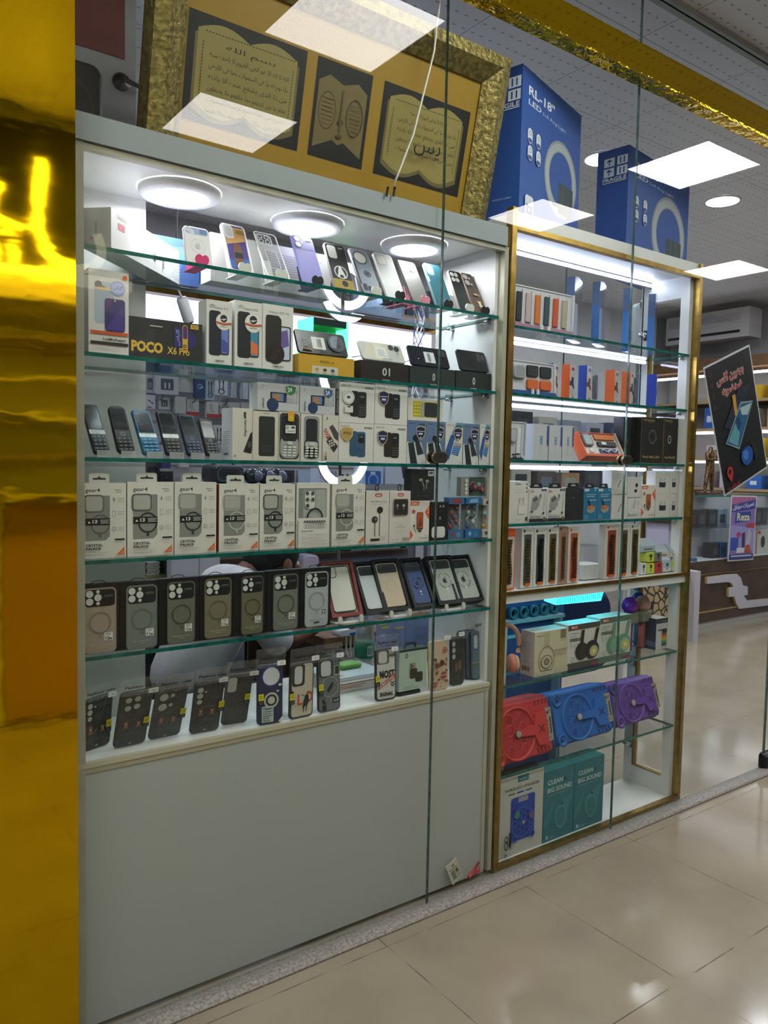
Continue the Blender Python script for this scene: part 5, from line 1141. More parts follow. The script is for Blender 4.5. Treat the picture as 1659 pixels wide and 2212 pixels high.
TB = [((714, 1342), (781, 1336), (689, 1216), '7d3633', 'dark red open box holding a clear framed case, fifth shelf', ('bdbab0', in_red), .03),
      ((788, 1331), (836, 1326), (757, 1218), '161617', 'black open box with white case, partly hidden behind the red box', ('161617', in_apple('b3b9bb', 'a5abad', None, 1)), .028),
      ((826, 1331), (884, 1323), (797, 1212), '151516', 'black open box with sand coloured case, fifth shelf', ('161617', in_apple('b5a48f', '8f8270', None, 1)), .028),
      ((892, 1326), (938, 1320), (858, 1210), '141416', 'black open box with navy blue case and logo ring', ('161617', in_apple('2f4574', '22304e', '1d2b52', 3, '1a2340')), .035),
      ((945, 1316), (999, 1308), (914, 1205), '131315', 'black open box with silver case behind the window seam', ('161617', in_apple('9ba099', '7d827c', '7a807a', 1)), .035),
      ((1005, 1308), (1062, 1299), (971, 1203), '131315', 'rightmost black open box with shiny silver case on the fifth shelf', ('161617', in_apple('a0a49c', '7d827c', '868a84', 2)), .035)]
for i, (bl, br, tl, c, lb, inn, dp) in enumerate(TB):
    t, w, h = tray_box(bl, br, tl, c, lb, inn, dp, 0, None if i == 0 else 'tilted black boxes with framed cases')
    if i in (0, 2, 4):
        s = thing('phone_stand', ('white clip stand under the red open box', '', 'white clip stand under the sand coloured case', '', 'white clip stand under the silver case')[i], 'stand', (t.location.x+w*.5, Y5-.012, z5+.0008), group='white clip stands on the fifth shelf')
        q = MB(); q.box(-w*.42, w*.42, .002, .08, 0, .003, 'd6d9d8'); q.build('base', s)
        for k in (-.34, .34): q = MB(); q.rbox(k*w-.007, k*w+.007, 0.001, .024, .0068, -.004, .001, 'c9c9be'); q.build('clip', s)
        q = MB(); q.box(-w*.3, w*.3, .075, .079, .003, .06, 'd6d9d8'); q.build('back_rest', s)

# ---------------------------------------------------------------- ledge: bagged phone cases
z6 = .7005
def bagged(bl, br, tl, c, label, draw, side=None, tabc='d3d5d2', tabx=.88, head=True, yel=None, group='bagged phone cases on the ledge', rz=None, hdr='Fashion case', d=.0105, bag=True, w=None, tabz=1.0):
    A, r, rx, w_, h = lean(bl, br, tl, z6, None, rz)
    if w: w_ = w
    A.z += d*math.sin(max(0, -rx))+.0015
    t = thing('phone_case', label, 'phone case', A, r, rx, group)
    case_shell(t, w_, h, c, side, d, .012, draw=draw)
    w = w_
    if bag:
        g = MB(); rs = random.Random(int(bl[0])); nx, nz = 7, 12
        def sheet(y, sg):
            V = []
            for j in range(nz+1):
                for i in range(nx+1):
                    u, v = i/nx, j/nz; top = h*1.26
                    V.append((-.006+u*(w+.012)+rs.uniform(-.001, .001), y+sg*rs.uniform(0, .006)*(1 if v > .74 else .15), .003+v*top))
            fs = lambda a, b: [(j*(nx+1)+i, j*(nx+1)+i+1, (j+1)*(nx+1)+i+1, (j+1)*(nx+1)+i) for j in range(a, b) for i in range(nx)]
            g.add(V, fs(0, 9), 'bag', True); g.add(V, fs(9, nz), 'bagtop', True)
        sheet(-.0035, -1); bg_ = g.build('cellophane_bag', t)
    if head:
        q = MB().frame(Matrix.Translation((0, -.0075, 0))); q.tx(hdr, w*.06, h*1.10, h*.052, '26282a', w*.92, bold=.02); q.lines(w*.2, w*.85, h*1.065, 1, .01, h*.012, '55585a'); q.build('bag_lettering', bg_ if bag else t)
    if tabc:
        q = MB(); q.prism(rr_pts(w*tabx-.013, w*tabx+.013, h*tabz-.004, h*tabz+.010, .002, 3), -.0085, -.0075, tabc); q.frame(Matrix.Translation((0, -.0085, 0))); q.tx('A1', w*tabx-.004, h*tabz, .006, '55585a', .009); q.build('size_tab', t)
    if yel:
        u, v = yel
        q = MB(); q.prism([(w*u-.008, h*v), (w*u+.008, h*v), (w*u+.008, h*v+.019), (w*u-.008, h*v+.019)], -.006, -.005, 'c2b91f'); q.prism([(w*u-.008, h*v-.013), (w*u+.008, h*v-.013), (w*u+.008, h*v), (w*u-.008, h*v)], -.006, -.005, '1f2022'); q.frame(Matrix.Translation((0, -.006, 0))); q.lines(w*u-.006, w*u+.006, h*v+.013, 2, .005, .0015, '6a6414'); q.lines(w*u-.006, w*u+.006, h*v-.005, 2, .004, .001, '8d8f8c'); q.build('warranty_sticker', t)
    return t, w, h
def d_bag(holes, toys, txt=None):
    def f(m, w, h):
        for u, v, r in holes: m.pc(w*u, h*v, r, 'a9aba0'); m.ring(w*u, h*v, r, r+.0008, '1a1b1b')
        if toys: teddy(m, w*.28, h*toys, .017, '8a5f42', 1); teddy(m, w*.66, h*toys, .016, '8a5f42'); m.pr(w*.2, w*.8, h*(toys-.12), h*(toys-.113), '55585a'); m.pr(w*.3, w*.7, h*(toys-.15), h*(toys-.143), '55585a')
        m.pc(w*.48, h*.085, .004, '8d8f88', .0025)
        if txt: m.tx('your bunny', w*.25, h*.52, h*.04, '6a6c68', w*.5)
    return f
tri = [(.24, .86, .0075), (.24, .74, .0075), (.24, .62, .0065), (.40, .84, .003)]
bagged((173, 1629), (238, 1607), (180, 1517), '2b2d2b', 'black three lens case with two small tan animals, far left of the ledge', d_bag(tri, .36), yel=(.86, .38), tabx=.9)
bagged((244, 1620), (313, 1606), (262, 1501), '262928', 'black four lens case with two tan animals held by a yellow rubber band', d_bag([(.27, .86, .0085), (.54, .87, .0085), (.27, .72, .0085), (.54, .74, .0085)], .40), yel=(.9, .42), tabx=.95)
bagged((320, 1602), (388, 1588), (340, 1492), '2d2e2c', 'black case with two large and two small lens holes and tan animals', d_bag([(.26, .83, .012), (.26, .64, .012), (.52, .85, .006), (.50, .67, .006)], .36), yel=(.93, .46), tabc=None)
bagged((409, 1589), (472, 1578), (423, 1476), '2c2d2c', 'black three lens case with tan animals and faint script, under the curved bag seam', d_bag([(.20, .84, .0085), (.20, .73, .0085), (.20, .62, .0075), (.38, .80, .003)], .40, 1), yel=(.95, .48), tabx=.9)
def d_plain(m, w, h): m.prr(w*.06, w*.42, h*.66, h*.94, .009, 'b3b5b1'); m.rrf(w*.05, w*.43, h*.65, h*.95, .009, .0015, '1d1e1e')
bagged((477, 1570), (533, 1562), (491, 1460), '2e2f2e', 'plain black case with one rounded square lens opening', d_plain, yel=(.86, .5), tabx=.98)
def d_navy(m, w, h):
    m.ring(w*.54, h*.80, w*.34, w*.38, '24307a'); m.pc(w*.54, h*.80, w*.33, 'bfc2c6', n=28); m.ring(w*.54, h*.40, w*.22, w*.29, 'b5b5a8'); m.ring(w*.54, h*.40, w*.15, w*.19, '2b2b33'); m.pc(w*.54, h*.40, w*.14, 'b9b3a4'); m.prr(w*.74, w*.84, h*.53, h*.56, .001, 'b5b5a8')
    m.prr(w*.16, w*.62, h*.04, h*.31, .002, 'a5b5b0'); m.tx('Titanium', w*.20, h*.25, h*.04, '23303a', w*.38, bold=.03); m.lines(w*.2, w*.58, h*.22, 4, h*.035, h*.012, '4a5c60'); m.bars(w*.2, w*.5, h*.055, h*.09, '3a4a4e', 8)
    m.pp([(w*.78, h*.03), (w*.98, h*.03), (w*.98, h*.13)], 'c5c7c4'); m.prr(w*.80, w*.93, h*.63, h*.67, .001, 'b9b6a4')
bagged((556, 1570), (611, 1561), (556, 1440), '1f2443', 'navy blue case with big round lens opening and metal ring', d_navy, yel=(.12, .42), tabx=.9, hdr='Fashion case')
def d_lad(m, w, h):
    m.prr(.006, w-.005, .006, h-.005, .009, 'b5ae9c'); m.prr(.006, w*.60, h*.58, h-.004, .010, '2b2a27'); m.prr(w*.17, w*.50, h*.62, h*.94, .009, 'b5b7b4'); m.pp([(.0, h*.25), (.012, h*.3), (.012, h*.5), (.0, h*.55)], '2b2a27')
    m.tx('L', w*.32, h*.24, h*.19, 'b04430', w*.2, bold=.03); m.tx('D', w*.70, h*.27, h*.19, 'b04430', w*.26, bold=.03)
    m.pp([(w*.52, h*.16), (w*.62, h*.20), (w*.74, h*.22), (w*.80, h*.30), (w*.76, h*.40), (w*.68, h*.42), (w*.62, h*.37), (w*.56, h*.30)], '1f1d1b'); m.pp([(w*.56, h*.2), (w*.6, h*.2), (w*.58, h*.1), (w*.55, h*.1)], '1f1d1b'); m.pp([(w*.68, h*.22), (w*.72, h*.22), (w*.69, h*.11), (w*.66, h*.11)], '1f1d1b'); m.pp([(w*.45, h*.42), (w*.46, h*.43), (w*.70, h*.37), (w*.69, h*.36)], '1f1d1b')
bagged((625, 1557), (676, 1546), (628, 1436), '3a3834', 'cream backed case with red letters and a black rider, dark bumper', d_lad, '232220', yel=(.06, .36), tabx=.98, tabz=1.04)
def d_a19(m, w, h):
    m.prr(.005, w-.004, .005, h-.004, .010, '62676b'); m.prr(.004, w*.68, h*.64, h-.004, .010, '35383a'); m.prr(w*.14, w*.58, h*.67, h*.95, .009, 'b3b5b3'); m.rrf(w*.66, w*.92, h*.86, h*.93, .006, .0014, '2a2c2e')
    m.prr(w*.74, w*.95, h*.66, h*.84, .002, 'a3a59c'); m.prr(w*.76, w*.93, h*.68, h*.83, .002, '26282a'); m.ring(w*.52, h*.46, w*.36, w*.40, '8a8d80'); m.pp([(w*.36, h*.40), (w*.48, h*.36), (w*.70, h*.50), (w*.62, h*.56)], '232526')
    m.prr(w*.62, w*.94, h*.15, h*.24, .003, '1c1e1f'); m.tx('A19', w*.66, h*.17, h*.045, 'b5b8b8', w*.24, bold=.03); m.rrf(w*.52, w*.56, h*.16, h*.25, .001, .0008, 'a5a79c'); m.pp([(w*.16, h*.03), (w*.34, h*.03), (w*.34, h*.15), (w*.16, h*.13)], '1f2122'); m.pp([(w*.16, h*.16), (w*.34, h*.16), (w*.22, h*.25), (w*.16, h*.24)], '1f2122')
bagged((688, 1543), (736, 1533), (686, 1427), '4a4e50', 'grey armoured case with metal ring holder and small code plate', d_a19, '232526', yel=(.10, .42), tabx=.95, tabz=1.02)
def d_most(m, w, h):
    m.prr(.005, w-.005, .006, h-.005, .010, 'b9bab3'); m.prr(.004, w*.66, h*.70, h-.004, .010, '57534a'); m.prr(w*.14, w*.56, h*.72, h*.95, .009, 'b5b7b4'); m.tx('MOST', w*.68, h*.83, h*.05, '232323', w*.28, bold=.05); m.tx('MOST', w*.18, h*.44, h*.13, '1d1d1d', w*.74, bold=.05)
    m.pp([(w*.12, h*.22), (w*.12, h*.30), (w*.96, h*.52), (w*.96, h*.42)], 'b0503a'); m.tx('JUMPS OVER', w*.20, h*.255, h*.05, 'c9c3ba', w*.78, rot=27, bold=.02); m.tx('SIGNAL', w*.18, h*.09, h*.07, '232323', w*.66, bold=.04)
    for k in (0, 1): m.pp([(w*.72, h*(.36-.05*k)), (w*.81, h*(.33-.05*k)), (w*.90, h*(.36-.05*k)), (w*.90, h*(.335-.05*k)), (w*.81, h*(.305-.05*k)), (w*.72, h*(.335-.05*k))], '232323')
bagged((812, 1518), (856, 1510), (811, 1405), '33322e', 'case with large black and red words on a pale back, alone right of the bottle', d_most, '232220', yel=(.06, .38), tabx=.88, tabz=.96)
A, B = atZ(861, 1506, z6), atZ(921, 1492, z6)
x, w, h = fx(862, 922, 1412, 1500, z6, A.y)
t = thing('power_bank_box', 'mint green power bank box with dark top band and black handle', 'box', (x, A.y, z6+.016))
m = MB(); m.box(0, w, 0, .035, 0, h, '9fb0a2', l='9fb5b8', t='24382f'); m.pr(0, w, h*.95, h, '24382f'); m.pc(w*.25, h*.85, .006, '2f4a3c', .008); m.pc(w*.25, h*.85, .003, '9fb0a2', .005); m.prr(w*.36, w*.58, h*.30, h*.66, .004, '8a8672'); m.prr(w*.38, w*.64, h*.28, h*.52, .006, '33342f'); m.prr(w*.58, w*.84, h*.18, h*.42, .007, '2d2e2c')
for i in range(3): m.pc(w*(.42+.06*(i % 2)), h*(.61-.03*i), .003, '232420')
m.tx('Magsafe Pro', w*.16, h*.09, h*.025, '55655c', w*.36); m.tx('Wireless Power Bank', w*.16, h*.045, h*.025, '44544c', w*.52); m.build('carton_body', t)
q = MB(); q.tube([(w*.30, .018, h-.002), (w*.33, .018, h+.016), (w*.66, .018, h+.016), (w*.70, .018, h-.002)], .0038, '1f2623', 6); q.build('handle', t)
solo(MB().rbox(0, w*.8, 0, .013, .005, 0, .03, '1d1e20:g', bev=.002), 'black_case', 'black glossy phone case lying flat under the mint green box', 'phone case', (x+.0, A.y+.001, z6+.0005))
def d_cream(m, w, h):
    m.rrf(w*.08, w*.55, h*.72, h*.95, .010, .0012, 'b59a7c')
    rs = random.Random(5)
    for i in range(26): m.pc(w*rs.uniform(.12, .9), h*rs.uniform(.06, .66), rs.uniform(.002, .006), ('6e4634', '9a5a44', '4a3428', '8a4a38')[i % 4])
    m.ring(w*.78, h*.80, .008, .0105, '8a4438'); m.pc(w*.78, h*.80, .006, '9a5446'); m.pc(w*.70, h*.30, .012, '8a4436'); m.pr(w*.55, w*.85, h*.295, h*.31, 'c9b8a0'); m.pc(w*.22, h*.12, .011, '9a5a44'); m.pc(w*.62, h*.55, .010, '55382a'); m.pc(w*.36, h*.5, .009, '6a4432')
bagged((927, 1495), (969, 1489), (926, 1387), 'c0ab90', 'cream case printed with small brown animals and signs, beside the mint green box', d_cream, tabx=.9, head=False, tabz=1.03)
def d_dark(m, w, h):
    for i in range(3): m.pc(w*.22, h*(.86-.13*i), .007, 'a3a599', .009)
    m.pp([(w*.3, h*.28), (w*.5, h*.30), (w*.5, h*.48), (w*.3, h*.44)], '5c4f40'); m.pp([(w*.54, h*.32), (w*.78, h*.34), (w*.76, h*.5), (w*.56, h*.5)], '66563f')
bagged((974, 1484), (1001, 1474), (974, 1379), '2a2b29', 'black three lens case seen at an angle, between the cream and the blue grey cases', d_dark, tabx=.7, head=False, w=.06, rz=0, tabz=1.04)
for k in range(4):
    def d_bl(m, w, h):
        m.prr(w*.08, w*.44, h*.60, h*.96, .010, '3a5482'); m.prr(w*.13, w*.40, h*.64, h*.93, .009, 'a9acaa')
    A, r, rx, w, h = lean((1021, 1471), (1058, 1464), (1019, 1368), z6, None, 0)
    w = .066
    t = thing('phone_case', ('blue grey case at the front of the bundled stack, rightmost on the ledge', 'blue grey case second in the bundled stack at the right end of the ledge', 'blue grey case third in the bundled stack at the right end of the ledge', 'blue grey case at the back of the bundled stack on the ledge')[k], 'phone case', (A.x-.010*k, A.y+.0135*k, z6+.004), 0, rx, 'bundled stack of blue grey cases')
    case_shell(t, w, h, '55656f' if k == 0 else '3f4a52', '4a5862', .0105, draw=d_bl if k == 0 else None)
    if k == 0:
        q = MB(); q.box(-.003, w+.002, -.0032, -.0018, h*.34, h*.352, '9a9650'); q.build('rubber_band', t)
        q = MB(); q.box(w*.80, w*1.0, -.005, -.0036, h*.30, h*.42, 'c2b91f'); q.box(w*.80, w*1.0, -.005, -.0036, h*.20, h*.30, '1f2022'); q.build('warranty_sticker', t)
        g = MB(); rs = random.Random(3); V = []
        for j in range(5):
            for i in range(8): V.append((-.012+(w+.02)*i/7, -.004-rs.uniform(0, .008), h*(.96+.06*j)))
        g.add(V, [(j*8+i, j*8+i+1, j*8+i+9, j*8+i+8) for j in range(4) for i in range(7)], 'bag', True); g.frame(Matrix.Translation((0, -.012, 0))); g.tx('PAPARAZZI', w*.1, h*1.10, h*.06, '232425', w*.85, rot=8, bold=.03); g.build('bag_top', t)

# ---------------------------------------------------------------- things further back on the ledge
bt = atZ(787, 1466, z6); Yb = .40; xb = at(787, 1420, Yb).x; zt_ = at(787, 1340, Yb).z
t = thing('water_bottle', 'clear plastic water bottle with green label standing behind the ledge cases', 'bottle', (xb, Yb, z6))
H = .27; R_ = .036
q = MB(); q.lathe([(R_*.9, 0), (R_, .012), (R_, .05), (R_*.96, .055), (R_, .06), (R_, .13), (R_*.9, .14), (R_*1.02, .165), (R_*.92, .19), (R_*.6, .23), (.013, .25), (.013, H)], 'frost', 24); q.build('bottle_body', t)
q = MB(); q.lathe([(R_+.0012, .052), (R_+.0012, .108)], '1d6a52', 24); q.lathe([(R_*.93, .003), (R_*.93, .05)], 'b8c4d4', 18); q.frame(Matrix.Translation((0, -R_-.002, 0))); q.pr(-.014, .012, .060, .098, 'a8bcb8'); q.bars(-.010, .008, .065, .09, '4a5c5a', 6); q.build('label', t)
q = MB(); q.lathe([(.0145, H-.004), (.0145, H+.016)], '2f6a9a', 16); q.build('cap', t)
# ================================================================ gold trimmed cabinet: goods
def z6p(u, v): return (1060+u*.2893, 500+v*.2893)
def z7p(u, v): return (1060+u*.2893, 860+v*.2893)
def z8p(u, v): return (1040+u*.2773, 1240+v*.2773)
def z9p(u, v): return (1040+u*.2773, 1540+v*.2773)
def xy_hit(A, u, px, py):
    """distance along horizontal direction u from A to the vertical plane seen at pixel column px"""
    r = ray(px, py); dx, dy = A.x-CAM.x, A.y-CAM.y
    det = u.x*(-r.y)-u.y*(-r.x)
    return ((-dx)*(-r.y)-(-dy)*(-r.x))/det
def yawbox(name, label, cat, xl, xm, xr, yt, yb, z0, Y, phi, c, draw=None, ldraw=None, group=None, dmax=None, wmax=None, **k):
    ym = (yt+yb)/2; A = at(xm, ym, Y); A.z = z0+.0006; ph = math.radians(phi)
    w = xy_hit(A, Vector((math.cos(ph), math.sin(ph))), xr, ym); d = xy_hit(A, Vector((-math.sin(ph), math.cos(ph))), xl, ym)
    if wmax: w = min(w, wmax)
    if dmax: d = min(d, dmax)
    h = at(xm, yt, Y).z-z0
    t = thing(name, label, cat, A, ph, group=group); m = MB(); m.box(0, w, 0, d, 0, h, c, **k)
    if draw: draw(m, w, h)
    if ldraw: m.left(d); ldraw(m, d, h)
    m.build('carton_body', t); return t, w, d, h
ya, yb_, yc, yd = ZR
# top compartment
def watchset(bl, br, tl, z0, Y, lip, label, cols, group='open watch sets leaning in the gold trimmed cabinet'):
    A, r, rx, w, h = lean(bl, br, tl, z0+.012, Y); A.z = z0+.002+.03*math.sin(-rx)+.012*0; A.x = max(A.x, 1.951)
    w = at(*br, Y).x-A.x
    t = thing('watch_set', label, 'watch set', A, 0, rx, group)
    m = MB(); m.box(0, w, .0, .03, 0, h, lip, f='c3c6cc'); m.box(0, w, -.012, .0, 0, h*.10, lip); m.box(0, w, -.003, .0, h*.97, h, 'c9ccd2'); m.box(w*.975, w, -.010, 0, h*.1, h, 'c9ccd2'); m.build('tray', t)
    n = len(cols)
    for i, (c, kind) in enumerate(cols):
        x = w*(.03+.93*i/n); sw = w*.93/n*.82
        q = MB()
        if kind == 's':
            q.rbox(x, x+sw*.62, h*.16, h*.84, .003, -.007, -.0005, c, bev=.001)
            for j in range(9): q.frame(Matrix.Translation((0, -.007, 0))); q.pr(x+sw*.06, x+sw*.56, h*(.2+.07*j), h*(.21+.07*j), '00000022'[:6]) if False else None
            q.frame(None); q.box(x+sw*.66, x+sw*.74, -.008, 0, h*.12, h*.9, 'd3d6dc'); q.build('watch_strap', t)
        elif kind == 'w': q.rbox(x, x+sw, h*.45, h*.85, .012, -.012, -.0005, '9ea3a8', bev=.002); q.frame(Matrix.Translation((0, -.012, 0))); q.prr(x+sw*.12, x+sw*.88, h*.5, h*.8, .009, c); q.build('smart_watch', t)
        elif kind == 'h':
            q.rbox(x, x+sw, h*.55, h*.88, .006, -.009, -.0005, c, bev=.001); q.rbox(x, x+sw, h*.16, h*.45, .006, -.009, -.0005, 'c7602c' if c != 'c7602c' else '2a2c30', bev=.001); q.build('watch_strap', t)
    s = MB(); s.box(w*.4, w*.44, -.02, -.013, .001, .018, 'd6d8da'); s.box(w*.52, w*.56, -.02, -.013, .001, .018, 'd6d8da'); pass
    s.build('display_clip', t); return t
watchset(z6p(165, 700), z6p(600, 735), (1112, 606), ya, .075, 'a87a92', 'open watch set with six coloured straps, top shelf of the gold trimmed cabinet', [('2a2c30', 's'), ('b9a8a8', 's'), ('c7702f', 's'), ('2f4a4c', 's'), ('c05030', 's'), ('a9a08c', 's')])
for i, (a, b, c, yt, yb) in enumerate(((1226, 1241, 1268, 591, 722), (1281, 1295.5, 1317, 602, 732), (1345, 1361, 1366, 616, 742), (1401, 1416, 1418, 629, 750))):
    ym = (yt+yb)/2; Y = .10 if i < 2 else .16; A = at(b, ym, Y); A.z = ya+.0006; ph = math.radians(27)
    d = .03; w = min(xy_hit(A, Vector((math.cos(ph), math.sin(ph))), c, ym), .12); h = at(b, yt, Y).z-ya
    if i == 3: A.x = min(A.x, 2.93); w = .05
    if i == 2: w = .07
    t = thing('clear_strap_box', f'clear box with blue spine under the top led strip, {ORD[i]} from the left of four', 'box', A, ph, group='clear boxes with blue spines')
    m = MB(); m.box(0, w, 0, d, 0, h*.96, 'clear', l=None); m.box(.002, w-.002, d*.5, d*.5+.002, .004, h*.62, 'b5b2c0'); m.pp([(0, h*.96), (w, h*.96), (w*.5, h)], 'clear'); m.build('clear_sleeve', t)
    q = MB(); q.box(-.0015, -.0002, 0, d, 0, h*.60, '2f62a0'); q.box(-.0015, -.0002, 0, d, h*.60, h*.96, '43597c'); q.build('blue_spine', t)
# second compartment
watchset(z6p(150, 1195), z6p(470, 1215), (1104, 770), yb_, .075, '2c4c8c', 'open blue watch set with black and orange straps, second shelf of the gold trimmed cabinet', [('8a9096', 'w'), ('2a2c30', 'h'), ('23262a', 'h')])
def d_wband(wc):
    def f(m, w, h):
        m.prr(w*.36, w*.9, h*.85, h*.94, .001, '4a5a9c' if wc != '2a3550' else 'b03c50'); m.pp([(w*.0, h*.52), (w*.5, h*.58), (w*.98, h*.42), (w*.98, h*.32), (w*.7, h*.36), (w*.5, h*.42), (0, h*.40)], wc); m.prr(w*.35, w*.8, h*.50, h*.66, .003, wc)
        m.ring(w*.4, h*.22, .004, .005, '6a6a70', 1, 10); m.ring(w*.55, h*.10, .005, .006, '6a6a70', 1, 10); m.pr(w*.5, w*.9, h*.07, h*.10, '5a3a44')
    return f
for i, (a, b, c, yt, yb, col, wc, lb) in enumerate(((1177, 1194.5, 1212, 785, 856, '2a46a0', '5a342c', 'blue sided'), (1212.5, 1230.7, 1249, 787, 858, 'c65a2c', '2a3550', 'orange sided'), (1249, 1267.5, 1291, 789, 861, '2444a0', '5a342c', 'blue sided'),
                                               (1307, 1327.6, 1341, 799, 866, 'c65a2c', '5a342c', 'orange sided'), (1342, 1361, 1373.5, 802, 869, 'c85c2e', '2a3550', 'orange sided'), (1397, 1418, 1419.5, 808, 877, '1f3a98', '2a3550', 'dark blue'))):
    yawbox('watch_box', f'{lb} watch box, {ORD[i]} from the left in the row beside the open blue set', 'box', a, b, c, yt, yb, yb_, .085 if i < 5 else .12, 24, 'c0b9b0', d_wband(wc), None, 'blue and orange watch boxes', .06, .06, l=col, t=col)
for i, (a, b, yt, yb) in enumerate(((1292, 1309, 800, 862), (1375, 1394, 806, 870))):
    x, w, h = fx(a, b, yt, yb, yb_, .12)
    t = thing('watch_pack', ('clear pack with a dark smart watch between the blue and orange boxes', 'clear pack with a dark smart watch right of the last orange box')[i], 'watch', (x, .12, yb_+.0006), math.radians(20), group='clear packs with dark watches')
    m = MB(); m.box(0, w, 0, .05, 0, h, 'clear'); m.box(.001, w-.001, .046, .049, .001, h-.001, 'a9aab2'); m.build('clear_case', t)
    q = MB(); q.rbox(w*.2, w*.85, h*.12, h*.88, .012, .015, .028, '33363c', bev=.002); q.frame(Matrix.Translation((0, .015, 0))); q.prr(w*.32, w*.73, h*.3, h*.7, .006, '565c66'); q.build('smart_watch', t)
# third compartment
t = watchset(z7p(120, 445), z7p(240, 450), (1099, 903), yc, .09, 'b9bcc4', 'open white watch box beside the tall silver watch boxes', [('b0b5bc', 'w'), ('d3d6da', 's')])
def d_hoxx(m, w, h): m.tx('HOKX', w*.62, h*.44, w*.20, '2f5f9c', h*.24, rot=90, bold=.03); m.lines(w*.44, w*.5, h*.4, 8, h*.035, h*.02, 'a9adb2')
for i, (a, b, c, yt) in enumerate(((1152.6, 1184, 1185.5, 916), (1186, 1213, 1214.5, 919), (1215, 1238, 1242, 920))):
    x, w, h = fx(a, b, yt, 993, yc, .085)
    t = thing('watch_box', f'tall silver watch box with blue sideways lettering, {ORD[i]} of three on the third shelf', 'box', (x, .085, yc+.0006), group='tall silver watch boxes')
    m = MB(); m.box(0, w, 0, .08, 0, h, 'b9bbc0'); d_hoxx(m, w, h); m.pr(w*.9, w*1.0, h*.42, h*.96, '2c4a8c'); m.build('carton_body', t)
A, r, rx, w, h = lean(z7p(735, 465), z7p(985, 465), (1241, 928), yc+.014, .09)
x0 = at(1262, 990, .09).x; w = at(1345, 990, .09).x-x0
t = thing('watch_set', 'open orange watch set with white tray, leaning right of the tall silver boxes', 'watch set', (x0, .085, yc+.0195), 0, -.52)
h = .11
m = MB(); m.box(0, w, 0, .035, 0, h, 'c9592c', f='c9c6c0'); m.box(0, w, -.010, 0, 0, h*.10, 'c9592c'); m.box(0, w*.03, -.010, 0, h*.1, h, 'c9592c'); m.box(w*.97, w, -.010, 0, h*.1, h, 'c5b3a4'); m.box(w*.03, w*.97, -.006, 0, h*.96, h, 'b04a3c'); m.build('tray', t)
q = MB(); q.rbox(w*.07, w*.30, h*.42, h*.92, .012, -.012, -.001, '6a6d72', bev=.002); q.frame(Matrix.Translation((0, -.012, 0))); q.prr(w*.10, w*.27, h*.48, h*.86, .008, 'a7abac'); q.build('smart_watch', t)
q = MB(); q.rbox(w*.40, w*.92, h*.70, h*.92, .004, -.008, -.001, 'c9702f', bev=.001); q.build('watch_strap', t)
q = MB(); q.rbox(w*.42, w*.90, h*.42, h*.62, .004, -.009, -.001, '26282c', bev=.001); q.rbox(w*.5, w*.62, h*.46, h*.58, .004, -.013, -.009, 'd0d2d4', bev=.001); q.build('watch_strap', t)
q = MB(); q.tube([(w*(.46+.05*k), -.006, h*(.24+.06*math.sin(k*1.7))) for k in range(10)], .003, 'd3d5da', 5); q.box(w*.42, w*.9, -.003, -.001, h*.14, h*.34, '2c3f7c'); q.build('charging_cable', t)
q = MB(); q.lathe([(.012, 0), (.012, .004), (0, .004)], 'dcdcda', 16, Matrix.Translation((w*.22, -.001, h*.26)) @ Matrix.Rotation(PI/2, 4, 'X')); q.build('charging_puck', t)
def d_haino(v):
    def f(m, w, h):
        m.rrf(.0, w, 0, h, .001, .0012, '8d7440'); m.tx('TOP-HAINO', w*.06, h*.91, h*.045, 'a98f52', w*.52, bold=.02); m.pr(w*.3, w*.46, h*.885, h*.893, '7d6a3c')
        if v == 0: m.ring(w*.5, h*.58, w*.13, w*.17, '4a4d50', 1.2); m.rrf(w*.3, w*.62, h*.5, h*.68, .004, .0016, '3b3e41'); m.pr(w*.66, w*.70, h*.52, h*.58, '4a4d50')
        else: m.ring(w*.40, h*.53, w*.09, w*.115, 'b9bcb8', 1.5); m.pc(w*.40, h*.53, w*.03, '77797a', h*.01); m.pr(w*.58, w*.60, h*.46, h*.62, '3a3d40')
        m.tx('Real AM..LED', w*.10, h*.115, h*.05, 'a8945c', w*.74, bold=.02); m.pr(w*.22, w*.78, h*.055, h*.062, '6a5c38')
    return f
for i, (a, b, yt) in enumerate(((1384.5, 1432.5, 902), (1433.5, 1478, 904))):
    carton('watch_box', ('black and gold watch box with a dim round watch drawing, left of the pair', 'black and gold watch box with a pale oval ring drawing, right of the pair')[i], 'box', a, b, yt, 1000, yc, .075, .05, '1a1a19', d_haino(i), 'black and gold watch boxes', l='232320')
for i, (a, b, yt) in enumerate(((1346, 1364, 901), (1366, 1383, 902))):
    carton('watch_box', ('narrow black box with small gold mark, left of the two slim black ones', 'narrow plain black box, right of the two slim black ones')[i], 'box', a, b, yt, 999, yc, .10, .05, '191a1b', (lambda m, w, h: m.tx('X26', w*.55, h*.4, w*.3, '9a8146', h*.12, rot=90)) if i == 0 else None, 'slim black boxes')
t = thing('phone_stand', 'small black folding stand in front of the open white watch box', 'stand', (at(1105, 990, .06).x+.01, .06, yc+.0006))
q = MB(); q.box(0, .05, 0, .05, 0, .006, '1a1c20'); q.build('base', t); q = MB(); q.add([(.01, .01, .006), (.05, .01, .006), (.07, .04, .03), (.03, .04, .03), (.01, .016, .006), (.05, .016, .006), (.07, .046, .03), (.03, .046, .03)], [(0, 1, 2, 3), (7, 6, 5, 4), (0, 3, 7, 4), (1, 5, 6, 2), (3, 2, 6, 7)], '1a1c20'); q.build('back_rest', t)
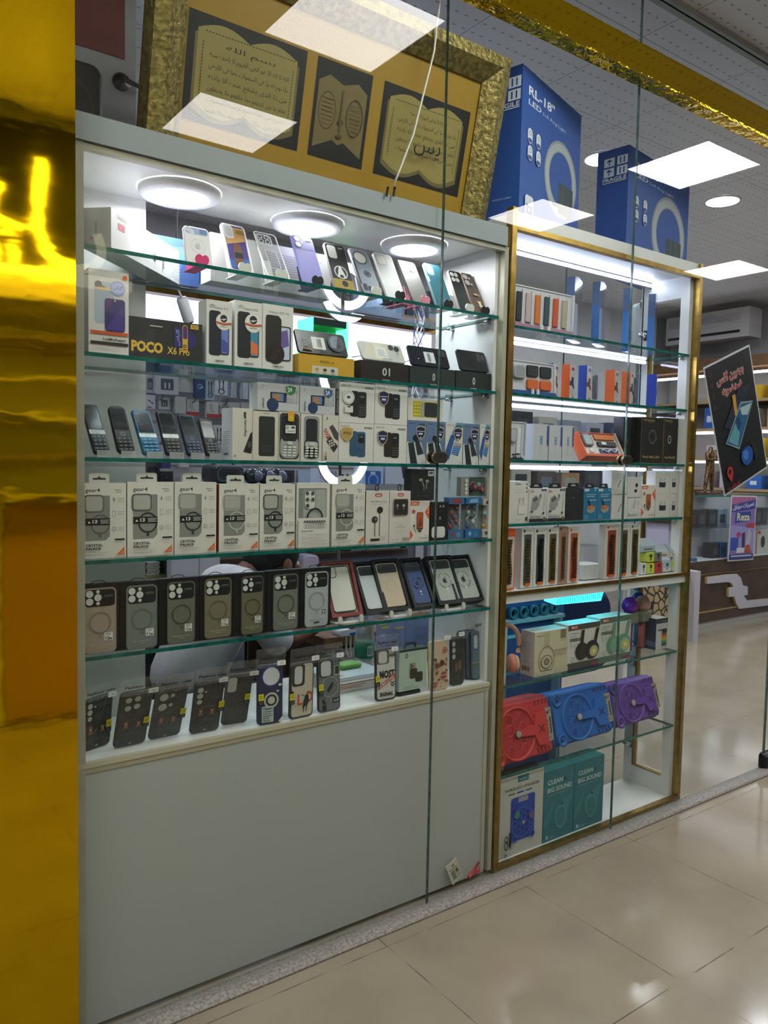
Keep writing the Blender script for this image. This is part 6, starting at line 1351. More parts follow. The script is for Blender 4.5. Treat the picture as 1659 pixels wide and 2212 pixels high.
# fourth compartment: earbuds
GE = 'earbud boxes on the fourth shelf of the gold trimmed cabinet'
def d_xkin(m, w, h):
    m.tx('XKIN', w*.34, h*.91, h*.045, '2c4a78', w*.28, bold=.03); m.lines(w*.32, w*.8, h*.8, 2, h*.06, h*.008, 'a9a9a6')
    for i in range(3): m.pc(w*.92, h*(.93-.09*i), .0035, '3a4a5a')
    m.prr(w*.50, w*.82, h*.20, h*.44, .006, 'b9b9b4'); m.prr(w*.51, w*.81, h*.21, h*.43, .006, 'cfcfca')
    for k in (0, 1): m.pc(w*(.57+.18*k), h*.56, .004, 'a5a5a1', .006); m.pr(w*(.56+.18*k), w*(.585+.18*k), h*.44, h*.54, 'b0b0ac')
    m.lines(w*.3, w*.7, h*.1, 2, h*.03, h*.006, 'b0b0ac'); m.prr(w*.86, w*.96, h*.04, h*.14, .003, '3a3c3a')
carton('earbud_box', 'white earbud box with small blue lettering, far left of the fourth shelf', 'box', 1097, 1140.5, 1040, 1129, yd, .065, .06, 'cbcac4', d_xkin, GE)
def d_buds(m, w, h):
    m.prr(w*.70, w*.97, h*.91, h*.98, .001, '2a2f38'); m.tx('A!O', w*.75, h*.925, h*.035, 'c3c6cc', w*.16, bold=.02); m.lines(w*.05, w*.3, h*.94, 3, h*.03, h*.01, 'b06a5c')
    m.pp([(w*.12, h*.42), (w*.2, h*.72), (w*.4, h*.80), (w*.56, h*.7), (w*.6, h*.5), (w*.44, h*.36), (w*.24, h*.34)], '8f928f'); m.pp([(w*.2, h*.66), (w*.4, h*.76), (w*.52, h*.68), (w*.3, h*.58)], '5d605e'); m.pc(w*.64, h*.76, .006, '77797a', .009); m.pr(w*.6, w*.65, h*.62, h*.74, '8a8c8a')
    for i in range(10): m.pr(w*.83, w*.89, h*(.34+.055*i), h*(.37+.055*i), 'a9aaa6')
    m.pc(w*.80, h*.26, .005, '2c2f30'); m.tx('Smart Earbuds', w*.06, h*.135, h*.045, '3a3c3a', w*.6, bold=.02); m.lines(w*.1, w*.5, h*.2, 1, .01, h*.01, '8a8c8a'); m.pr(0, w, 0, h*.10, '26282a'); m.pc(w*.84, h*.10, .007, '77653c'); m.prr(w*.06, w*.2, h*.28, h*.34, .001, '3a3c3a')
def tabpiece(t, w, h, c='1d1f22', u0=.1, u1=.8):
    q = MB(); q.prism([(w*u0, h), (w*u1, h), (w*(u1-.06), h+.018), (w*(u0+.06), h+.018)], .004, .0055, c); q.frame(Matrix.Translation((0, .004, 0))); q.pp([(w*(u0+.2), h+.006), (w*(u1-.2), h+.006), (w*(u1-.26), h+.013), (w*(u0+.26), h+.013)], '9aa0a4'); q.build('hang_tab', t)
for i, (a, b) in enumerate(((1141.5, 1180), (1181, 1220.5))):
    t, w, h = carton('earbud_box', f'white and black earbud box with grey bud drawing, {("left", "right")[i]} of the pair', 'box', a, b, 1055, 1129, yd, .065, .05, 'c6c5c0', d_buds, GE); tabpiece(t, w, h)
def d_blk(m, w, h): m.ring(w*.55, h*.55, w*.34, w*.35, '3a3c3e', 1.25, 24, 60, 240); m.pc(w*.42, h*.70, .002, 'c9c9c4'); m.lines(w*.3, w*.75, h*.25, 3, h*.05, h*.01, '4a4438'); m.tx('LWS', w*.4, h*.92, h*.03, '4a4c4c', w*.25)
t, w, h = carton('earbud_box', 'plain black earbud box with faint ring drawing', 'box', 1222, 1259, 1054, 1128, yd, .065, .05, '26272a', d_blk, GE); tabpiece(t, w, h)
def d_bluebox(m, w, h):
    m.tx('XKIN', w*.10, h*.93, h*.03, 'c6d4dc', w*.3, bold=.02); m.prr(w*.04, w*.38, h*.90, h*.985, .002, 'b9c6cc'); m.pc(w*.84, h*.94, .003, 'c6d4dc'); m.lines(w*.2, w*.85, h*.80, 2, h*.06, h*.02, 'a9c3d0')
    m.pp([(w*.2, h*.38), (w*.5, h*.33), (w*.86, h*.40), (w*.8, h*.27), (w*.5, h*.2), (w*.26, h*.26)], '8d8f84'); m.pp([(w*.2, h*.40), (w*.52, h*.34), (w*.88, h*.41), (w*.5, h*.47)], 'c06a3c'); m.pp([(w*.4, h*.47), (w*.52, h*.44), (w*.36, h*.64), (w*.28, h*.62)], '23262a'); m.pp([(w*.4, h*.6), (w*.92, h*.62), (w*.92, h*.64), (w*.4, h*.63)], 'b5c6cc')
    for i in range(4): m.ring(w*(.12+.14*(i % 2)), h*(.13-.07*(i//2)), .0025, .0035, 'a9c3d0', 1, 10)
for i, (a, b) in enumerate(((1260.5, 1289.5), (1290.5, 1319.5))):
    t, w, h = carton('earbud_box', f'turquoise blue headset box with orange case picture, {("left", "right")[i]} of the pair', 'box', a, b, 1055, 1125, yd, .065, .05, '2a6f94', d_bluebox, GE); tabpiece(t, w, h, '1f2226')
def d_side(m, w, h): m.pp([(w*.40, h*.3), (w*.46, h*.32), (w*.60, h*.55), (w*.54, h*.55)], '6a6d72'); m.pc(w*.58, h*.58, .003, '55585c'); m.pc(w*.45, h*.30, .003, '77797c')
hh_ = at(1337, 1068, .065).z-yd
carton('earbud_box', 'blank white earbud box with a small grey bud, lower of the two stacked plain ones', 'box', 1321, 1354.5, 1069, 1122, yd, .065, .045, 'c9c8c4', d_side, GE)
carton('earbud_box', 'blank white earbud box with a small grey bud, upper of the two stacked plain ones', 'box', 1321, 1354.5, 1016, 1068, yd+hh_+.001, .065, .045, 'c9c8c4', d_side, GE)
def d_bp(v):
    def f(m, w, h):
        if v == 0: m.pc(w*.66, h*.60, .009, '2a2b30'); m.pc(w*.60, h*.32, .010, '23242a', .007); m.pr(w*.14, w*.16, h*.2, h*.75, 'a9aaa8')
        else: m.pp([(w*.34, h*.5), (w*.5, h*.95), (w*.62, h*.9), (w*.5, h*.45)], 'a9a9b4'); m.pc(w*.76, h*.72, .005, 'b0b0ba', .010); m.tx('Buds+', w*.06, h*.10, h*.15, '77797c', w*.72)
    return f
hb_ = at(1370, 1075, .065).z-yd
carton('earbud_box', 'white earbud box with a word ending in a plus sign, below the dark buds box', 'box', 1355.5, 1385, 1076, 1120, yd, .065, .045, 'c7c6c2', d_bp(1), GE)
carton('earbud_box', 'white box with two dark round buds printed on it, upper of the two', 'box', 1355.5, 1385, 1031, 1075, yd+hb_+.001, .065, .045, 'c4c3bf', d_bp(0), GE)
carton('earphone_box', 'small orange and white microphone box in the gold trimmed cabinet', 'box', 1386, 1414.5, 1048, 1119, yd, .065, .045, 'cfcac0', d_2in1)
def d_air(m, w, h): m.prr(w*.26, w*.72, h*.28, h*.55, .005, '2c2d30'); m.pc(w*.36, h*.62, .005, '9a9c9c', .006); m.pc(w*.62, h*.62, .005, '9a9c9c', .006); m.prr(w*.3, w*.68, h*.5, h*.58, .003, 'b9bab6'); m.lines(w*.66, w*.95, h*.92, 2, h*.05, h*.015, 'a9aaa8')
hc_ = at(1446, 1067, .065).z-yd
for i, (a, b) in enumerate(((1416, 1446.5), (1447.5, 1477))):
    carton('earbud_box', f'square white box with a small black charging case, lower {("left", "right")[i]} of four', 'box', a, b, 1067, 1116, yd, .065, .045, 'c4c2bd', d_air, GE)
    carton('earbud_box', f'square white box with a small black charging case, upper {("left", "right")[i]} of four', 'box', a, b, 1018, 1066, yd+hc_+.001, .065, .045, 'c4c2bd', d_air, GE)
# straps and cubes on the middle board
ye = 1.0145
def strapbox(a, b, yt, yb, body, back, metal, label, foot='c9622c', badge='3a4a44', style=0):
    x, w, h = fx(a, b, yt, yb, ye, .06)
    t = thing('strap_box', label, 'box', (x, .06, ye+.0006), group='watch strap boxes on the middle board')
    m = MB(); m.box(0, w, 0, .03, 0, h, body, l='b5b4b0' if body != 'c9582c' else 'c9582c'); m.prr(w*.20, w*.80, h*.05, h*.90, .004, back) if style != 1 else m.pr(w*.22, w*.92, h*.03, h*.87, 'c0b9ac')
    if style != 1: m.pr(w*.12, w*.28, h*.935, h*.98, badge); m.pr(w*.34, w*.8, h*.95, h*.962, '9a9a96'); m.lines(w*.84, w*.94, h*.3, 4, h*.05, h*.01, '8d8d88')
    m.build('carton_body', t)
    q = MB(); n = 15; z0, z1s = h*.10, h*.84
    for j in range(n):
        z = z0+(z1s-z0)*j/n; off = w*.05*math.sin(j*.5) if style != 2 else 0
        q.box(w*.34+off, w*.66+off, -.0055, -.0008, z, z+(z1s-z0)/n*.72, metal); q.box(w*.40+off, w*.60+off, -.0070, -.0055, z+.001, z+(z1s-z0)/n*.5, metal)
    q.build('metal_strap', t)
    if style == 0:
        q = MB(); q.box(w*.32, w*.68, -.006, -.0008, h*.04, h*.085, foot); q.build('strap_holder', t)
for a in ((1085, 1112.5, 1143, 1276, 'c9582c', 'c0b9ac', 'a87a58:m', 'orange strap box with rose gold chain, far left of the middle board', 'c9622c', '3a4a44', 1),
          (1126, 1152, 1142, 1268, 'c9c8c2', '4a5150', 'b3a98a:m', 'white strap box with a twisted silver chain on grey, left of the dark links'), (1153, 1180, 1142, 1267, 'c9c8c2', '3b4244', '54585c:m', 'white strap box with dark grey links'),
          (1181, 1205.5, 1141, 1266, 'c9c8c2', '5d5440', 'a8905c:m', 'white strap box with gold brown links and a black clasp'), (1207, 1224.5, 1138, 1264, '9c7a68', '8d6a5a', 'b0907c:m', 'slim brown strap box with pink metal rings', 'b08a7a', '6a3a2c', 2),
          (1226.5, 1252, 1140, 1262, 'c6bcb2', 'a8563c', 'b8805c:m', 'white strap box with rose links on red, left of the clear tub', 'c9622c', 'c0502c'), (1306, 1335, 1134, 1252, 'c4b8ae', '8d4030', 'a88058:m', 'white strap box with bronze links on dark red, right of the clear tub', 'c9622c', 'b8482c'),
          (1336.5, 1359, 1134, 1249, 'c6c3bc', '55524c', 'b09860:m', 'white strap box with a gold bracelet bent to one side'), (1360, 1382, 1133, 1247, 'c6c3bc', '5a523c', '9c8854:m', 'white strap box with olive gold links, rightmost of the strap boxes')): strapbox(*a)
x, w, h = fx(1256, 1300, 1180, 1262, ye, .09)
t = thing('clear_tub', 'clear plastic tub with white contents between the strap boxes', 'tub', (x, .08, ye+.0006))
q = MB(); q.box(0, w, 0, .09, 0, h, 'clear'); q.build('tub', t); q = MB(); q.box(.003, w-.003, .003, .087, .002, h*.45, 'c6c6c2'); q.build('contents', t)
t = thing('desk_lamp_shade', 'pale grey curved plastic cover standing on end behind the clear tub', 'cover', (x+.01, .19, ye+.0006)); q = MB(); q.rbox(0, .10, 0, .20, .045, 0, .03, 'b5b9b6', bev=.008); q.build('cover', t)
cubes = [(1384, 1397, 1217, 1246, 'c9cac6', '2b2d30', 'white cube box with black symbol, lower row, leftmost'), (1398, 1414, 1217, 1244, 'b9c24a', '3a3f1c', 'lime cube box, lower row'), (1415, 1431, 1215, 1241, 'a83a34', '4a1c1c', 'red cube box, lower row'), (1432, 1450, 1213, 1238, '9dbcbc', '4a5a5a', 'aqua cube box, lower row'), (1452, 1474, 1210, 1234, 'b5bf6a', '5a5f30', 'pale lime cube box, rightmost of the lower row')]
hts = []
for a, b, yt, yb, c, s, lb in cubes:
    x, w, h = fx(a, b, yt, yb, ye, .07)
    t = thing('earbud_cube', lb+' of small earbud cubes', 'box', (x, .07, ye+.0006), group='small earbud cubes at the right end'); hts.append(h)
    m = MB(); m.rbox(0, w, 0, h, .005, 0, .04, c, bev=.002); m.pr(w*.0+.003, w-.003, .004, h*.42, 'c6c5c0') if lb.startswith(('aqua', 'pale')) else None; m.prr(w*.35, w*.65, h*.55, h*.85, .002, s); m.pr(w*.45, w*.55, h*.2, h*.5, s); m.build('carton_body', t)
up = [(1398, 1414, 1190, 1215, 'b9c24a', '3a3f1c', 'lime cube box, middle row left'), (1415, 1430, 1190, 1213, '6f7672', '33383a', 'grey cube box, middle row right of the lime one'), (1386, 1416, 1150, 1182, '8fb0b0', '3f4a4c', 'aqua and grey cube box, top row left'), (1420, 1447, 1152, 1196, 'c3c3bd', '4a4d4c', 'white and grey cube box, top row middle'), (1449, 1475, 1150, 1190, 'c3c3bd', '4a4d4c', 'white and olive cube box, top row right')]
hz = max(hts)+.0015
stk_h = {}
for k, (a, b, yt, yb, c, s, lb) in enumerate(up):
    if k < 2: z0 = ye+hz; Y = .07
    else: z0 = ye+(hz+stk_h.get('m', .04)+.003 if k == 2 else hz+.014); Y = .075
    x, w, h = fx(a, b, yt, yb, z0, Y); h = .042 if k < 2 else min(h, .055); h = max(h, .03)
    if k == 1: stk_h['m'] = h
    if k == 3: pass
    t = thing('earbud_cube', lb+' of small earbud cubes', 'box', (x, Y, z0), group='small earbud cubes at the right end')
    m = MB()
    if k < 2: m.rbox(0, w, 0, h, .005, 0, .04, c, bev=.002); m.prr(w*.3, w*.7, h*.5, h*.8, .002, s); m.pr(w*.42, w*.58, h*.2, h*.5, s)
    else:
        m.box(0, w, 0, .04, 0, h*.45, c); m.add([(0, 0, h*.45), (w, 0, h*.45), (w, .03, h), (0, .03, h), (0, .04, h*.45), (w, .04, h*.45)], [(0, 1, 2, 3), (0, 3, 4), (1, 5, 2), (3, 2, 5, 4)], '8d9298'); m.pr(w*.2, w*.8, h*.15, h*.25, '8a4a44')
    m.build('carton_body', t)
q = MB(); q.box(at(1384, 1200, .07).x, at(1478, 1200, .07).x, .068, .12, ye+hz-.0012, ye+hz-.0004, 'clear'); tag(q.build('clear_divider'), 'thin clear plastic divider between the rows of earbud cubes', 'divider')

# lower compartments
yf, yg, yh = .674, .346, .0185
t = thing('lamp', 'glowing cyan ribbed emergency lamp fixed under the middle board', 'lamp', (at(1200, 1310, .14).x, .14, .972))
L_ = at(1306, 1300, .14).x-t.location.x
q = MB(); q.add([(0, .0, -.055), (L_*.92, 0, -.062), (L_, 0, -.004), (L_*.03, 0, -.004), (0.01, .07, -.05), (L_*.9, .07, -.055), (L_, .07, -.004), (L_*.03, .07, -.004)], [(0, 1, 2, 3), (7, 6, 5, 4), (0, 4, 5, 1), (1, 5, 6, 2), (3, 7, 4, 0)], '2fe0ee:e%.2f' % CYAN)
for i in range(22): q.box(L_*(.03+.042*i), L_*(.035+.042*i), -.003, .0, -.052, -.01, '2a9fae')
q.build('diffuser', t)
q = MB(); q.box(-.01, L_+.03, -.005, .08, -.004, -.0005, '7d8d96'); q.build('back_plate', t)
t = thing('headphones', 'pink wired over ear headphones in plastic, hanging at the left of the lower compartment', 'headphones', (at(1100, 1400, .12).x, .10, yf))
cx, cz = at(1092, 1390, .12).x-t.location.x, at(1092, 1400, .12).z-yf
q = MB(); q.tube([(cx+.005+.078*math.cos(math.radians(a)), .03, cz+.085*math.sin(math.radians(a))+.0) for a in range(150, -25, -10)], .0095, 'c79a8c', 8); q.build('headband', t)
q = MB(); q.lathe([(.030, -.012), (.036, -.004), (.036, .010), (.028, .018)], 'c98068', 18, Matrix.Translation((cx+.045, .03, .045)) @ Matrix.Rotation(1.1, 4, 'Z') @ Matrix.Rotation(PI/2, 4, 'X')); q.lathe([(.033, .012), (.030, .022), (0.01, .024)], 'cfb6a4', 18, Matrix.Translation((cx+.045, .03, .045)) @ Matrix.Rotation(1.1, 4, 'Z') @ Matrix.Rotation(PI/2, 4, 'X')); q.build('ear_cup', t)
x, w, h = fx(1077, 1093, 1358, 1481, yf, .06); x = max(x, 1.948)
solo(MB().box(0, w, 0, .06, 0, h, 'b9b9b6', l='a5a6a6'), 'white_carton', 'narrow white carton at the left edge of the lower compartment', 'carton', (x, .06, yf+.0006))
def d_cream2(m, w, h):
    m.tx('Bluetooth', w*.08, h*.89, h*.03, '4a463c', w*.2, bold=.02); m.pr(w*.28, w*.44, h*.60, h*.97, 'aaa386'); m.pr(w*.76, w*.93, h*.78, h*.98, '77705c'); m.lines(w*.78, w*.92, h*.74, 1, .01, h*.01, '8a846f')
    m.ring(w*.36, h*.34, w*.21, w*.235, '8d8670', 1.25, 30, -50, 230); m.pc(w*.36, h*.30, w*.17, '4a4438', h*.155, 26); m.pc(w*.36, h*.30, w*.15, 'b9b09a', h*.138, 26); m.pc(w*.36, h*.30, w*.09, '8d8470', h*.08, 20); m.ring(w*.36, h*.30, w*.05, w*.065, '5a5242', 1.1, 18)
    m.pc(w*.36, h*.105, w*.17, '5f5846', h*.012); m.tx('SPACECRAFT', w*.56, h*.51, h*.03, '57503e', w*.40, bold=.02); m.lines(w*.58, w*.95, h*.47, 3, h*.03, h*.008, '8d8670'); m.pr(0, w, 0, h*.09, 'b9b4a0'); m.tx('BKL-400', w*.04, h*.03, h*.03, '8a846f', w*.3)
    for i in range(3): m.ring(w*(.62+.14*i), h*.05, .003, .004, '8a846f', 1, 10)
carton('headphone_box', 'cream headphone box with a beige headset ring printed on it', 'box', 1154, 1226, 1362, 1472, yf, .065, .07, 'bcb598', d_cream2, None, lambda m, w, h: (m.bars(w*.15, w*.75, h*.10, h*.2, '3f3a34', 10), m.lines(w*.1, w*.8, h*.75, 14, h*.035, h*.008, '8d8880')), l='b5aeaa', t='c3c6c6')
def d_head(band, hc, cup, green):
    def f(m, w, h):
        m.pr(0, w, h*.87, h, band); m.pr(0, w, 0, h*.14, band); m.pr(w*.08, w*.30, h*.90, h*.985, '9c2f36'); m.tx('BLK', w*.10, h*.915, h*.05, 'd5c5c0', w*.18, bold=.03)
        m.tx('CONVENIENT', w*.05, h*.79, h*.026, '6a6a64', w*.3); m.tx('FOLDING', w*.05, h*.735, h*.026, '6a6a64', w*.2); m.tx('DESIGN', w*.05, h*.63, h*.066, '33342f', w*.42, bold=.03)
        for i in range(3): m.ring(w*(.09+.10*i), h*.555, .004, .005, '6a6a64', 1, 10); m.pr(w*(.06+.1*i), w*(.12+.1*i), h*.50, h*.51, '8a8a84')
        m.ring(w*.60, h*.72, w*.24, w*.32, hc, 1.5, 26, -8, 188) if False else None
        m.pp([(w*.36, h*.46), (w*.46, h*.48), (w*.50, h*.86), (w*.40, h*.86)], hc); m.pp([(w*.78, h*.46), (w*.88, h*.48), (w*.97, h*.86), (w*.87, h*.86)], hc)
        m.pc(w*.42, h*.38, w*.20, hc, h*.20, 24); m.pc(w*.46, h*.36, w*.14, cup, h*.17, 24); m.pc(w*.74, h*.38, w*.23, hc, h*.21, 24); m.pc(w*.78, h*.35, w*.17, cup, h*.16, 24); m.pc(w*.80, h*.34, w*.135, 'a8a89c', h*.125, 24); m.pc(w*.80, h*.34, w*.11, 'b5b04a', h*.10, 24); m.pc(w*.80, h*.34, w*.05, 'c9c8b0', h*.05, 16)
        m.ring(w*.12, h*.22, .008, .0095, '4a4a46', 1, 18); m.tx('Model-X', w*.74, h*.045, h*.03, 'c9b5b0', w*.2); m.pr(w*.72, w*.96, h*.035, h*.085, '8c3a40')
    return f
carton('headphone_box', 'white and grey headphone box with a black folding headset printed on it', 'box', 1226.5, 1294, 1347, 1454, yf, .065, .07, 'c3c2bb', d_head('4a4b45', '232322', '2f2f2d', False), 'folding headset boxes', t='c3c6c6')
carton('headphone_box', 'white and green headphone box with a mint folding headset printed on it', 'box', 1295, 1361.5, 1332, 1439, yf, .065, .07, 'b5bdb2', d_head('56705f', '5d8a72', '6f9c84', True), 'folding headset boxes', t='c3c6c6')
def mic(px, yb, yt, c, head, label):
    Y = .15 if px < 1440 else .21; X = min(at(px, (yb+yt)/2, Y).x, 2.965); hgt = .21
    t = thing('microphone', label, 'microphone', (X, Y, yf+.0006), group='upright toy microphones')
    q = MB(); q.lathe([(.014, 0), (.0155, .01), (.0165, .12)], c, 16); q.build('handle', t)
    q = MB(); q.rbox(-.034, .034, .118, .165, .006, -.026, .026, '7d8074', bev=.004); q.build('speaker_collar', t)
    q = MB(); q.lathe([(.022, .165), (.032, .18), (.034, .19), (.034, .196), (.030, .212), (.018, .228), (0, .232)], head, 18); q.build('grille_head', t)
mic(1358, 1440, 1300, '6a2a5c', '7a2a9c:g', 'purple headed microphone, left of three in the lower compartment')
mic(1386, 1416, 1298, '8d4a44', 'b08a7a:g', 'rose gold microphone, middle of three in the lower compartment')
mic(1447, 1404, 1290, '2a4f7a', '1f3f9c:g', 'blue headed microphone, right of three in the lower compartment')
def d_rain(m, w, h):
    m.pr(0, w, h*.84, h, '2f3436'); m.tx('HOPESTAR', w*.45, h*.89, h*.03, 'a9aba9', w*.45)
    for i, c in enumerate(('8a3a34', 'b8542c', 'c08a30', '9aa02c', '4a8a3c', '2f7a6a')): m.pr(w*.50, w*.92, h*(.46-.06*i), h*(.52-.06*i), c)
    m.prr(w*.50, w*.92, h*.52, h*.66, .006, '2a2422'); m.prr(w*.50, w*.92, h*.12, h*.17, .004, '1d2a2c'); m.pr(w*.1, w*.5, h*.62, h*.65, '2a2c2c'); m.lines(w*.08, w*.4, h*.76, 3, h*.05, h*.01, '8a8a86')
carton('speaker_box', 'small white box with a rainbow cylinder speaker and dark side, right of the microphones', 'box', 1417, 1442, 1336, 1411, yf, .085, .07, 'b9bab6', d_rain, None, lambda m, w, h: m.pp([(0, h*.1), (w, h*.1), (w, h*.26), (0, h*.3)], '4a5a78'), l='2a3244')

def bigspeaker(bl, br, tl, Y, c, c2, c3, label, xmin=None):
    A, r, rx, w, h = lean(bl, br, tl, yg+.024, Y)
    if xmin and A.x < xmin: w -= xmin-A.x; A.x = xmin
    d = .095; A.z = yg+.001+d*math.sin(-rx)
    t = thing('portable_speaker', label, 'speaker', A, 0, rx, 'bright plastic party speakers')
    m = MB(); m.rbox(0, w, 0, h, .022, .012, d, c, bev=.008); m.rbox(.006, w-.006, .006, h-.006, .020, 0, .014, c, bev=.006)
    cx, cz, R_ = w*.40, h*.47, min(h*.43, w*.36)
    m.build('body', t)
    q = MB()
    tor = []; n = 36
    V = []; F = []
    for i in range(n):
        a = 2*PI*i/n
        for rr, y in ((R_+.005, .0), (R_+.004, -.007), (R_-.004, -.008), (R_-.007, .0)): V.append((cx+rr*math.cos(a), y, cz+rr*math.sin(a)))
    for i in range(n):
        for k in range(3): F.append((4*i+k, 4*((i+1) % n)+k, 4*((i+1) % n)+k+1, 4*i+k+1))
    q.add(V, F, c, True); q.build('woofer_ring', t)
    q = MB(); q.frame(Matrix.Translation((0, -.0015, 0))); q.pc(cx, cz, R_-.006, c2, n=36); s = R_/4.3
    for j in range(-4, 5):
        for i in range(-4, 5):
            x, z = cx+s*1.5*i, cz+s*math.sqrt(3)*(j+.5*(i % 2))
            if (x-cx)**2+(z-cz)**2 < (R_-s*1.0)**2:
                P = [(x+s*.96*math.cos(PI/3*k), z+s*.96*math.sin(PI/3*k)) for k in range(6)]; B = [(x+s*.78*math.cos(PI/3*k), z+s*.78*math.sin(PI/3*k)) for k in range(6)]
                y = -.0008; q.add([(a, y, b) for a, b in P]+[(a, y-.0012, b) for a, b in B], [(k, (k+1) % 6, 6+(k+1) % 6, 6+k) for k in range(6)], c)
                if (i+j) % 3 == 0:
                    for k in range(7):
                        a = PI/3*k; rr = s*.42 if k < 6 else 0; q.pc(x+rr*math.cos(a), z+rr*math.sin(a), s*.12, c3, n=6)
    q.build('woofer_grille', t)
    q = MB(); q.prism([(cx+R_*.05, cz+h*.03), (w*.66, cz+h*.08), (w*.70, h*.72), (w*.88, h*.74), (w*.88, h*.20), (w*.72, h*.20), (w*.66, cz-h*.08), (cx+R_*.05, cz-h*.05)], -.013, .002, c); q.frame(Matrix.Translation((0, -.013, 0)))
    q.pp([(w*.72, cz+h*.06), (w*.74, cz+h*.08), (w*.84, cz-h*.06), (w*.82, cz-h*.08)], c3); q.pp([(w*.72, cz-h*.06), (w*.74, cz-h*.08), (w*.84, cz+h*.06), (w*.82, cz+h*.08)], c3); q.build('bridge', t)
    q = MB(); q.lathe([(.013, 0), (.013, .004), (.010, .005), (0, .005)], '8d8d86', 16, Matrix.Translation((cx, -.010, cz)) @ Matrix.Rotation(PI/2, 4, 'X')); q.build('centre_badge', t)
    q = MB(); q.prism([(w*.885, h*.22), (w*.985, h*.22), (w*.985, h*.78), (w*.885, h*.78)], -.006, .004, '8f8c82'); q.frame(Matrix.Translation((0, -.006, 0))); q.pr(w*.945, w*.965, h*.34, h*.62, '151515'); q.pc(w*.92, h*.70, .005, '1a1a1a'); q.pc(w*.95, h*.72, .003, '2a2a2a')
    for k in range(4): q.pr(w*.90, w*.915, h*(.36+.06*k), h*(.39+.06*k), '4a3f3c')
    q.ring(w*.925, h*.28, .003, .0045, '1d1d1d', 1, 10); q.build('control_panel', t)
    for zz, sg in ((h*.90, 1), (h*.10, -1)):
        for k in range(4):
            q = MB(); x = w*(.72+.062*k); q.prism([(x, zz-h*.045), (x+w*.03, zz-h*.045), (x+w*.03+w*.02*sg, zz+h*.045), (x+w*.02*sg, zz+h*.045)], -.0008, .0005, c3); q.build('vent_slot', t)
    for zz in (h*.86, h*.12):
        q = MB(); q.lathe([(.026, 0), (.026, .006), (.018, .007), (.016, .002), (0, .002)], c, 18, Matrix.Translation((w*.10, 0, zz)) @ Matrix.Rotation(PI/2, 4, 'X')); q.lathe([(.008, .002), (.008, .005), (0, .005)], c3, 12, Matrix.Translation((w*.10, 0, zz)) @ Matrix.Rotation(PI/2, 4, 'X')); q.build('tweeter', t)
    return t
bigspeaker((1060, 1663), (1199, 1631), (1046, 1527), .060, 'b8393c', 'a83035', '7d2228', 'red plastic party speaker lying on its side, left of three', 1.951)
bigspeaker((1203, 1629), (1328, 1597), (1186, 1501), .075, '1f62b0', '1a56a0', '123c74', 'blue plastic party speaker lying on its side, middle of three')
bigspeaker((1331, 1595), (1429, 1563), (1313, 1480), .085, '624196', '5a3a88', '3d2762', 'purple plastic party speaker lying on its side, right of three')
def d_wire(m, w, h):
    m.prr(w*.40, w*.65, h*.90, h*.98, .002, '2a6f72'); m.tx('soundtec', w*.44, h*.925, h*.02, 'b5c9c6', w*.16); m.tx('WIRELESS SPEAKER', w*.12, h*.815, h*.036, '3f4440', w*.78, bold=.01)
    for i, c in enumerate(('3f7a6a', '34468c', '3f7a6a')): m.prr(w*(.20+.19*i), w*(.35+.19*i), h*.765, h*.785, .002, c)
    x0, x1, z0, z1 = w*.26, w*.80, h*.17, h*.72; W_, H_ = x1-x0, z1-z0
    m.prr(x0, x1, z0, z1, .010, '2444a0'); m.prr(x0+W_*.3, x1-W_*.3, z1-H_*.13, z1-H_*.02, .002, '8d8f90'); cx, cz, R_ = (x0+x1)/2, z0+H_*.40, W_*.46
    m.pc(cx, cz, R_, '3a5ab4', n=30); m.pc(cx, cz, R_*.92, '1f3a90', n=30); s = R_/4.2
    for j in range(-3, 4):
        for i in range(-3, 4):
            x, z = cx+s*1.5*i, cz+s*math.sqrt(3)*(j+.5*(i % 2))
            if (x-cx)**2+(z-cz)**2 < (R_*.86)**2: m.ring(x, z, s*.82, s*.95, '3f66c0', 1, 6)
    m.pc(cx, cz, W_*.06, '9a9a90'); m.pc(cx-R_*.6, cz+R_*.6, R_*.25, '2f7a78'); m.pc(cx+R_*.7, cz+R_*.3, R_*.22, '6a5a78')
    for sx in (-1, 1):
        m.pc(cx+sx*W_*.36, z0+H_*.08, W_*.12, '3a5ab4'); m.pc(cx+sx*W_*.36, z0+H_*.08, W_*.07, '16307a')
        for k in range(4): m.pr(cx+sx*W_*(.34+.02*k)-.006, cx+sx*W_*(.34+.02*k)+.006, z1-H_*(.18+.05*k), z1-H_*(.165+.05*k), '16307a')
    m.prr(w*.20, w*.25, h*.13, h*.32, .002, '1b1b1b'); m.ring(w*.14, h*.25, .006, .009, '1b1b1b', 1.3, 16); m.ring(w*.14, h*.17, .007, .010, '1b1b1b', 1.6, 16); m.pr(w*.12, w*.28, h*.115, h*.12, '1b1b1b'); m.tx('8', w*.10, h*.03, h*.045, '3a6a78', w*.06, bold=.03); m.tx('INCH', w*.17, h*.03, h*.018, '6a8a90', w*.1)
carton('speaker_carton', 'white wireless speaker carton with a blue speaker printed on it, bottom left', 'carton', 1077, 1172, 1672, 1855, yh, .06, .06, 'b5b5ae', d_wire, 'cartons on the floor of the cabinet', l='1f4f50', t='2a4a4c')
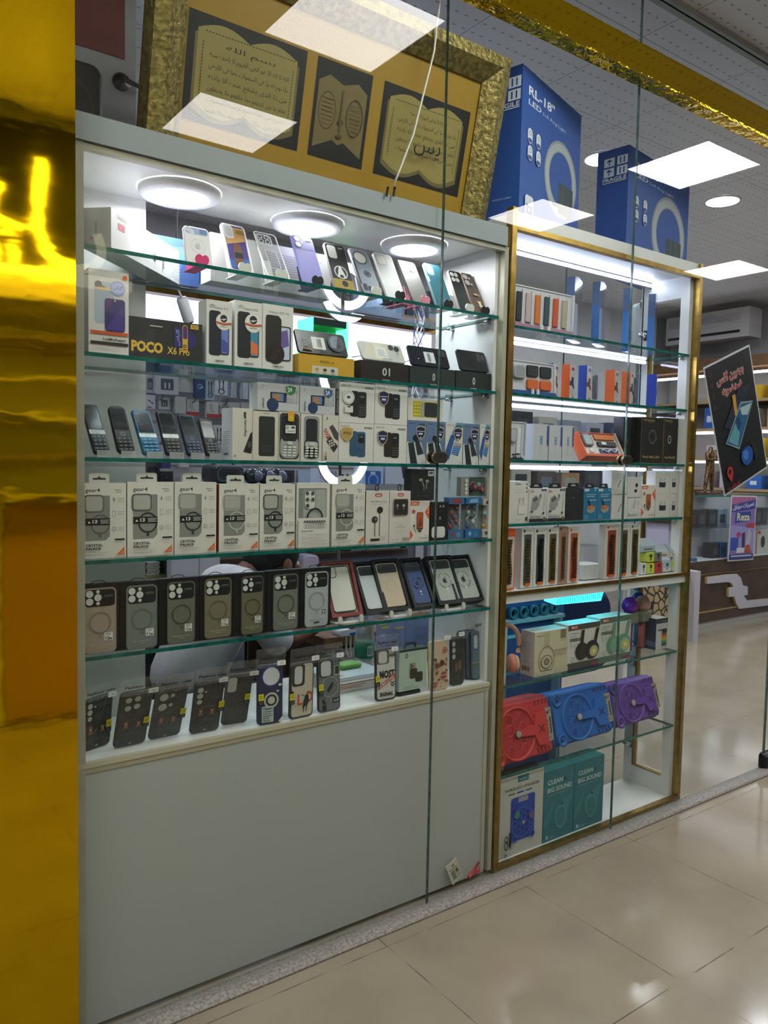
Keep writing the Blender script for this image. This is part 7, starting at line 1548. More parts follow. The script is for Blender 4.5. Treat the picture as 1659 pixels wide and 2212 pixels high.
def d_clean(m, w, h):
    m.tx('CLEAN', w*.12, h*.80, h*.062, 'b9c9c3', w*.50, bold=.02); m.tx('&', w*.64, h*.80, h*.062, '1a4a50', w*.12, bold=.02); m.tx('BIG SOUND', w*.12, h*.69, h*.062, 'b9c9c3', w*.80, bold=.02); m.pr(w*.12, w*.8, h*.645, h*.652, '6a9a98')
    m.pp([(w*.36, h*.42), (w*.62, h*.52), (w*.92, h*.58), (w*.84, h*.44), (w*.78, h*.20), (w*.62, h*.13), (w*.46, h*.16), (w*.36, h*.28)], '3a7f84'); m.pp([(w*.0, h*.3), (w*.16, h*.40), (w*.30, h*.58), (w*.34, h*.50), (w*.22, h*.26), (w*.1, h*.2), (0, h*.2)], '367a80'); m.pc(w*.58, h*.30, w*.17, '32757a', h*.13); m.ring(w*.58, h*.30, w*.15, w*.17, '4f9298', 1.6, 24); m.pc(w*.60, h*.48, .006, '1d4a50')
    m.tx('8', w*.09, h*.04, h*.05, 'b9c9c3', w*.07, bold=.03); m.tx('INCH', w*.20, h*.04, h*.02, '8fb5b2', w*.16)
carton('speaker_carton', 'teal speaker carton with slanted white words, left of the two', 'carton', 1174, 1238, 1660, 1820, yh, .06, .08, '2a6f78', d_clean, 'cartons on the floor of the cabinet', t='3a7f86')
carton('speaker_carton', 'teal speaker carton with slanted white words, right of the two', 'carton', 1240, 1302.5, 1640, 1795, yh, .06, .08, '2a6f78', d_clean, 'cartons on the floor of the cabinet', t='3a7f86')
# litter fallen behind the glass at the foot of the tall cabinet
A = at(990, 1912, .012)
t = thing('packaging_card', 'crumpled packaging card with small print fallen between the glass and the lower panel', 'card', (at(977, 1910, .013).x, .010, .032), 0, -.05, ry=-.42)
m = MB(); m.box(0, .050, .0, .004, 0, .075, 'b9b5a6'); m.pc(.028, .062, .006, '8c3a34', .003); m.pr(.008, .042, .050, .053, '5a5a52'); m.pr(.010, .026, .012, .045, '77786a'); m.pr(.030, .042, .03, .045, '55564c'); m.lines(.03, .045, .025, 3, .005, .0015, '55564c'); m.build('card', t)
t = thing('plastic_scrap', 'bent red plastic scrap beside the fallen packaging card', 'scrap', (at(1018, 1908, .012).x, .013, .035))
m = MB(); m.tube([(-.012, 0, 0), (.012, .001, .016), (.034, 0, .042)], [.007, .0055, .0035], 'b03a3c', 8); m.ball((.024, .001, .010), (.017, .005, .009), 'b03a3c'); m.build('scrap', t)
# ================================================================ shop interior seen through the cabinets
YW = 2.62
ac = thing('accessory_wall', 'lit slat wall with hooks and packets behind the tall cabinet', 'display wall', (0, YW, 0))
x0, x1 = .9, at(937, 760, YW).x
MB().box(x0, x1, .05, .08, .75, 2.42, 'a9a9b2').build('back_panel', ac)
q = MB(); q.box(x0, x1, -.02, .05, at(620, 690, YW).z+.045, at(620, 690, YW).z+.075, 'wood2', f='goldtrim'); q.box(x0, x1, -.26, .05, at(620, 690, YW).z+.075, at(620, 690, YW).z+.09, 'wood2', f='goldtrim'); q.build('top_shelf', ac)
zl0, zl1 = at(600, 765, YW).z, at(620, 690, YW).z+.04
MB().box(x0, x1, .03, .05, zl0, zl1, 'ccd6ff:e%.2f' % LITW).build('lit_panel', ac)
q = MB()
for i in range(8): q.box(x0, x1, .044, .05, .9+.13*i, .906+.13*i, '85858f')
q.build('slat_groove', ac)
hk = 0
for z in (zl0+.04, 1.80, 1.55):
    for i in range(11):
        x = 1.62+.20*i
        q = MB(); q.tube([(x, .045, z), (x, -.10, z), (x-.0, -.13, z+.03)], .004, '9a9aa4:m', 5); q.build('hook', ac); hk += 1
def pack(i, px0, py0, px1, py1, Y, col, style, label, group='hanging packets on the accessory wall', d=.03):
    a, b = at(px0, (py0+py1)/2, Y).x, at(px1, (py0+py1)/2, Y).x; xm = (px0+px1)/2
    z1_, z0_ = at(xm, py0, Y).z, at(xm, py1, Y).z; w, h = b-a, z1_-z0_
    m = MB(); m.box(0, w, 0, d, 0, h, col)
    if style == 'cable':
        for k in (.35, .65): m.pr(w*(k-.035), w*(k+.035), h*.25, h*.7, '2a2c32'); m.prr(w*(k-.06), w*(k+.06), h*.7, h*.85, .002, '3a3d44')
        m.ring(w*.5, h*.22, w*.2, w*.27, '2f3238', .8, 14)
    elif style == 'red': m.pr(0, w, 0, h*.24, 'a8352f'); m.tx('Cable', w*.3, h*.34, h*.08, '5a4a4a', w*.4); m.pr(w*.25, w*.3, h*.45, h*.85, '77777a'); m.pr(w*.42, w*.47, h*.45, h*.85, '77777a')
    elif style == 'win': m.prr(w*.22, w*.78, h*.22, h*.8, .004, '4a4f5a'); m.pr(w*.38, w*.44, h*.3, h*.6, 'b9bbc0'); m.pr(w*.56, w*.62, h*.3, h*.6, 'b9bbc0')
    elif style == 'blue': m.pr(0, w*.12, 0, h, '2f86b4'); m.pr(w*.9, w, 0, h, '2f86b4'); m.pp([(w*.25, h*.25), (w*.33, h*.2), (w*.75, h*.75), (w*.67, h*.8)], 'b5aa9a'); m.pr(w*.3, w*.6, h*.1, h*.13, '55606a')
    elif style == 'dark': m.ring(w*.5, h*.55, w*.16, w*.24, '8fa0b8'); m.pr(w*.5, w*.8, h*.5, h*.55, '9fb0c4')
    elif style == 'usb': m.pr(0, w, h*.88, h, '4a3f7a'); m.pp([(w*.2, h*.5), (w*.45, h*.42), (w*.5, h*.5), (w*.25, h*.58)], '26262c'); m.pp([(w*.5, h*.36), (w*.75, h*.28), (w*.8, h*.36), (w*.55, h*.44)], '26262c'); m.pr(w*.1, w*.6, h*.06, h*.12, '3a3560')
    elif style == 'black': m.prr(w*.15, w*.85, h*.12, h*.75, .008, '17181b'); m.pc(w*.5, h*.5, w*.16, '2e3036')
    return tag(m.build('hanging_packet', None, (a, Y, z0_)), label, 'packet', group)
def Zp(u, v): return (300+u*.1567, 780+v*.1567)
PK = [(84, 180, 222, 455, 'a5a5b2', 'win', 'grey'), (232, 190, 548, 460, 'aeb0ba', 'win', 'wide silver'), (552, 215, 752, 430, 'b9b6b6', 'plain', 'white'), (772, 225, 915, 505, '2a3f6a', 'dark', 'navy'), (920, 235, 1044, 540, 'b9c4d4', 'cable', 'white and blue'), (1052, 235, 1222, 470, 'bfc6d4', 'cable', 'white twin cable'),
      (1255, 270, 1360, 505, 'c0c2c4', 'blue', 'blue edged'), (1422, 290, 1512, 522, 'c0c2c4', 'blue', 'second blue edged'), (1535, 300, 1640, 540, 'c0c2c4', 'blue', 'third blue edged'),
      (100, 440, 226, 655, 'b5b2bc', 'usb', 'purple topped'), (272, 500, 430, 665, 'b5b7ba', 'win', 'white windowed'), (502, 490, 648, 720, 'aaa7a8', 'plain', 'pale grey'), (662, 530, 828, 752, 'b5b3b4', 'red', 'red footed'), (936, 560, 1098, 782, 'b7b6b8', 'red', 'second red footed'), (1112, 570, 1228, 782, 'b0aeb0', 'red', 'third red footed'), (1236, 570, 1390, 700, 'a5a5a8', 'plain', 'small grey'), (1402, 570, 1552, 700, 'a5a5a8', 'plain', 'second small grey'),
      (1030, 880, 1180, 1182, 'b9b9bc', 'cable', 'white ring cable'), (92, 1385, 290, 1665, '3a3c42', 'black', 'dark glossy'), (312, 1385, 438, 1480, '3a3570', 'plain', 'violet'), (560, 1390, 690, 1462, 'b9bac0', 'plain', 'small white'), (300, 1520, 470, 1668, '25262a', 'black', 'square black'), (476, 1570, 570, 1668, 'aab0c0', 'plain', 'narrow pale blue'), (575, 1570, 660, 1668, 'b5a5a5', 'plain', 'narrow pink'),
      (86, 20, 290, 155, '4a6a8c', 'plain', 'slate blue'), (295, 30, 480, 160, '55708c', 'plain', 'second slate blue'), (492, 45, 640, 200, 'b0b4b8', 'plain', 'upper white'), (645, 55, 770, 215, 'b4b6b4', 'cable', 'upper cable'), (792, 75, 930, 215, '6f86a0', 'plain', 'upper blue grey'), (940, 85, 1090, 225, 'aab8cc', 'plain', 'upper pale blue'), (1100, 95, 1290, 225, '8fa6c8', 'plain', 'upper sky blue'), (1300, 105, 1420, 255, '9fb4d0', 'plain', 'second upper sky blue')]
for i, (a, b, c, e, col, st, nm) in enumerate(PK):
    p, q_ = Zp(a, b), Zp(c, e)
    row = 'upper row' if b < 170 else 'second row' if b < 320 else 'third row' if b < 800 else 'fourth row' if b < 1000 else 'lowest row'
    pack(i, p[0], p[1], q_[0], q_[1], 2.52 if i % 2 else 2.545, col, st, f'{nm} hanging packet, {row} of the accessory wall')
rs = random.Random(21)
for r_, (py0, py1) in enumerate(((800, 850), (862, 905), (1012, 1050))):
    for j in range(9):
        px = 560+j*42
        col = ('b5bac4', '4f7cae', '9fb4d0', '2d3038', 'b9b7b2', '6a86a8')[(j*5+r_*2) % 6]
        pack(j, px, py0+rs.uniform(-4, 4)+j*1.0, px+34, py1+rs.uniform(-4, 4)+j*.9, 2.53 if j % 2 else 2.55, col, ('plain', 'cable', 'win', 'black', 'plain')[(j+r_) % 5], f'{ORD[j]} packet from the left of the {ORD[r_]} right hand row on the accessory wall', 'right hand packets on the accessory wall')
# cartons on the shelf above the lit panel
zt = at(620, 690, YW).z+.0905
for i, (a, b, hh, c, lb) in enumerate(((313, 388, .15, '23479c', 'first'), (390, 452, .13, '2450a8', 'second'), (454, 520, .12, '1f3f90', 'third'), (522, 612, .11, '3a6aa8', 'fourth'))):
    xa, xb = at(a, 655, 2.4).x, at(b, 655, 2.4).x
    m = MB(); m.box(0, xb-xa, 0, .16, 0, hh, c); m.pr(.05, .12, hh*.3, hh*.5, '6f8cc8'); tag(m.build('storage_carton', None, (xa, 2.42, zt)), f'{lb} blue carton from the left on the wall shelf above the lit panel', 'carton', 'blue cartons above the lit panel')
for i, (a, b, hh, c, lb) in enumerate(((690, 770, .14, '5a5f58', 'dark olive gadget tray on the wall shelf above the lit panel'), (778, 878, .16, 'a5aab4', 'white carton with a violet phone picture on the wall shelf above the lit panel'), (882, 930, .2, '2a4468', 'dark blue carton at the right end of the wall shelf above the lit panel'))):
    xa, xb = at(a, 680, 2.4).x, at(b, 680, 2.4).x; w = xb-xa
    m = MB(); m.box(0, w, 0, .14, 0, hh, c)
    if i == 1: m.prr(w*.3, w*.85, hh*.1, hh*.6, .02, '4a4a8c'); m.pp([(w*.5, hh*.15), (w*.8, hh*.2), (w*.75, hh*.5)], 'a0527a'); m.pc(w*.15, hh*.3, hh*.1, '3f78b0')
    tag(m.build('storage_carton', None, (xa, 2.42, zt)), lb, 'carton')
def ringlight(px, py, R_, Y, label, zb=None):
    c = at(px, py, Y); t = thing('ring_light', label, 'lamp', (c.x, Y, c.z), 0, 0, 'glowing ring lights inside the shop')
    q = MB(); n = 40; V = []; F = []
    for i in range(n):
        a = 2*PI*i/n
        for rr, y in ((R_, 0), (R_*.70, 0), (R_*.70, .02), (R_, .02)): V.append((rr*math.cos(a), y, rr*math.sin(a)))
    for i in range(n):
        j = (i+1) % n
        F.append((4*i, 4*j, 4*j+1, 4*i+1))
    q.add(V, F, 'f4f2ff:e%.2f' % RINGL); q.add(V, [(4*i+k, 4*((i+1) % n)+k, 4*((i+1) % n)+(k+1) % 4, 4*i+(k+1) % 4) for i in range(n) for k in (1, 2, 3)], 'c9c9cc'); q.build('glowing_ring', t)
    q = MB(); q.tube([(0, .03, -R_*.9), (0, .035, -(c.z-(zb or 0)) if not zb else -(c.z-zb))], .009, '1c1d20', 8); q.build('pole', t)
ringlight(748, 632, .155, 1.55, 'glowing ring light inside the shop, showing below the top shelf', .745)
ringlight(742, 990, .16, 1.62, 'glowing ring light inside the shop, showing below the third shelf', .745)
# green lit gadget, camera
A = at(712, 770, 1.5)
t = thing('toy_speaker', 'green glowing toy display box behind the silver display phone', 'display', (at(672, 740, 1.5).x, 1.5, at(712, 800, 1.5).z))
w = at(752, 740, 1.5).x-t.location.x; h = at(712, 690, 1.5).z-t.location.z
q = MB(); q.box(0, .012, 0, .14, 0, h, '3ff58a:e2.5'); q.box(w-.012, w, 0, .14, 0, h, '3ff58a:e2.5'); q.build('lit_side', t)
q = MB(); q.box(.012, w-.012, 0, .14, h*.86, h, '3a5a48'); q.box(.012, w-.012, .1, .14, 0, h*.86, '2f6a48'); q.box(.012, w-.012, 0, .14, 0, .02, '2c3a34'); q.build('frame', t)
q = MB(); q.ball((w*.5, .05, h*.5), (.05, .04, .03), '2a4a3a'); q.build('figure', t)
P_ = at(400, 668, .75)
t = thing('security_camera', 'small white security camera hanging behind the tall cabinet', 'camera', P_)
q = MB(); q.lathe([(.018, -.045), (.020, -.04), (.020, .035), (.017, .042)], 'c3c4c6', 18, Matrix.Rotation(-.5, 4, 'Y') @ Matrix.Rotation(.35, 4, 'X')); q.build('body', t)
q = MB(); q.lathe([(.0165, -.050), (.0165, -.044), (.0, -.050)][:2]+[(.0, -.044)], '151618:g', 18, Matrix.Rotation(-.5, 4, 'Y') @ Matrix.Rotation(.35, 4, 'X')); q.build('lens', t)
q = MB(); q.tube([(-.01, .0, .035), (-.03, .01, .08), (-.02, .02, .8)], .004, 'c3c4c6', 6); q.build('mount', t)

# desk, seated person, clutter
dk = thing('desk', 'brown work desk behind the tall cabinet', 'desk', (0, 0, 0))
MB().box(1.66, 2.5, .76, 1.75, .70, .74, 'wood2').build('desk_top', dk)
for x in (1.78, 2.44):
    for y in (.78, 1.69): MB().box(x, x+.05, y, y+.05, 0, .70, 'wood').build('leg', dk)
MB().box(1.78, 2.49, 1.71, 1.73, .25, .70, 'wood').build('back_panel', dk)
def skin(name, verts, edges, radii, mat, parent, sub=2):
    me = bpy.data.meshes.new(name); me.from_pydata([Vector(v) for v in verts], edges, [])
    o = bpy.data.objects.new(name, me); COL.objects.link(o)
    o.modifiers.new('skin', 'SKIN'); sk = me.skin_vertices[0].data
    for i, r in enumerate(radii): sk[i].radius = (r, r) if not isinstance(r, tuple) else r
    sk[0].use_root = True
    s = o.modifiers.new('sub', 'SUBSURF'); s.levels = s.render_levels = sub
    dg = bpy.context.evaluated_depsgraph_get(); dg.update()
    m2 = bpy.data.meshes.new_from_object(o.evaluated_get(dg))
    o.modifiers.clear(); o.data = m2; bpy.data.meshes.remove(me)
    m2.materials.clear(); m2.materials.append(M(mat)); m2.polygons.foreach_set('use_smooth', [True]*len(m2.polygons)); m2.polygons.foreach_set('material_index', [0]*len(m2.polygons)); m2.update()
    o.parent = parent; return o
pe = thing('person', 'person in a white shirt with short black hair bent over a desk', 'person', (1.12, .95, 0))
# joints: pelvis, belly, chest, neck, head centre, shoulders, elbows, hands, knees, feet
J = [(0, 0, .52), (.07, 0, .70), (.20, 0, .90), (.28, 0, .99), (.32, 0, 1.03), (.41, 0, 1.05),
     (.22, -.17, .93), (.36, -.20, .75), (.58, -.12, .80), (.22, .17, .93), (.36, .20, .75), (.58, .12, .80),
     (.10, -.10, .50), (.50, -.11, .50), (.46, -.11, .08), (.58, -.11, .04), (.10, .10, .50), (.50, .11, .50), (.46, .11, .08), (.58, .11, .04)]
E_ = [(0, 1), (1, 2), (2, 3), (3, 4), (4, 5), (2, 6), (6, 7), (7, 8), (2, 9), (9, 10), (10, 11), (0, 12), (12, 13), (13, 14), (14, 15), (0, 16), (16, 17), (17, 18), (18, 19)]
RR = [.13, .125, .135, .06, .055, .092, .06, .045, .032, .06, .045, .032, .085, .062, .042, .035, .085, .062, .042, .035]
body = skin('body', J, E_, RR, 'skin', pe)
hv, he, hr = [], [], []
for sy in (-1, 1):
    for k in range(5):
        b = len(hv); y = sy*.12+(k-2)*.016*(1 if k else 1.4); L_ = (.05, .075, .08, .076, .06)[k]
        hv += [(.57, sy*.12+(k-2)*.010, .80), (.62+(.0 if k else -.02), y, .798), (.62+L_*.5, y, .782), (.62+L_*.8, y, .756)]; he += [(b, b+1), (b+1, b+2), (b+2, b+3)]; hr += [.012, .0095, .0085, .007]
skin('finger', hv, he, hr, 'skin', pe, 1)['kind'] = 'stuff'
skin('shirt', [(-.02, 0, .50), (.06, 0, .70), (.195, 0, .905), (.29, 0, .985), (.21, -.17, .935), (.30, -.20, .80), (.35, -.205, .71), (.21, .17, .935), (.30, .20, .80), (.35, .205, .71)],
     [(0, 1), (1, 2), (2, 3), (2, 4), (4, 5), (5, 6), (2, 7), (7, 8), (8, 9)], [(.20, .16), (.165, .145), (.165, .15), .085, .088, .075, .068, .088, .075, .068], 'shirt', pe)
skin('trousers', [(0, 0, .50), (.10, -.10, .50), (.50, -.11, .50), (.46, -.11, .10), (.10, .10, .50), (.50, .11, .50), (.46, .11, .10)], [(0, 1), (1, 2), (2, 3), (0, 4), (4, 5), (5, 6)], [.145, .10, .078, .06, .10, .078, .06], '2c2f36:s', pe)
q = MB(); q.ball((.405, 0, 1.078), (.112, .092, .092), 'hair', 20, 14); q.ball((.345, 0, 1.05), (.075, .078, .07), 'hair', 16, 12); q.build('hair', pe)
q = MB()
for sy in (-1, 1): q.ball((.42, sy*.093, 1.035), (.022, .010, .030), 'skin', 10, 7); q.ball((.495, sy*.032, 1.035), (.010, .014, .010), 'e0dcd6', 10, 7)
q.ball((.515, 0, 1.01), (.022, .016, .020), 'skin', 10, 7); q.ball((.500, 0, .977), (.010, .026, .008), '6a3a34', 10, 7); q.build('face', pe)
ch = thing('chair', 'olive cushioned chair under the person in the white shirt', 'chair', (1.10, .95, 0))
q = MB(); q.rbox(-.22, .22, .31, .365, .027, -.22, .22, '3a3f3a', bev=.015); q.build('seat', ch)
q = MB(); q.ball((-.235, -.02, .74), (.06, .16, .17), '9aa07a', 18, 12); q.build('cushion', ch)
q = MB(); q.rbox(-.29, -.24, .40, .90, .02, -.19, .19, '3a3f3a', bev=.008); q.build('backrest', ch)
for sx in (-.19, .17):
    for sy in (-.19, .17): MB().box(sx, sx+.03, sy, sy+.03, 0, .31, '2a2c2c').build('leg', ch)
def clut(px0, px1, py0, Y, z, d, c, label, name='storage_box', cat='box', fn=None, r=0, h=None):
    a, b = at(px0, py0, Y).x, at(px1, py0, Y).x; hh = h or at((px0+px1)/2, py0, Y).z-z
    m = MB()
    if r: m.rbox(0, b-a, 0, hh, r, 0, d, c, bev=.006)
    else: m.box(0, b-a, 0, d, 0, hh, c)
    if fn: fn(m, b-a, hh)
    return tag(m.build(name, None, (a, Y, z+.001)), label, cat)
# a back counter with clutter that shows between the fourth and fifth shelves
bc = thing('work_counter', 'back counter with coloured clutter behind the red open box', 'counter', (0, 0, 0))
MB().box(1.75, 3.7, 2.15, 2.48, .87, .90, '4a3b30').build('counter_top', bc); MB().box(1.78, 3.68, 2.18, 2.46, 0, .87, '7f8aa0').build('counter_body', bc)
clut(812, 866, 1178, 2.2, .901, .15, 'c6c6ca', 'pair of white boxes standing on the back counter', fn=lambda m, w, h: m.pr(w*.49, w*.51, 0, h, '8d8d92'))
clut(867, 878, 1174, 2.19, .901, .15, '15171a', 'black board standing beside the white boxes on the back counter')
clut(758, 811, 1196, 2.2, .901, .12, '8fa6bc', 'pale blue and white device on the back counter', 'device', 'device', lambda m, w, h: (m.pr(0, w, 0, h*.35, 'c9d4e0'), m.pr(w*.2, w*.3, h*.15, h*.2, '2a2c30'), m.tube([(w*.5, -.01, h*.9), (w*.62, -.012, h*.5), (w*.56, -.01, h*.3)], .004, '77808a', 5)), .02, .08)
clut(655, 690, 1200, 1.85, .741, .12, 'b9b4cc', 'crumpled lavender plastic bag on the work desk', 'plastic_bag', 'bag', None, .03)
rs = random.Random(9)
for i, c in enumerate(('2f7a4a', '8fb02f', 'b8a82c', '2f5f9c', '27b0b4', '5ab52f', 'a84a3a', '30406a', '7fc03a', 'c0a04a', '28488c', '4aa05a', '1f2a4a', '8a3a6a')):
    px = 648+i*11; py = 1192+((i*7) % 5)*5
    a = at(px, py, 2.2+.05*(i % 4)); q = MB(); L_ = .10
    q.tube([(-.05, 0, 0), (-.02, .01, .012), (.03, -.005, .006), (.07, .01, -.004)], [.012, .015, .014, .009], c, 7)
    q.tube([(.01, -.01, .012), (.02, -.01, .03+.01*(i % 3))], .006, c, 6)
    tag(q.build('charging_cable', None, (a.x, a.y, min(.945, max(.916, a.z)))), f'{ORD[i]} coloured cable from the left in the clutter on the back counter', 'cable', 'coloured cables on the back counter')
# behind the ledge cases
A = at(745, 1520, .17)
t = thing('tablet_box', 'flat white tablet box with red print lying on the ledge beside the grey armoured case', 'box', (at(737, 1515, .15).x, .20, z6+.0005))
w = at(812, 1500, .20).x-t.location.x
m = MB(); m.box(0, w+.06, 0, .20, 0, .030, 'c6c3bf'); m.lines(w*.15, w*.75, .020, 2, .006, .002, 'b0563c'); m.box(0, w+.06, -.001, .0, .027, .030, '8a5a4c'); m.build('carton_body', t)
t = thing('paper_stack', 'thin stack of white paper with an orange flyer on the tablet box', 'papers', (t.location.x+.005, .22, z6+.0315))
m = MB(); m.box(0, w+.05, 0, .17, 0, .012, 'c3ccd4'); m.build('sheets', t); m = MB(); m.add([(.01, .01, .0125), (.07, .02, .0125), (.05, .06, .0125), (.0, .05, .0125)], [(0, 1, 2, 3)], 'c8a478'); m.build('flyer', t)
q = MB(); q.rbox(0, .085, 0, .016, .007, 0, .06, '76b056', bev=.004); tag(q.build('cloth', None, (at(738, 1450, .30).x, .30, z6+.044)), 'folded lime green cloth on the papers left of the bottle', 'cloth')
t = thing('power_strip', 'white and red power strip with cables behind the water bottle', 'power strip', at(733, 1378, .62))
q = MB(); q.rbox(0, .12, 0, .03, .012, 0, .06, 'c9ccd4', bev=.004); q.box(.05, .11, .0, .05, .03, .036, 'a8303a'); q.box(.05, .10, -.003, .0, .002, .014, '2f4a9c'); q.build('body', t)
q = MB()
for k in range(3): q.tube([(.03+.02*k, -.004, .006), (.02+.02*k, -.02, -.05), (.03+.01*k, -.03, -.08), (.02+.015*k, -.03, -.095)], .0045, 'c9c3b6', 6)
q.build('plug_cable', t)
q = MB(); q.tube([(0, 0, 0), (.09, 0, -.012), (.20, 0, -.05), (.26, 0, -.11)], [.022, .026, .024, .018], '7a6a34', 10); tag(q.build('pouch', None, (at(690, 1375, .80).x, .80, .86)), 'olive brown rolled pouch behind the water bottle', 'pouch')
for i, (a, b, yt, Y, c) in enumerate(((815, 872, 1342, .52, '8d92b8'), (874, 940, 1338, .56, '7f86ae'))):
    xa, xb = at(a, 1400, Y).x, at(b, 1400, Y).x; z1_ = at(a, yt, Y).z; w, h = xb-xa, z1_-.70
    t = thing('document_folder', ('lavender document sheet with yellow notes standing behind the mint green box', 'plain lavender document folder standing behind the mint green box')[i], 'folder', (xa, Y, .70))
    m = MB(); m.box(0, w, 0, .012, 0, h, c); m.lines(w*.3, w*.9, h*.7, 9, h*.05, h*.01, '5f648c'); m.build('sheet', t)
    if i == 0:
        q = MB(); q.box(w*.05, w*.3, -.001, 0, h*.88, h*.98, 'c9b92c'); q.build('yellow_note', t); q = MB(); q.box(w*.12, w*.42, -.001, 0, h*.78, h*.83, 'd0c65a'); q.build('yellow_note', t); q = MB(); q.box(w*.66, w*.96, -.001, 0, h*.72, h*.77, 'd0c65a'); q.build('yellow_note', t)
sb = thing('side_table', 'low table behind the ledge carrying the folders', 'table', (0, 0, 0)); MB().box(1.62, 2.3, .475, .72, .66, .70, '55524c').build('table_top', sb)
for x in (1.64, 2.24):
    for y in (.49, .67): MB().box(x, x+.04, y, y+.04, 0, .66, '3a3834').build('leg', sb)
# loudspeaker, headsets and hanging goods behind the fourth shelf
A = at(465, 1043, 1.9)
t = thing('boombox', 'black portable boombox lying on the back shelf above the white case boxes', 'speaker', (at(464, 1030, 1.9).x, 1.9, at(500, 1045, 1.9).z))
w = at(528, 1030, 1.9).x-t.location.x; h = at(500, 1004, 1.9).z-t.location.z
q = MB(); q.rbox(0, w, 0, h, .03, 0, .18, '2a2c33', bev=.01); q.frame(Matrix.Translation((0, 0, 0))); q.rrf(w*.08, w*.92, h*.12, h*.88, .03, .008, '50535c'); q.pr(w*.25, w*.75, h*.4, h*.62, '1a1b20'); q.build('body', t)
q = MB(); q.tube([(w*.15, .08, h), (w*.2, .08, h+.04), (w*.8, .08, h+.04), (w*.85, .08, h)], .012, '24252b', 8); q.build('handle', t)
for i in range(3):
    a = at(545+i*26, 1028, 1.92); q = MB(); q.ball((0, 0, 0), (.05, .04, .045), '2d3038:g', 16, 10); q.ball((.02, -.03, .0), (.03, .02, .03), '5f6a80:g', 12, 8)
    tag(q.build('headset', None, a), f'{("left", "middle", "right")[i]} dark goggle headset beside the boombox', 'headset', 'dark headsets beside the boombox')
wsx = thing('storage_rack', 'back shelf carrying the boombox and headsets', 'shelf', (0, 0, 0)); zz = at(500, 1045, 1.9).z
MB().box(1.5, 3.2, 1.86, 2.12, zz-.026, zz-.002, '8f8f9a').build('shelf_board', wsx); MB().box(1.52, 1.55, 1.9, 2.1, 0, zz-.026, '8f8f9a').build('upright', wsx); MB().box(3.12, 3.15, 1.9, 2.1, 0, zz-.026, '8f8f9a').build('upright', wsx)
for i, (a, b, yt, yb, c, fn, lb) in enumerate(((784, 828, 1000, 1062, 'a9bede', lambda m, w, h: (m.prr(w*.12, w*.88, 0, h*.62, .01, '2f5fb0'), m.ring(w*.5, h*.18, w*.2, w*.26, '7f9fd8'), m.pr(w*.36, w*.6, h*.46, h*.58, 'b9c4d8')), 'white box with a blue party speaker printed on it, behind the fourth shelf'), (832, 880, 1004, 1068, 'b9bed4', lambda m, w, h: m.pp([(w*.8, h*.3), (w, h*.3), (w, h), (w*.7, h)], '2a2d36'), 'pale lavender carton behind the fourth shelf'), (690, 712, 1012, 1058, 'b9c2d8', lambda m, w, h: (m.pc(w*.5, h*.7, w*.2, '34406a'), m.pr(w*.4, w*.46, h*.3, h*.6, '34406a')), 'white earphone box with a blue bud, behind the fourth shelf'))):
    xa, xb = at(a, 1030, 1.88).x, at(b, 1030, 1.88).x; z1_ = at((a+b)/2, yt, 1.88).z
    m = MB(); m.box(0, xb-xa, 0, .1, 0, z1_-zz, c); fn(m, xb-xa, z1_-zz); tag(m.build('storage_box', None, (xa, 1.88, zz)), lb, 'box')
# filing cabinet and shelf seen under the fourth shelf
t = thing('filing_cabinet', 'pale lavender metal cupboard behind the person', 'cupboard', (at(370, 1220, 1.78).x, 1.78, 0))
w = at(475, 1220, 1.78).x-t.location.x; q = MB(); q.box(0, w, 0, .06, 0, 1.10, 'b7b6c4'); q.build('body', t)
q = MB(); q.box(w*.56, w*.565, -.002, 0, .1, 1.08, '2a2a30'); q.build('door_gap', t)
t = thing('book_shelf', 'small wooden shelf with white papers left of the lavender cupboard', 'shelf', (at(314, 1220, 1.95).x, 1.95, 0)); w = at(367, 1220, 1.95).x-t.location.x; zs = at(340, 1243, 1.95).z
q = MB(); q.box(0, w, 0, .2, zs-.02, zs, '7f7a4a'); q.box(w-.02, w, 0, .2, 0, 1.2, '3a5248'); q.box(-.02, 0, 0, .2, 0, 1.2, '3a5248'); q.box(0, w, .18, .2, 0, 1.2, '2a3a34'); q.build('frame', t)
q = MB()
for i in range(6): q.box(.01+.003*(i % 3), w*.62+.004*(i % 2), .02, .16, zs+.001+.011*i, zs+.010+.011*i, ('bdbdb6', 'a9b0a9')[i % 2])
tag(q.build('paper_stack', None, (t.location.x, 1.95, 0)), 'stack of white papers on the small wooden shelf', 'papers')

# ================================================================ right part of the shop
# blue chair back and low goods behind the gold trimmed cabinet
t = thing('office_chair', 'dark blue padded chair behind the blue party speaker', 'chair', (at(1200, 1480, .75).x, .75, 0))
q = MB(); q.rbox(-.30, .45, .36, .80, .10, 0, .10, '1d2c54:s', bev=.03); q.build('backrest', t); q = MB(); q.rbox(-.25, .40, .34, .44, .04, .08, .50, '1d2c54:s', bev=.02); q.build('seat', t)
q = MB(); q.tube([(.07, .3, .34), (.07, .3, .05)], .03, '1a1c20', 10); q.box(-.18, .32, .27, .33, 0, .05, '1a1c20'); q.build('pedestal', t)
t = thing('plastic_drawer_unit', 'blue translucent drawer unit behind the hanging headphones', 'drawers', (at(1078, 1440, .5).x-.05, .50, 0)); q = MB(); q.box(0, .46, 0, .04, 0, .93, '2a5a94'); q.build('body', t)
q = MB(); q.box(.0, .46, -.004, 0, .70, .715, 'c9d4e0'); q.build('drawer_edge', t)
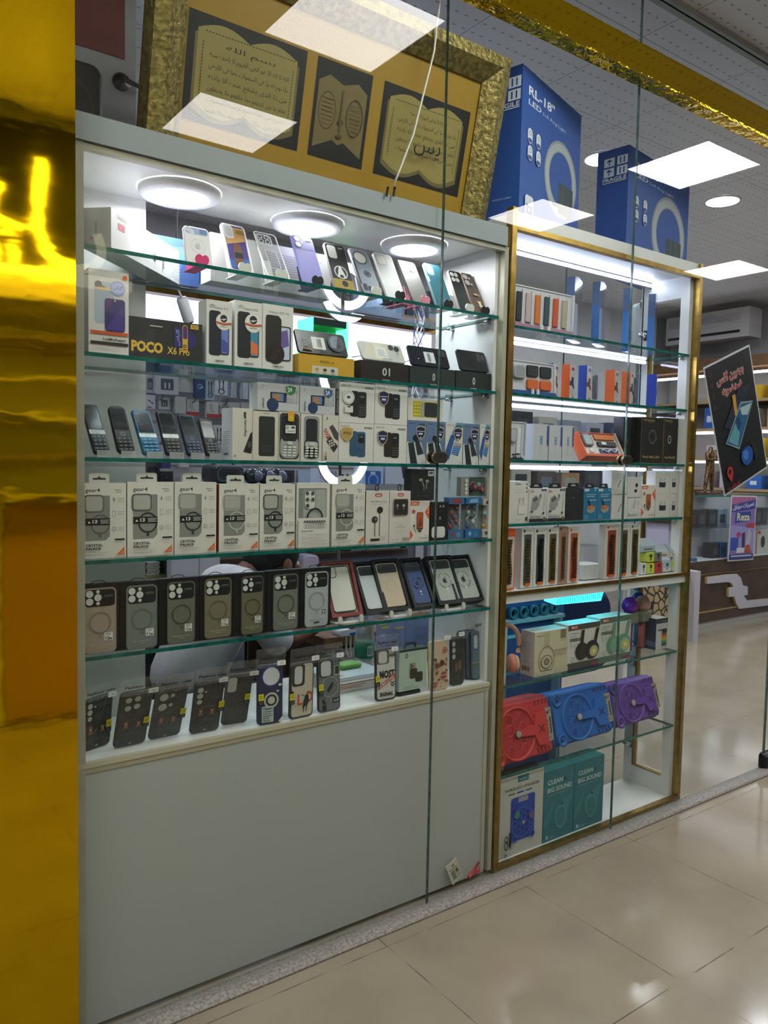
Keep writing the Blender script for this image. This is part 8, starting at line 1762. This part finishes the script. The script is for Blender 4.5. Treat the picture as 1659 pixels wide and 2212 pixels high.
for i in range(5):
    q = MB(); q.frame(None); q.lathe([(.026, 0), (.026, .02), (.018, .02), (.018, 0)], '2a6a7c', 16, Matrix.Translation((at(1105+i*22, 1318, .48).x, .48, at(1150, 1318, .48).z)) @ Matrix.Rotation(PI/2, 4, 'X'))
    tag(q.build('tape_roll'), f'{ORD[i]} teal tape roll from the left on the drawer unit behind the cyan lamp', 'tape', 'teal tape rolls')
t = thing('shelf_unit', 'narrow white shelf carrying the teal tape rolls', 'shelf', (0, 0, 0)); zt_ = at(1150, 1318, .48).z-.027
MB().box(at(1085, 1318, .46).x, at(1215, 1318, .46).x, .445, .498, zt_-.015, zt_, 'a9b4bc').build('shelf_board', t)
for px in (1090, 1208): MB().box(at(px, 1318, .46).x, at(px, 1318, .46).x+.012, .45, .495, 0, zt_-.015, 'a9b4bc').build('upright', t)
# goods on a shelf row behind the third and fourth shelves
bs = thing('back_shelf', 'white shelf rack behind the watch boxes of the gold trimmed cabinet', 'shelf', (0, 0, 0))
for z in (1.33, 1.62): MB().box(2.55, 4.3, 1.05, 1.30, z-.02, z, 'b5b5be').build('shelf_board', bs)
for x in (2.55, 4.27): MB().box(x, x+.03, 1.27, 1.30, 0, 1.75, 'b5b5be').build('upright', bs)
rs = random.Random(4)
for r_, z in enumerate((1.331, 1.621)):
    for j in range(8):
        x = 2.62+.2*j; c = ('aab0c4', '5a5048', 'b9b7b0', '3a4460', 'b08a6a', '8f98b0', 'c0bdb4', '2f343c')[(j*3+r_) % 8]; h = rs.uniform(.09, .17)
        m = MB(); m.box(0, .15, 0, .12, 0, h, c); m.prr(.03, .12, h*.2, h*.7, .006, ('6a7488', 'a9a9a4', '44484e')[j % 3]); tag(m.build('storage_box', None, (x, 1.08, z)), f'{ORD[j]} box from the left on the {("lower", "upper")[r_]} board of the white shelf rack', 'box', 'boxes on the white shelf rack')
t = thing('wall_fan', 'grey wall fan showing through the top of the gold trimmed cabinet', 'fan', at(1392, 690, 1.6))
q = MB(); q.rbox(-.05, .05, -.28, .12, .04, 0, .08, '8f959c', bev=.01); q.build('column', t)
q = MB(); q.lathe([(.04, 0), (.055, .02), (.055, .05), (.03, .06)], '5a5f66:m', 18, Matrix.Translation((-.02, -.0, .10)) @ Matrix.Rotation(PI/2, 4, 'X')); q.build('motor_head', t)
q = MB(); q.box(-.01, .01, .04, .07, -.28-(at(1392, 690, 1.6).z-.28)*0-.0, -.27, '8f959c'); q.tube([(0, .04, -.28), (0, .04, -at(1392, 690, 1.6).z+.0)], .015, '8f959c', 8); q.build('stand', t)

# right wall: air conditioner and lit shelves
XW = 8.55
def wy(px, py, X=8.0): return at_wall(px, py, X)
def at_wall(px, py, X): p = atX(px, py, X); return p.y, p.z
y0, zb0 = at_wall(1617, 725, 8.0); y1 = y0+1.0; z1_ = at_wall(1617, 661, 8.0)[1]
t = thing('air_conditioner', 'white split air conditioner high on the right wall', 'air conditioner', (8.0, y0, zb0))
H = z1_-zb0
q = MB(); q.add([(0, 0, .0), (0, 1.0, .0), (0, 1.0, H), (0, 0, H), (.25, 0, 0), (.25, 1.0, 0), (.25, 1.0, H), (.25, 0, H)], [(0, 3, 2, 1), (4, 5, 6, 7), (0, 4, 7, 3), (1, 2, 6, 5), (3, 7, 6, 2), (0, 1, 5, 4)], 'b3b0b2'); q.build('body', t)
F_ = Matrix(((0, 1, 0, -.003), (-1, 0, 0, 1.0), (0, 0, 1, 0), (0, 0, 0, 1)))
for i in range(5):
    q = MB().frame(F_); q.pr(.03, .90, H*(.82-.055*i), H*(.832-.055*i), '77757a'); q.build('grille_slot', t)
q = MB().frame(F_); q.pr(.03, .90, H*.16, H*.25, '141416'); q.build('outlet_slot', t)
q = MB().frame(F_); q.tx('General', .82, H*.42, H*.05, 'c9c9cc', .10); q.pr(.2, .62, H*.43, H*.437, '8a888c'); q.build('trim_line', t)
sw = thing('wall_shelf', 'lit brown shelves with coloured boxes on the right wall', 'shelf', (0, 0, 0))
rows = [2.22, 1.92, 1.60, 1.27]
MB().box(7.98, 8.55, 2.05, 3.85, 2.56, 2.68, 'wood2').build('top_beam', sw)
MB().box(8.5, 8.54, 2.05, 3.85, 1.2, 2.56, 'a9a6a2').build('back_panel', sw)
for z in rows: MB().box(7.98, 8.5, 2.05, 3.85, z-.03, z, 'wood2', l='a89070').build('shelf_board', sw)
for z in (2.50, 1.87, 1.55): MB().box(8.0, 8.02, 2.05, 3.85, z-.012, z+.012, 'f0f2ff:e6').build('led_strip', sw)
rs = random.Random(12); n = 0
for r_, z in enumerate(rows):
    y = 2.2
    while y < 3.75:
        d_ = rs.uniform(.12, .24); hh = rs.uniform(.13, .24); c = ('c6c4bc', '2f63b4', 'c9a024', 'b9b4c4', 'c2bfb6', '8a8580', 'd0a818')[(n*2+r_) % 7]
        if n >= 16: break
        m = MB(); m.box(0, .22, 0, d_*.86, 0, hh, c); m.frame(Matrix(((0, 1, 0, 0), (-1, 0, 0, d_*.86), (0, 0, 1, 0), (0, 0, 0, 1)))); m.pr(d_*.2, d_*.6, hh*.3, hh*.6, ('8a8f9a', 'c9d4e4', '7a5f14')[n % 3])
        tag(m.build('storage_box', None, (8.03, y, z+.001)), f'{ORD[n % 8]} box from the right on the {("top", "second", "third", "bottom")[r_]} lit shelf of the right wall', 'box', 'boxes on the lit wall shelves'); n += 1; y += d_+.08
        if (n % 4) == 0: break
# counter with display glass
cz = 1.235
ct = thing('glass_counter', 'brown sales counter with glass display front and white scroll trim', 'counter', (0, 0, 0))
MB().box(6.08, 8.5, 2.10, 2.5, .06, .60, 'wood').build('base_panel', ct); MB().box(6.08, 8.5, 2.12, 2.48, 0, .06, 'b9b7bc').build('plinth', ct)
MB().box(6.3, 8.5, 2.34, 2.5, .60, cz-.02, 'b5b4bc').build('back_panel', ct); MB().box(6.3, 8.5, 2.10, 2.34, .60, .63, '4a3a2c', t='c3c2c8').build('display_floor', ct)
MB().box(6.3, 8.5, 2.10, 2.34, .925, .93, 'shelfglass', f='edge').build('inner_shelf', ct)
MB().box(6.3, 8.5, 2.10, 2.108, .63, cz-.02, 'pane').build('display_glass', ct); MB().box(6.25, 8.5, 2.06, 2.52, cz-.02, cz, 'shelfglass', f='edge', l='edge').build('glass_top', ct)
MB().box(6.08, 6.30, 2.17, 2.5, .6, .98, 'b9b6cc').build('white_panel', ct); MB().box(6.05, 6.32, 2.06, 2.5, .98, 1.05, 'wood').build('panel_cap', ct)
def cz_(u, v): return (1470+u*.1583, 1050+v*.1583)
q = MB(); Pp = [(330, 1240), (600, 1205), (740, 1195), (790, 1250), (820, 1350), (885, 1365), (885, 1480), (830, 1490), (880, 1560), (1194, 1530), (1194, 1620), (770, 1670), (725, 1590), (700, 1500), (625, 1510), (625, 1390), (690, 1370), (660, 1315), (600, 1305), (330, 1330)]
W_ = [at(*cz_(u, v), 2.1) for u, v in Pp]; q.prism([(p.x, p.z) for p in reversed(W_)], 2.075, 2.10, 'b9b8c6', 'c0a878'); q.build('scroll_trim', ct)
q = MB(); q.box(6.1, 8.5, 2.09, 2.10, .15, .162, '9a8050'); q.box(6.1, 8.5, 2.09, 2.10, .50, .51, '6a5230'); q.build('moulding_line', ct)
sd = thing('counter_end', 'white framed counter end with pebble mosaic panel', 'counter', (0, 0, 0))
MB().box(6.0, 6.078, 1.84, 2.5, 0, .60, 'b4b2bc').build('white_post', sd); MB().box(5.2, 6.0, 1.90, 1.93, .04, .56, 'hexstone').build('mosaic_panel', sd); MB().box(5.15, 6.0, 1.89, 2.4, .56, .62, 'b4b2bc').build('top_rail', sd); MB().box(5.2, 6.0, 1.895, 1.93, 0, .04, 'b4b2bc').build('bottom_rail', sd)
# boxes inside the display counter
for i, (a, b, yt, yb, z, c, s) in enumerate(((1508, 1527, 1096, 1124, .931, '26272c', 'black box left'), (1530, 1550, 1096, 1124, .931, '2a2b30', 'black box right'), (1552, 1571, 1089, 1125, .931, '8a98b0', 'silver blue box'), (1541, 1556, 1127, 1155, .631, '2a2b30', 'lower black box'), (1557, 1573, 1124, 1155, .631, '3f6aa8', 'lower blue box'), (1632, 1645, 1110, 1150, .931, '2a2a2c', 'dark box right of the poster'), (1646, 1658, 1108, 1140, .931, '33343a', 'second dark box right of the poster'))):
    Y = 2.18; xa, xb = at(a, (yt+yb)/2, Y).x, at(b, (yt+yb)/2, Y).x; m = MB(); h = .16 if z > .9 else .14
    m.box(0, xb-xa, 0, .1, 0, h, c); m.prr((xb-xa)*.2, (xb-xa)*.8, h*.2, h*.7, .006, '4a4c54'); tag(m.build('display_box', None, (xa, Y, z+.001)), f'{s} in the glass display counter', 'box', 'boxes in the display counter')
m = MB(); xa, xb = at(1632, 1190, 2.18).x, at(1659, 1190, 2.18).x
m.box(0, xb-xa+.1, 0, .08, 0, .24, 'c6c3ba'); m.pr(.0, .02, 0, .24, 'a83a30'); m.pr(.03, .08, .2, .23, 'a83a30'); m.pc(.13, .12, .04, '1d1d1f', .06); tag(m.build('shaver_box', None, (xa, 2.18, .631)), 'white and red boxed black gadget in the display counter', 'box')
m = MB(); m.box(0, .06, 0, .05, 0, .06, '3f5a94'); tag(m.build('blue_cube', None, (at(1497, 1225, 2.11).x, 2.11, .601)), 'small blue cube in front of the white counter panel', 'cube')
# statue
P_ = at(1540, 1062, 2.2)
t = thing('statue', 'bronze striped standing figure with folded arms on the glass counter', 'statue', (P_.x, 2.24, cz+.001))
sH = at(1535, 958, 2.2).z-cz
q = MB(); q.box(-.12, .12, -.07, .07, 0, .02, 'bronze'); q.build('base', t)
k = sH/.47
sk_ = skin('figure', [(0, 0, .25*k), (0, 0, .32*k), (0, 0, .385*k), (0, 0, .415*k), (0, 0, .445*k), (-.055*k, 0, .375*k), (-.075*k, -.02, .315*k), (.01*k, -.05, .325*k), (.055*k, 0, .375*k), (.075*k, -.02, .315*k), (-.01*k, -.055, .335*k), (-.03*k, 0, .22*k), (-.055*k, 0, .12*k), (-.075*k, 0, .022), (-.075*k, -.03, .021), (.03*k, 0, .22*k), (.035*k, 0, .12*k), (.045*k, 0, .022), (.045*k, -.03, .021)],
           [(0, 1), (1, 2), (2, 3), (3, 4), (2, 5), (5, 6), (6, 7), (2, 8), (8, 9), (9, 10), (0, 11), (11, 12), (12, 13), (13, 14), (0, 15), (15, 16), (16, 17), (17, 18)], [r*k for r in (.040, .038, .042, .016, .026, .022, .017, .013, .022, .017, .013, .028, .022, .015, .012, .028, .022, .015, .012)], 'bronze', t)
# posters
def poster(c4, Y, name, label, draw, frame='b9bcc2'):
    A, B, D = at(*c4[3], Y), at(*c4[2], Y), at(*c4[0], Y)
    w = (B-A).length; h = (D-A).length; ry = -math.atan2(B.z-A.z, B.x-A.x)
    t = thing(name, label, 'poster', A, ry=ry)
    m = MB(); m.box(0, w, 0, .002, 0, h, frame); draw(m, w, h); m.build('print', t); return t
def d_glass(m, w, h):
    m.pr(w*.02, w*.98, h*.014, h*.986, '131316'); 
    for y, s_, ww in ((.83, 'بهترین گلس', .58), (.735, 'ضدضربه', .44)): m.tx(arabic(s_), w*.50, h*y, h*.055, 'c9bcb8', w*ww*1.02, 'c', bold=.075); m.tx(arabic(s_), w*.50, h*y, h*.055, 'b0302a', w*ww, 'c', bold=.02)
    for i in range(4): m.ring(w*.10, h*(.93-.085*i), .008, .010, '7a4a3c', 1, 14)
    for i in range(4): m.ring(w*.90, h*(.90-.085*i), .009, .011, '4a3a2c', 1, 14)
    m.pp([(w*.20, h*.50), (w*.62, h*.73), (w*.90, h*.72), (w*.40, h*.44)], '1c2238'); m.pp([(w*.44, h*.55), (w*.64, h*.64), (w*.62, h*.52)], '2c4a8c'); m.pp([(w*.46, h*.70), (w*.53, h*.70), (w*.52, h*.55), (w*.46, h*.54)], 'c0902c')
    m.pp([(w*.18, h*.38), (w*.62, h*.62), (w*.88, h*.58), (w*.44, h*.28)], '8f99a4'); m.pp([(w*.20, h*.38), (w*.62, h*.605), (w*.86, h*.575), (w*.44, h*.295)], '1f5a80'); m.pp([(w*.24, h*.385), (w*.44, h*.49), (w*.50, h*.40), (w*.42, h*.31)], '5f98a4'); m.pp([(w*.58, h*.58), (w*.84, h*.57), (w*.72, h*.5), (w*.6, h*.52)], 'a5b9bc'); m.pp([(w*.44, h*.5), (w*.52, h*.54), (w*.56, h*.46), (w*.47, h*.42)], '123f66')
    m.pc(w*.58, h*.20, w*.13, '1d4f9c', h*.075, 24); m.pc(w*.55, h*.21, w*.06, '3f78c4', h*.04, 16); m.pp([(w*.30, h*.24), (w*.75, h*.29), (w*.86, h*.14), (w*.74, h*.13), (w*.7, h*.27)], '1d2026')
    m.pc(w*.17, h*.155, w*.065, 'b8302c', h*.045, 20); m.pc(w*.17, h*.16, w*.03, '131316', h*.02, 14); m.pp([(w*.11, h*.135), (w*.23, h*.135), (w*.17, h*.075)], 'b8302c'); m.tx(arabic('اینجاست'), w*.20, h*.03, h*.03, 'b0302c', w*.26, 'c', bold=.03)
poster(((1524, 792), (1632, 744), (1658, 1010), (1565, 1073)), .012, 'glass_poster', 'tilted black poster with red Persian words and phone picture, stuck on the right window pane', d_glass)
def d_rez(m, w, h):
    m.pr(w*.03, w*.97, h*.02, h*.98, '7f6aa8'); m.pr(w*.03, w*.97, h*.78, h*.98, 'a0608c'); m.pp([(w*.05, h*.74), (w*.97, h*.80), (w*.97, h*.94), (w*.05, h*.86)], '35388c'); m.tx(arabic('تعمیرات موبایل'), w*.5, h*.82, h*.06, 'c9c9d4', w*.84, 'c', rot=6, bold=.03); m.pp([(w*.18, h*.58), (w*.78, h*.61), (w*.80, h*.76), (w*.2, h*.74)], '2a3f84'); m.tx('Reza', w*.26, h*.62, h*.11, 'c9c9b0', w*.5, bold=.03)
    m.pp([(w*.03, h*.15), (w*.97, h*.15), (w*.97, h*.5), (w*.03, h*.55)], '8f8ac0'); m.pr(w*.06, w*.36, h*.16, h*.36, '2f4aa0'); m.pc(w*.36, h*.40, w*.1, 'a83a6a', h*.04); m.pp([(w*.5, h*.2), (w*.62, h*.2), (w*.60, h*.44), (w*.48, h*.42)], '3a2a5c'); m.pp([(w*.62, h*.2), (w*.8, h*.16), (w*.86, h*.42), (w*.74, h*.5)], 'b0a9b4'); m.pp([(w*.62, h*.13), (w*.88, h*.10), (w*.8, h*.24), (w*.66, h*.24)], 'a8443c'); m.pp([(w*.62, h*.56), (w*.98, h*.58), (w*.96, h*.5), (w*.66, h*.51)], 'a83a3c'); m.pr(w*.3, w*.6, h*.12, h*.2, 'c0c6cc')
    m.pr(w*.03, w*.97, h*.02, h*.10, '34387c'); m.pr(w*.1, w*.9, h*.065, h*.085, 'c0c0cc')
poster(((1580, 1070), (1633, 1068), (1627, 1209), (1572, 1213)), 2.05, 'repair_poster', 'small violet poster on the counter front with a large pale name', d_rez, 'c9c8cc')
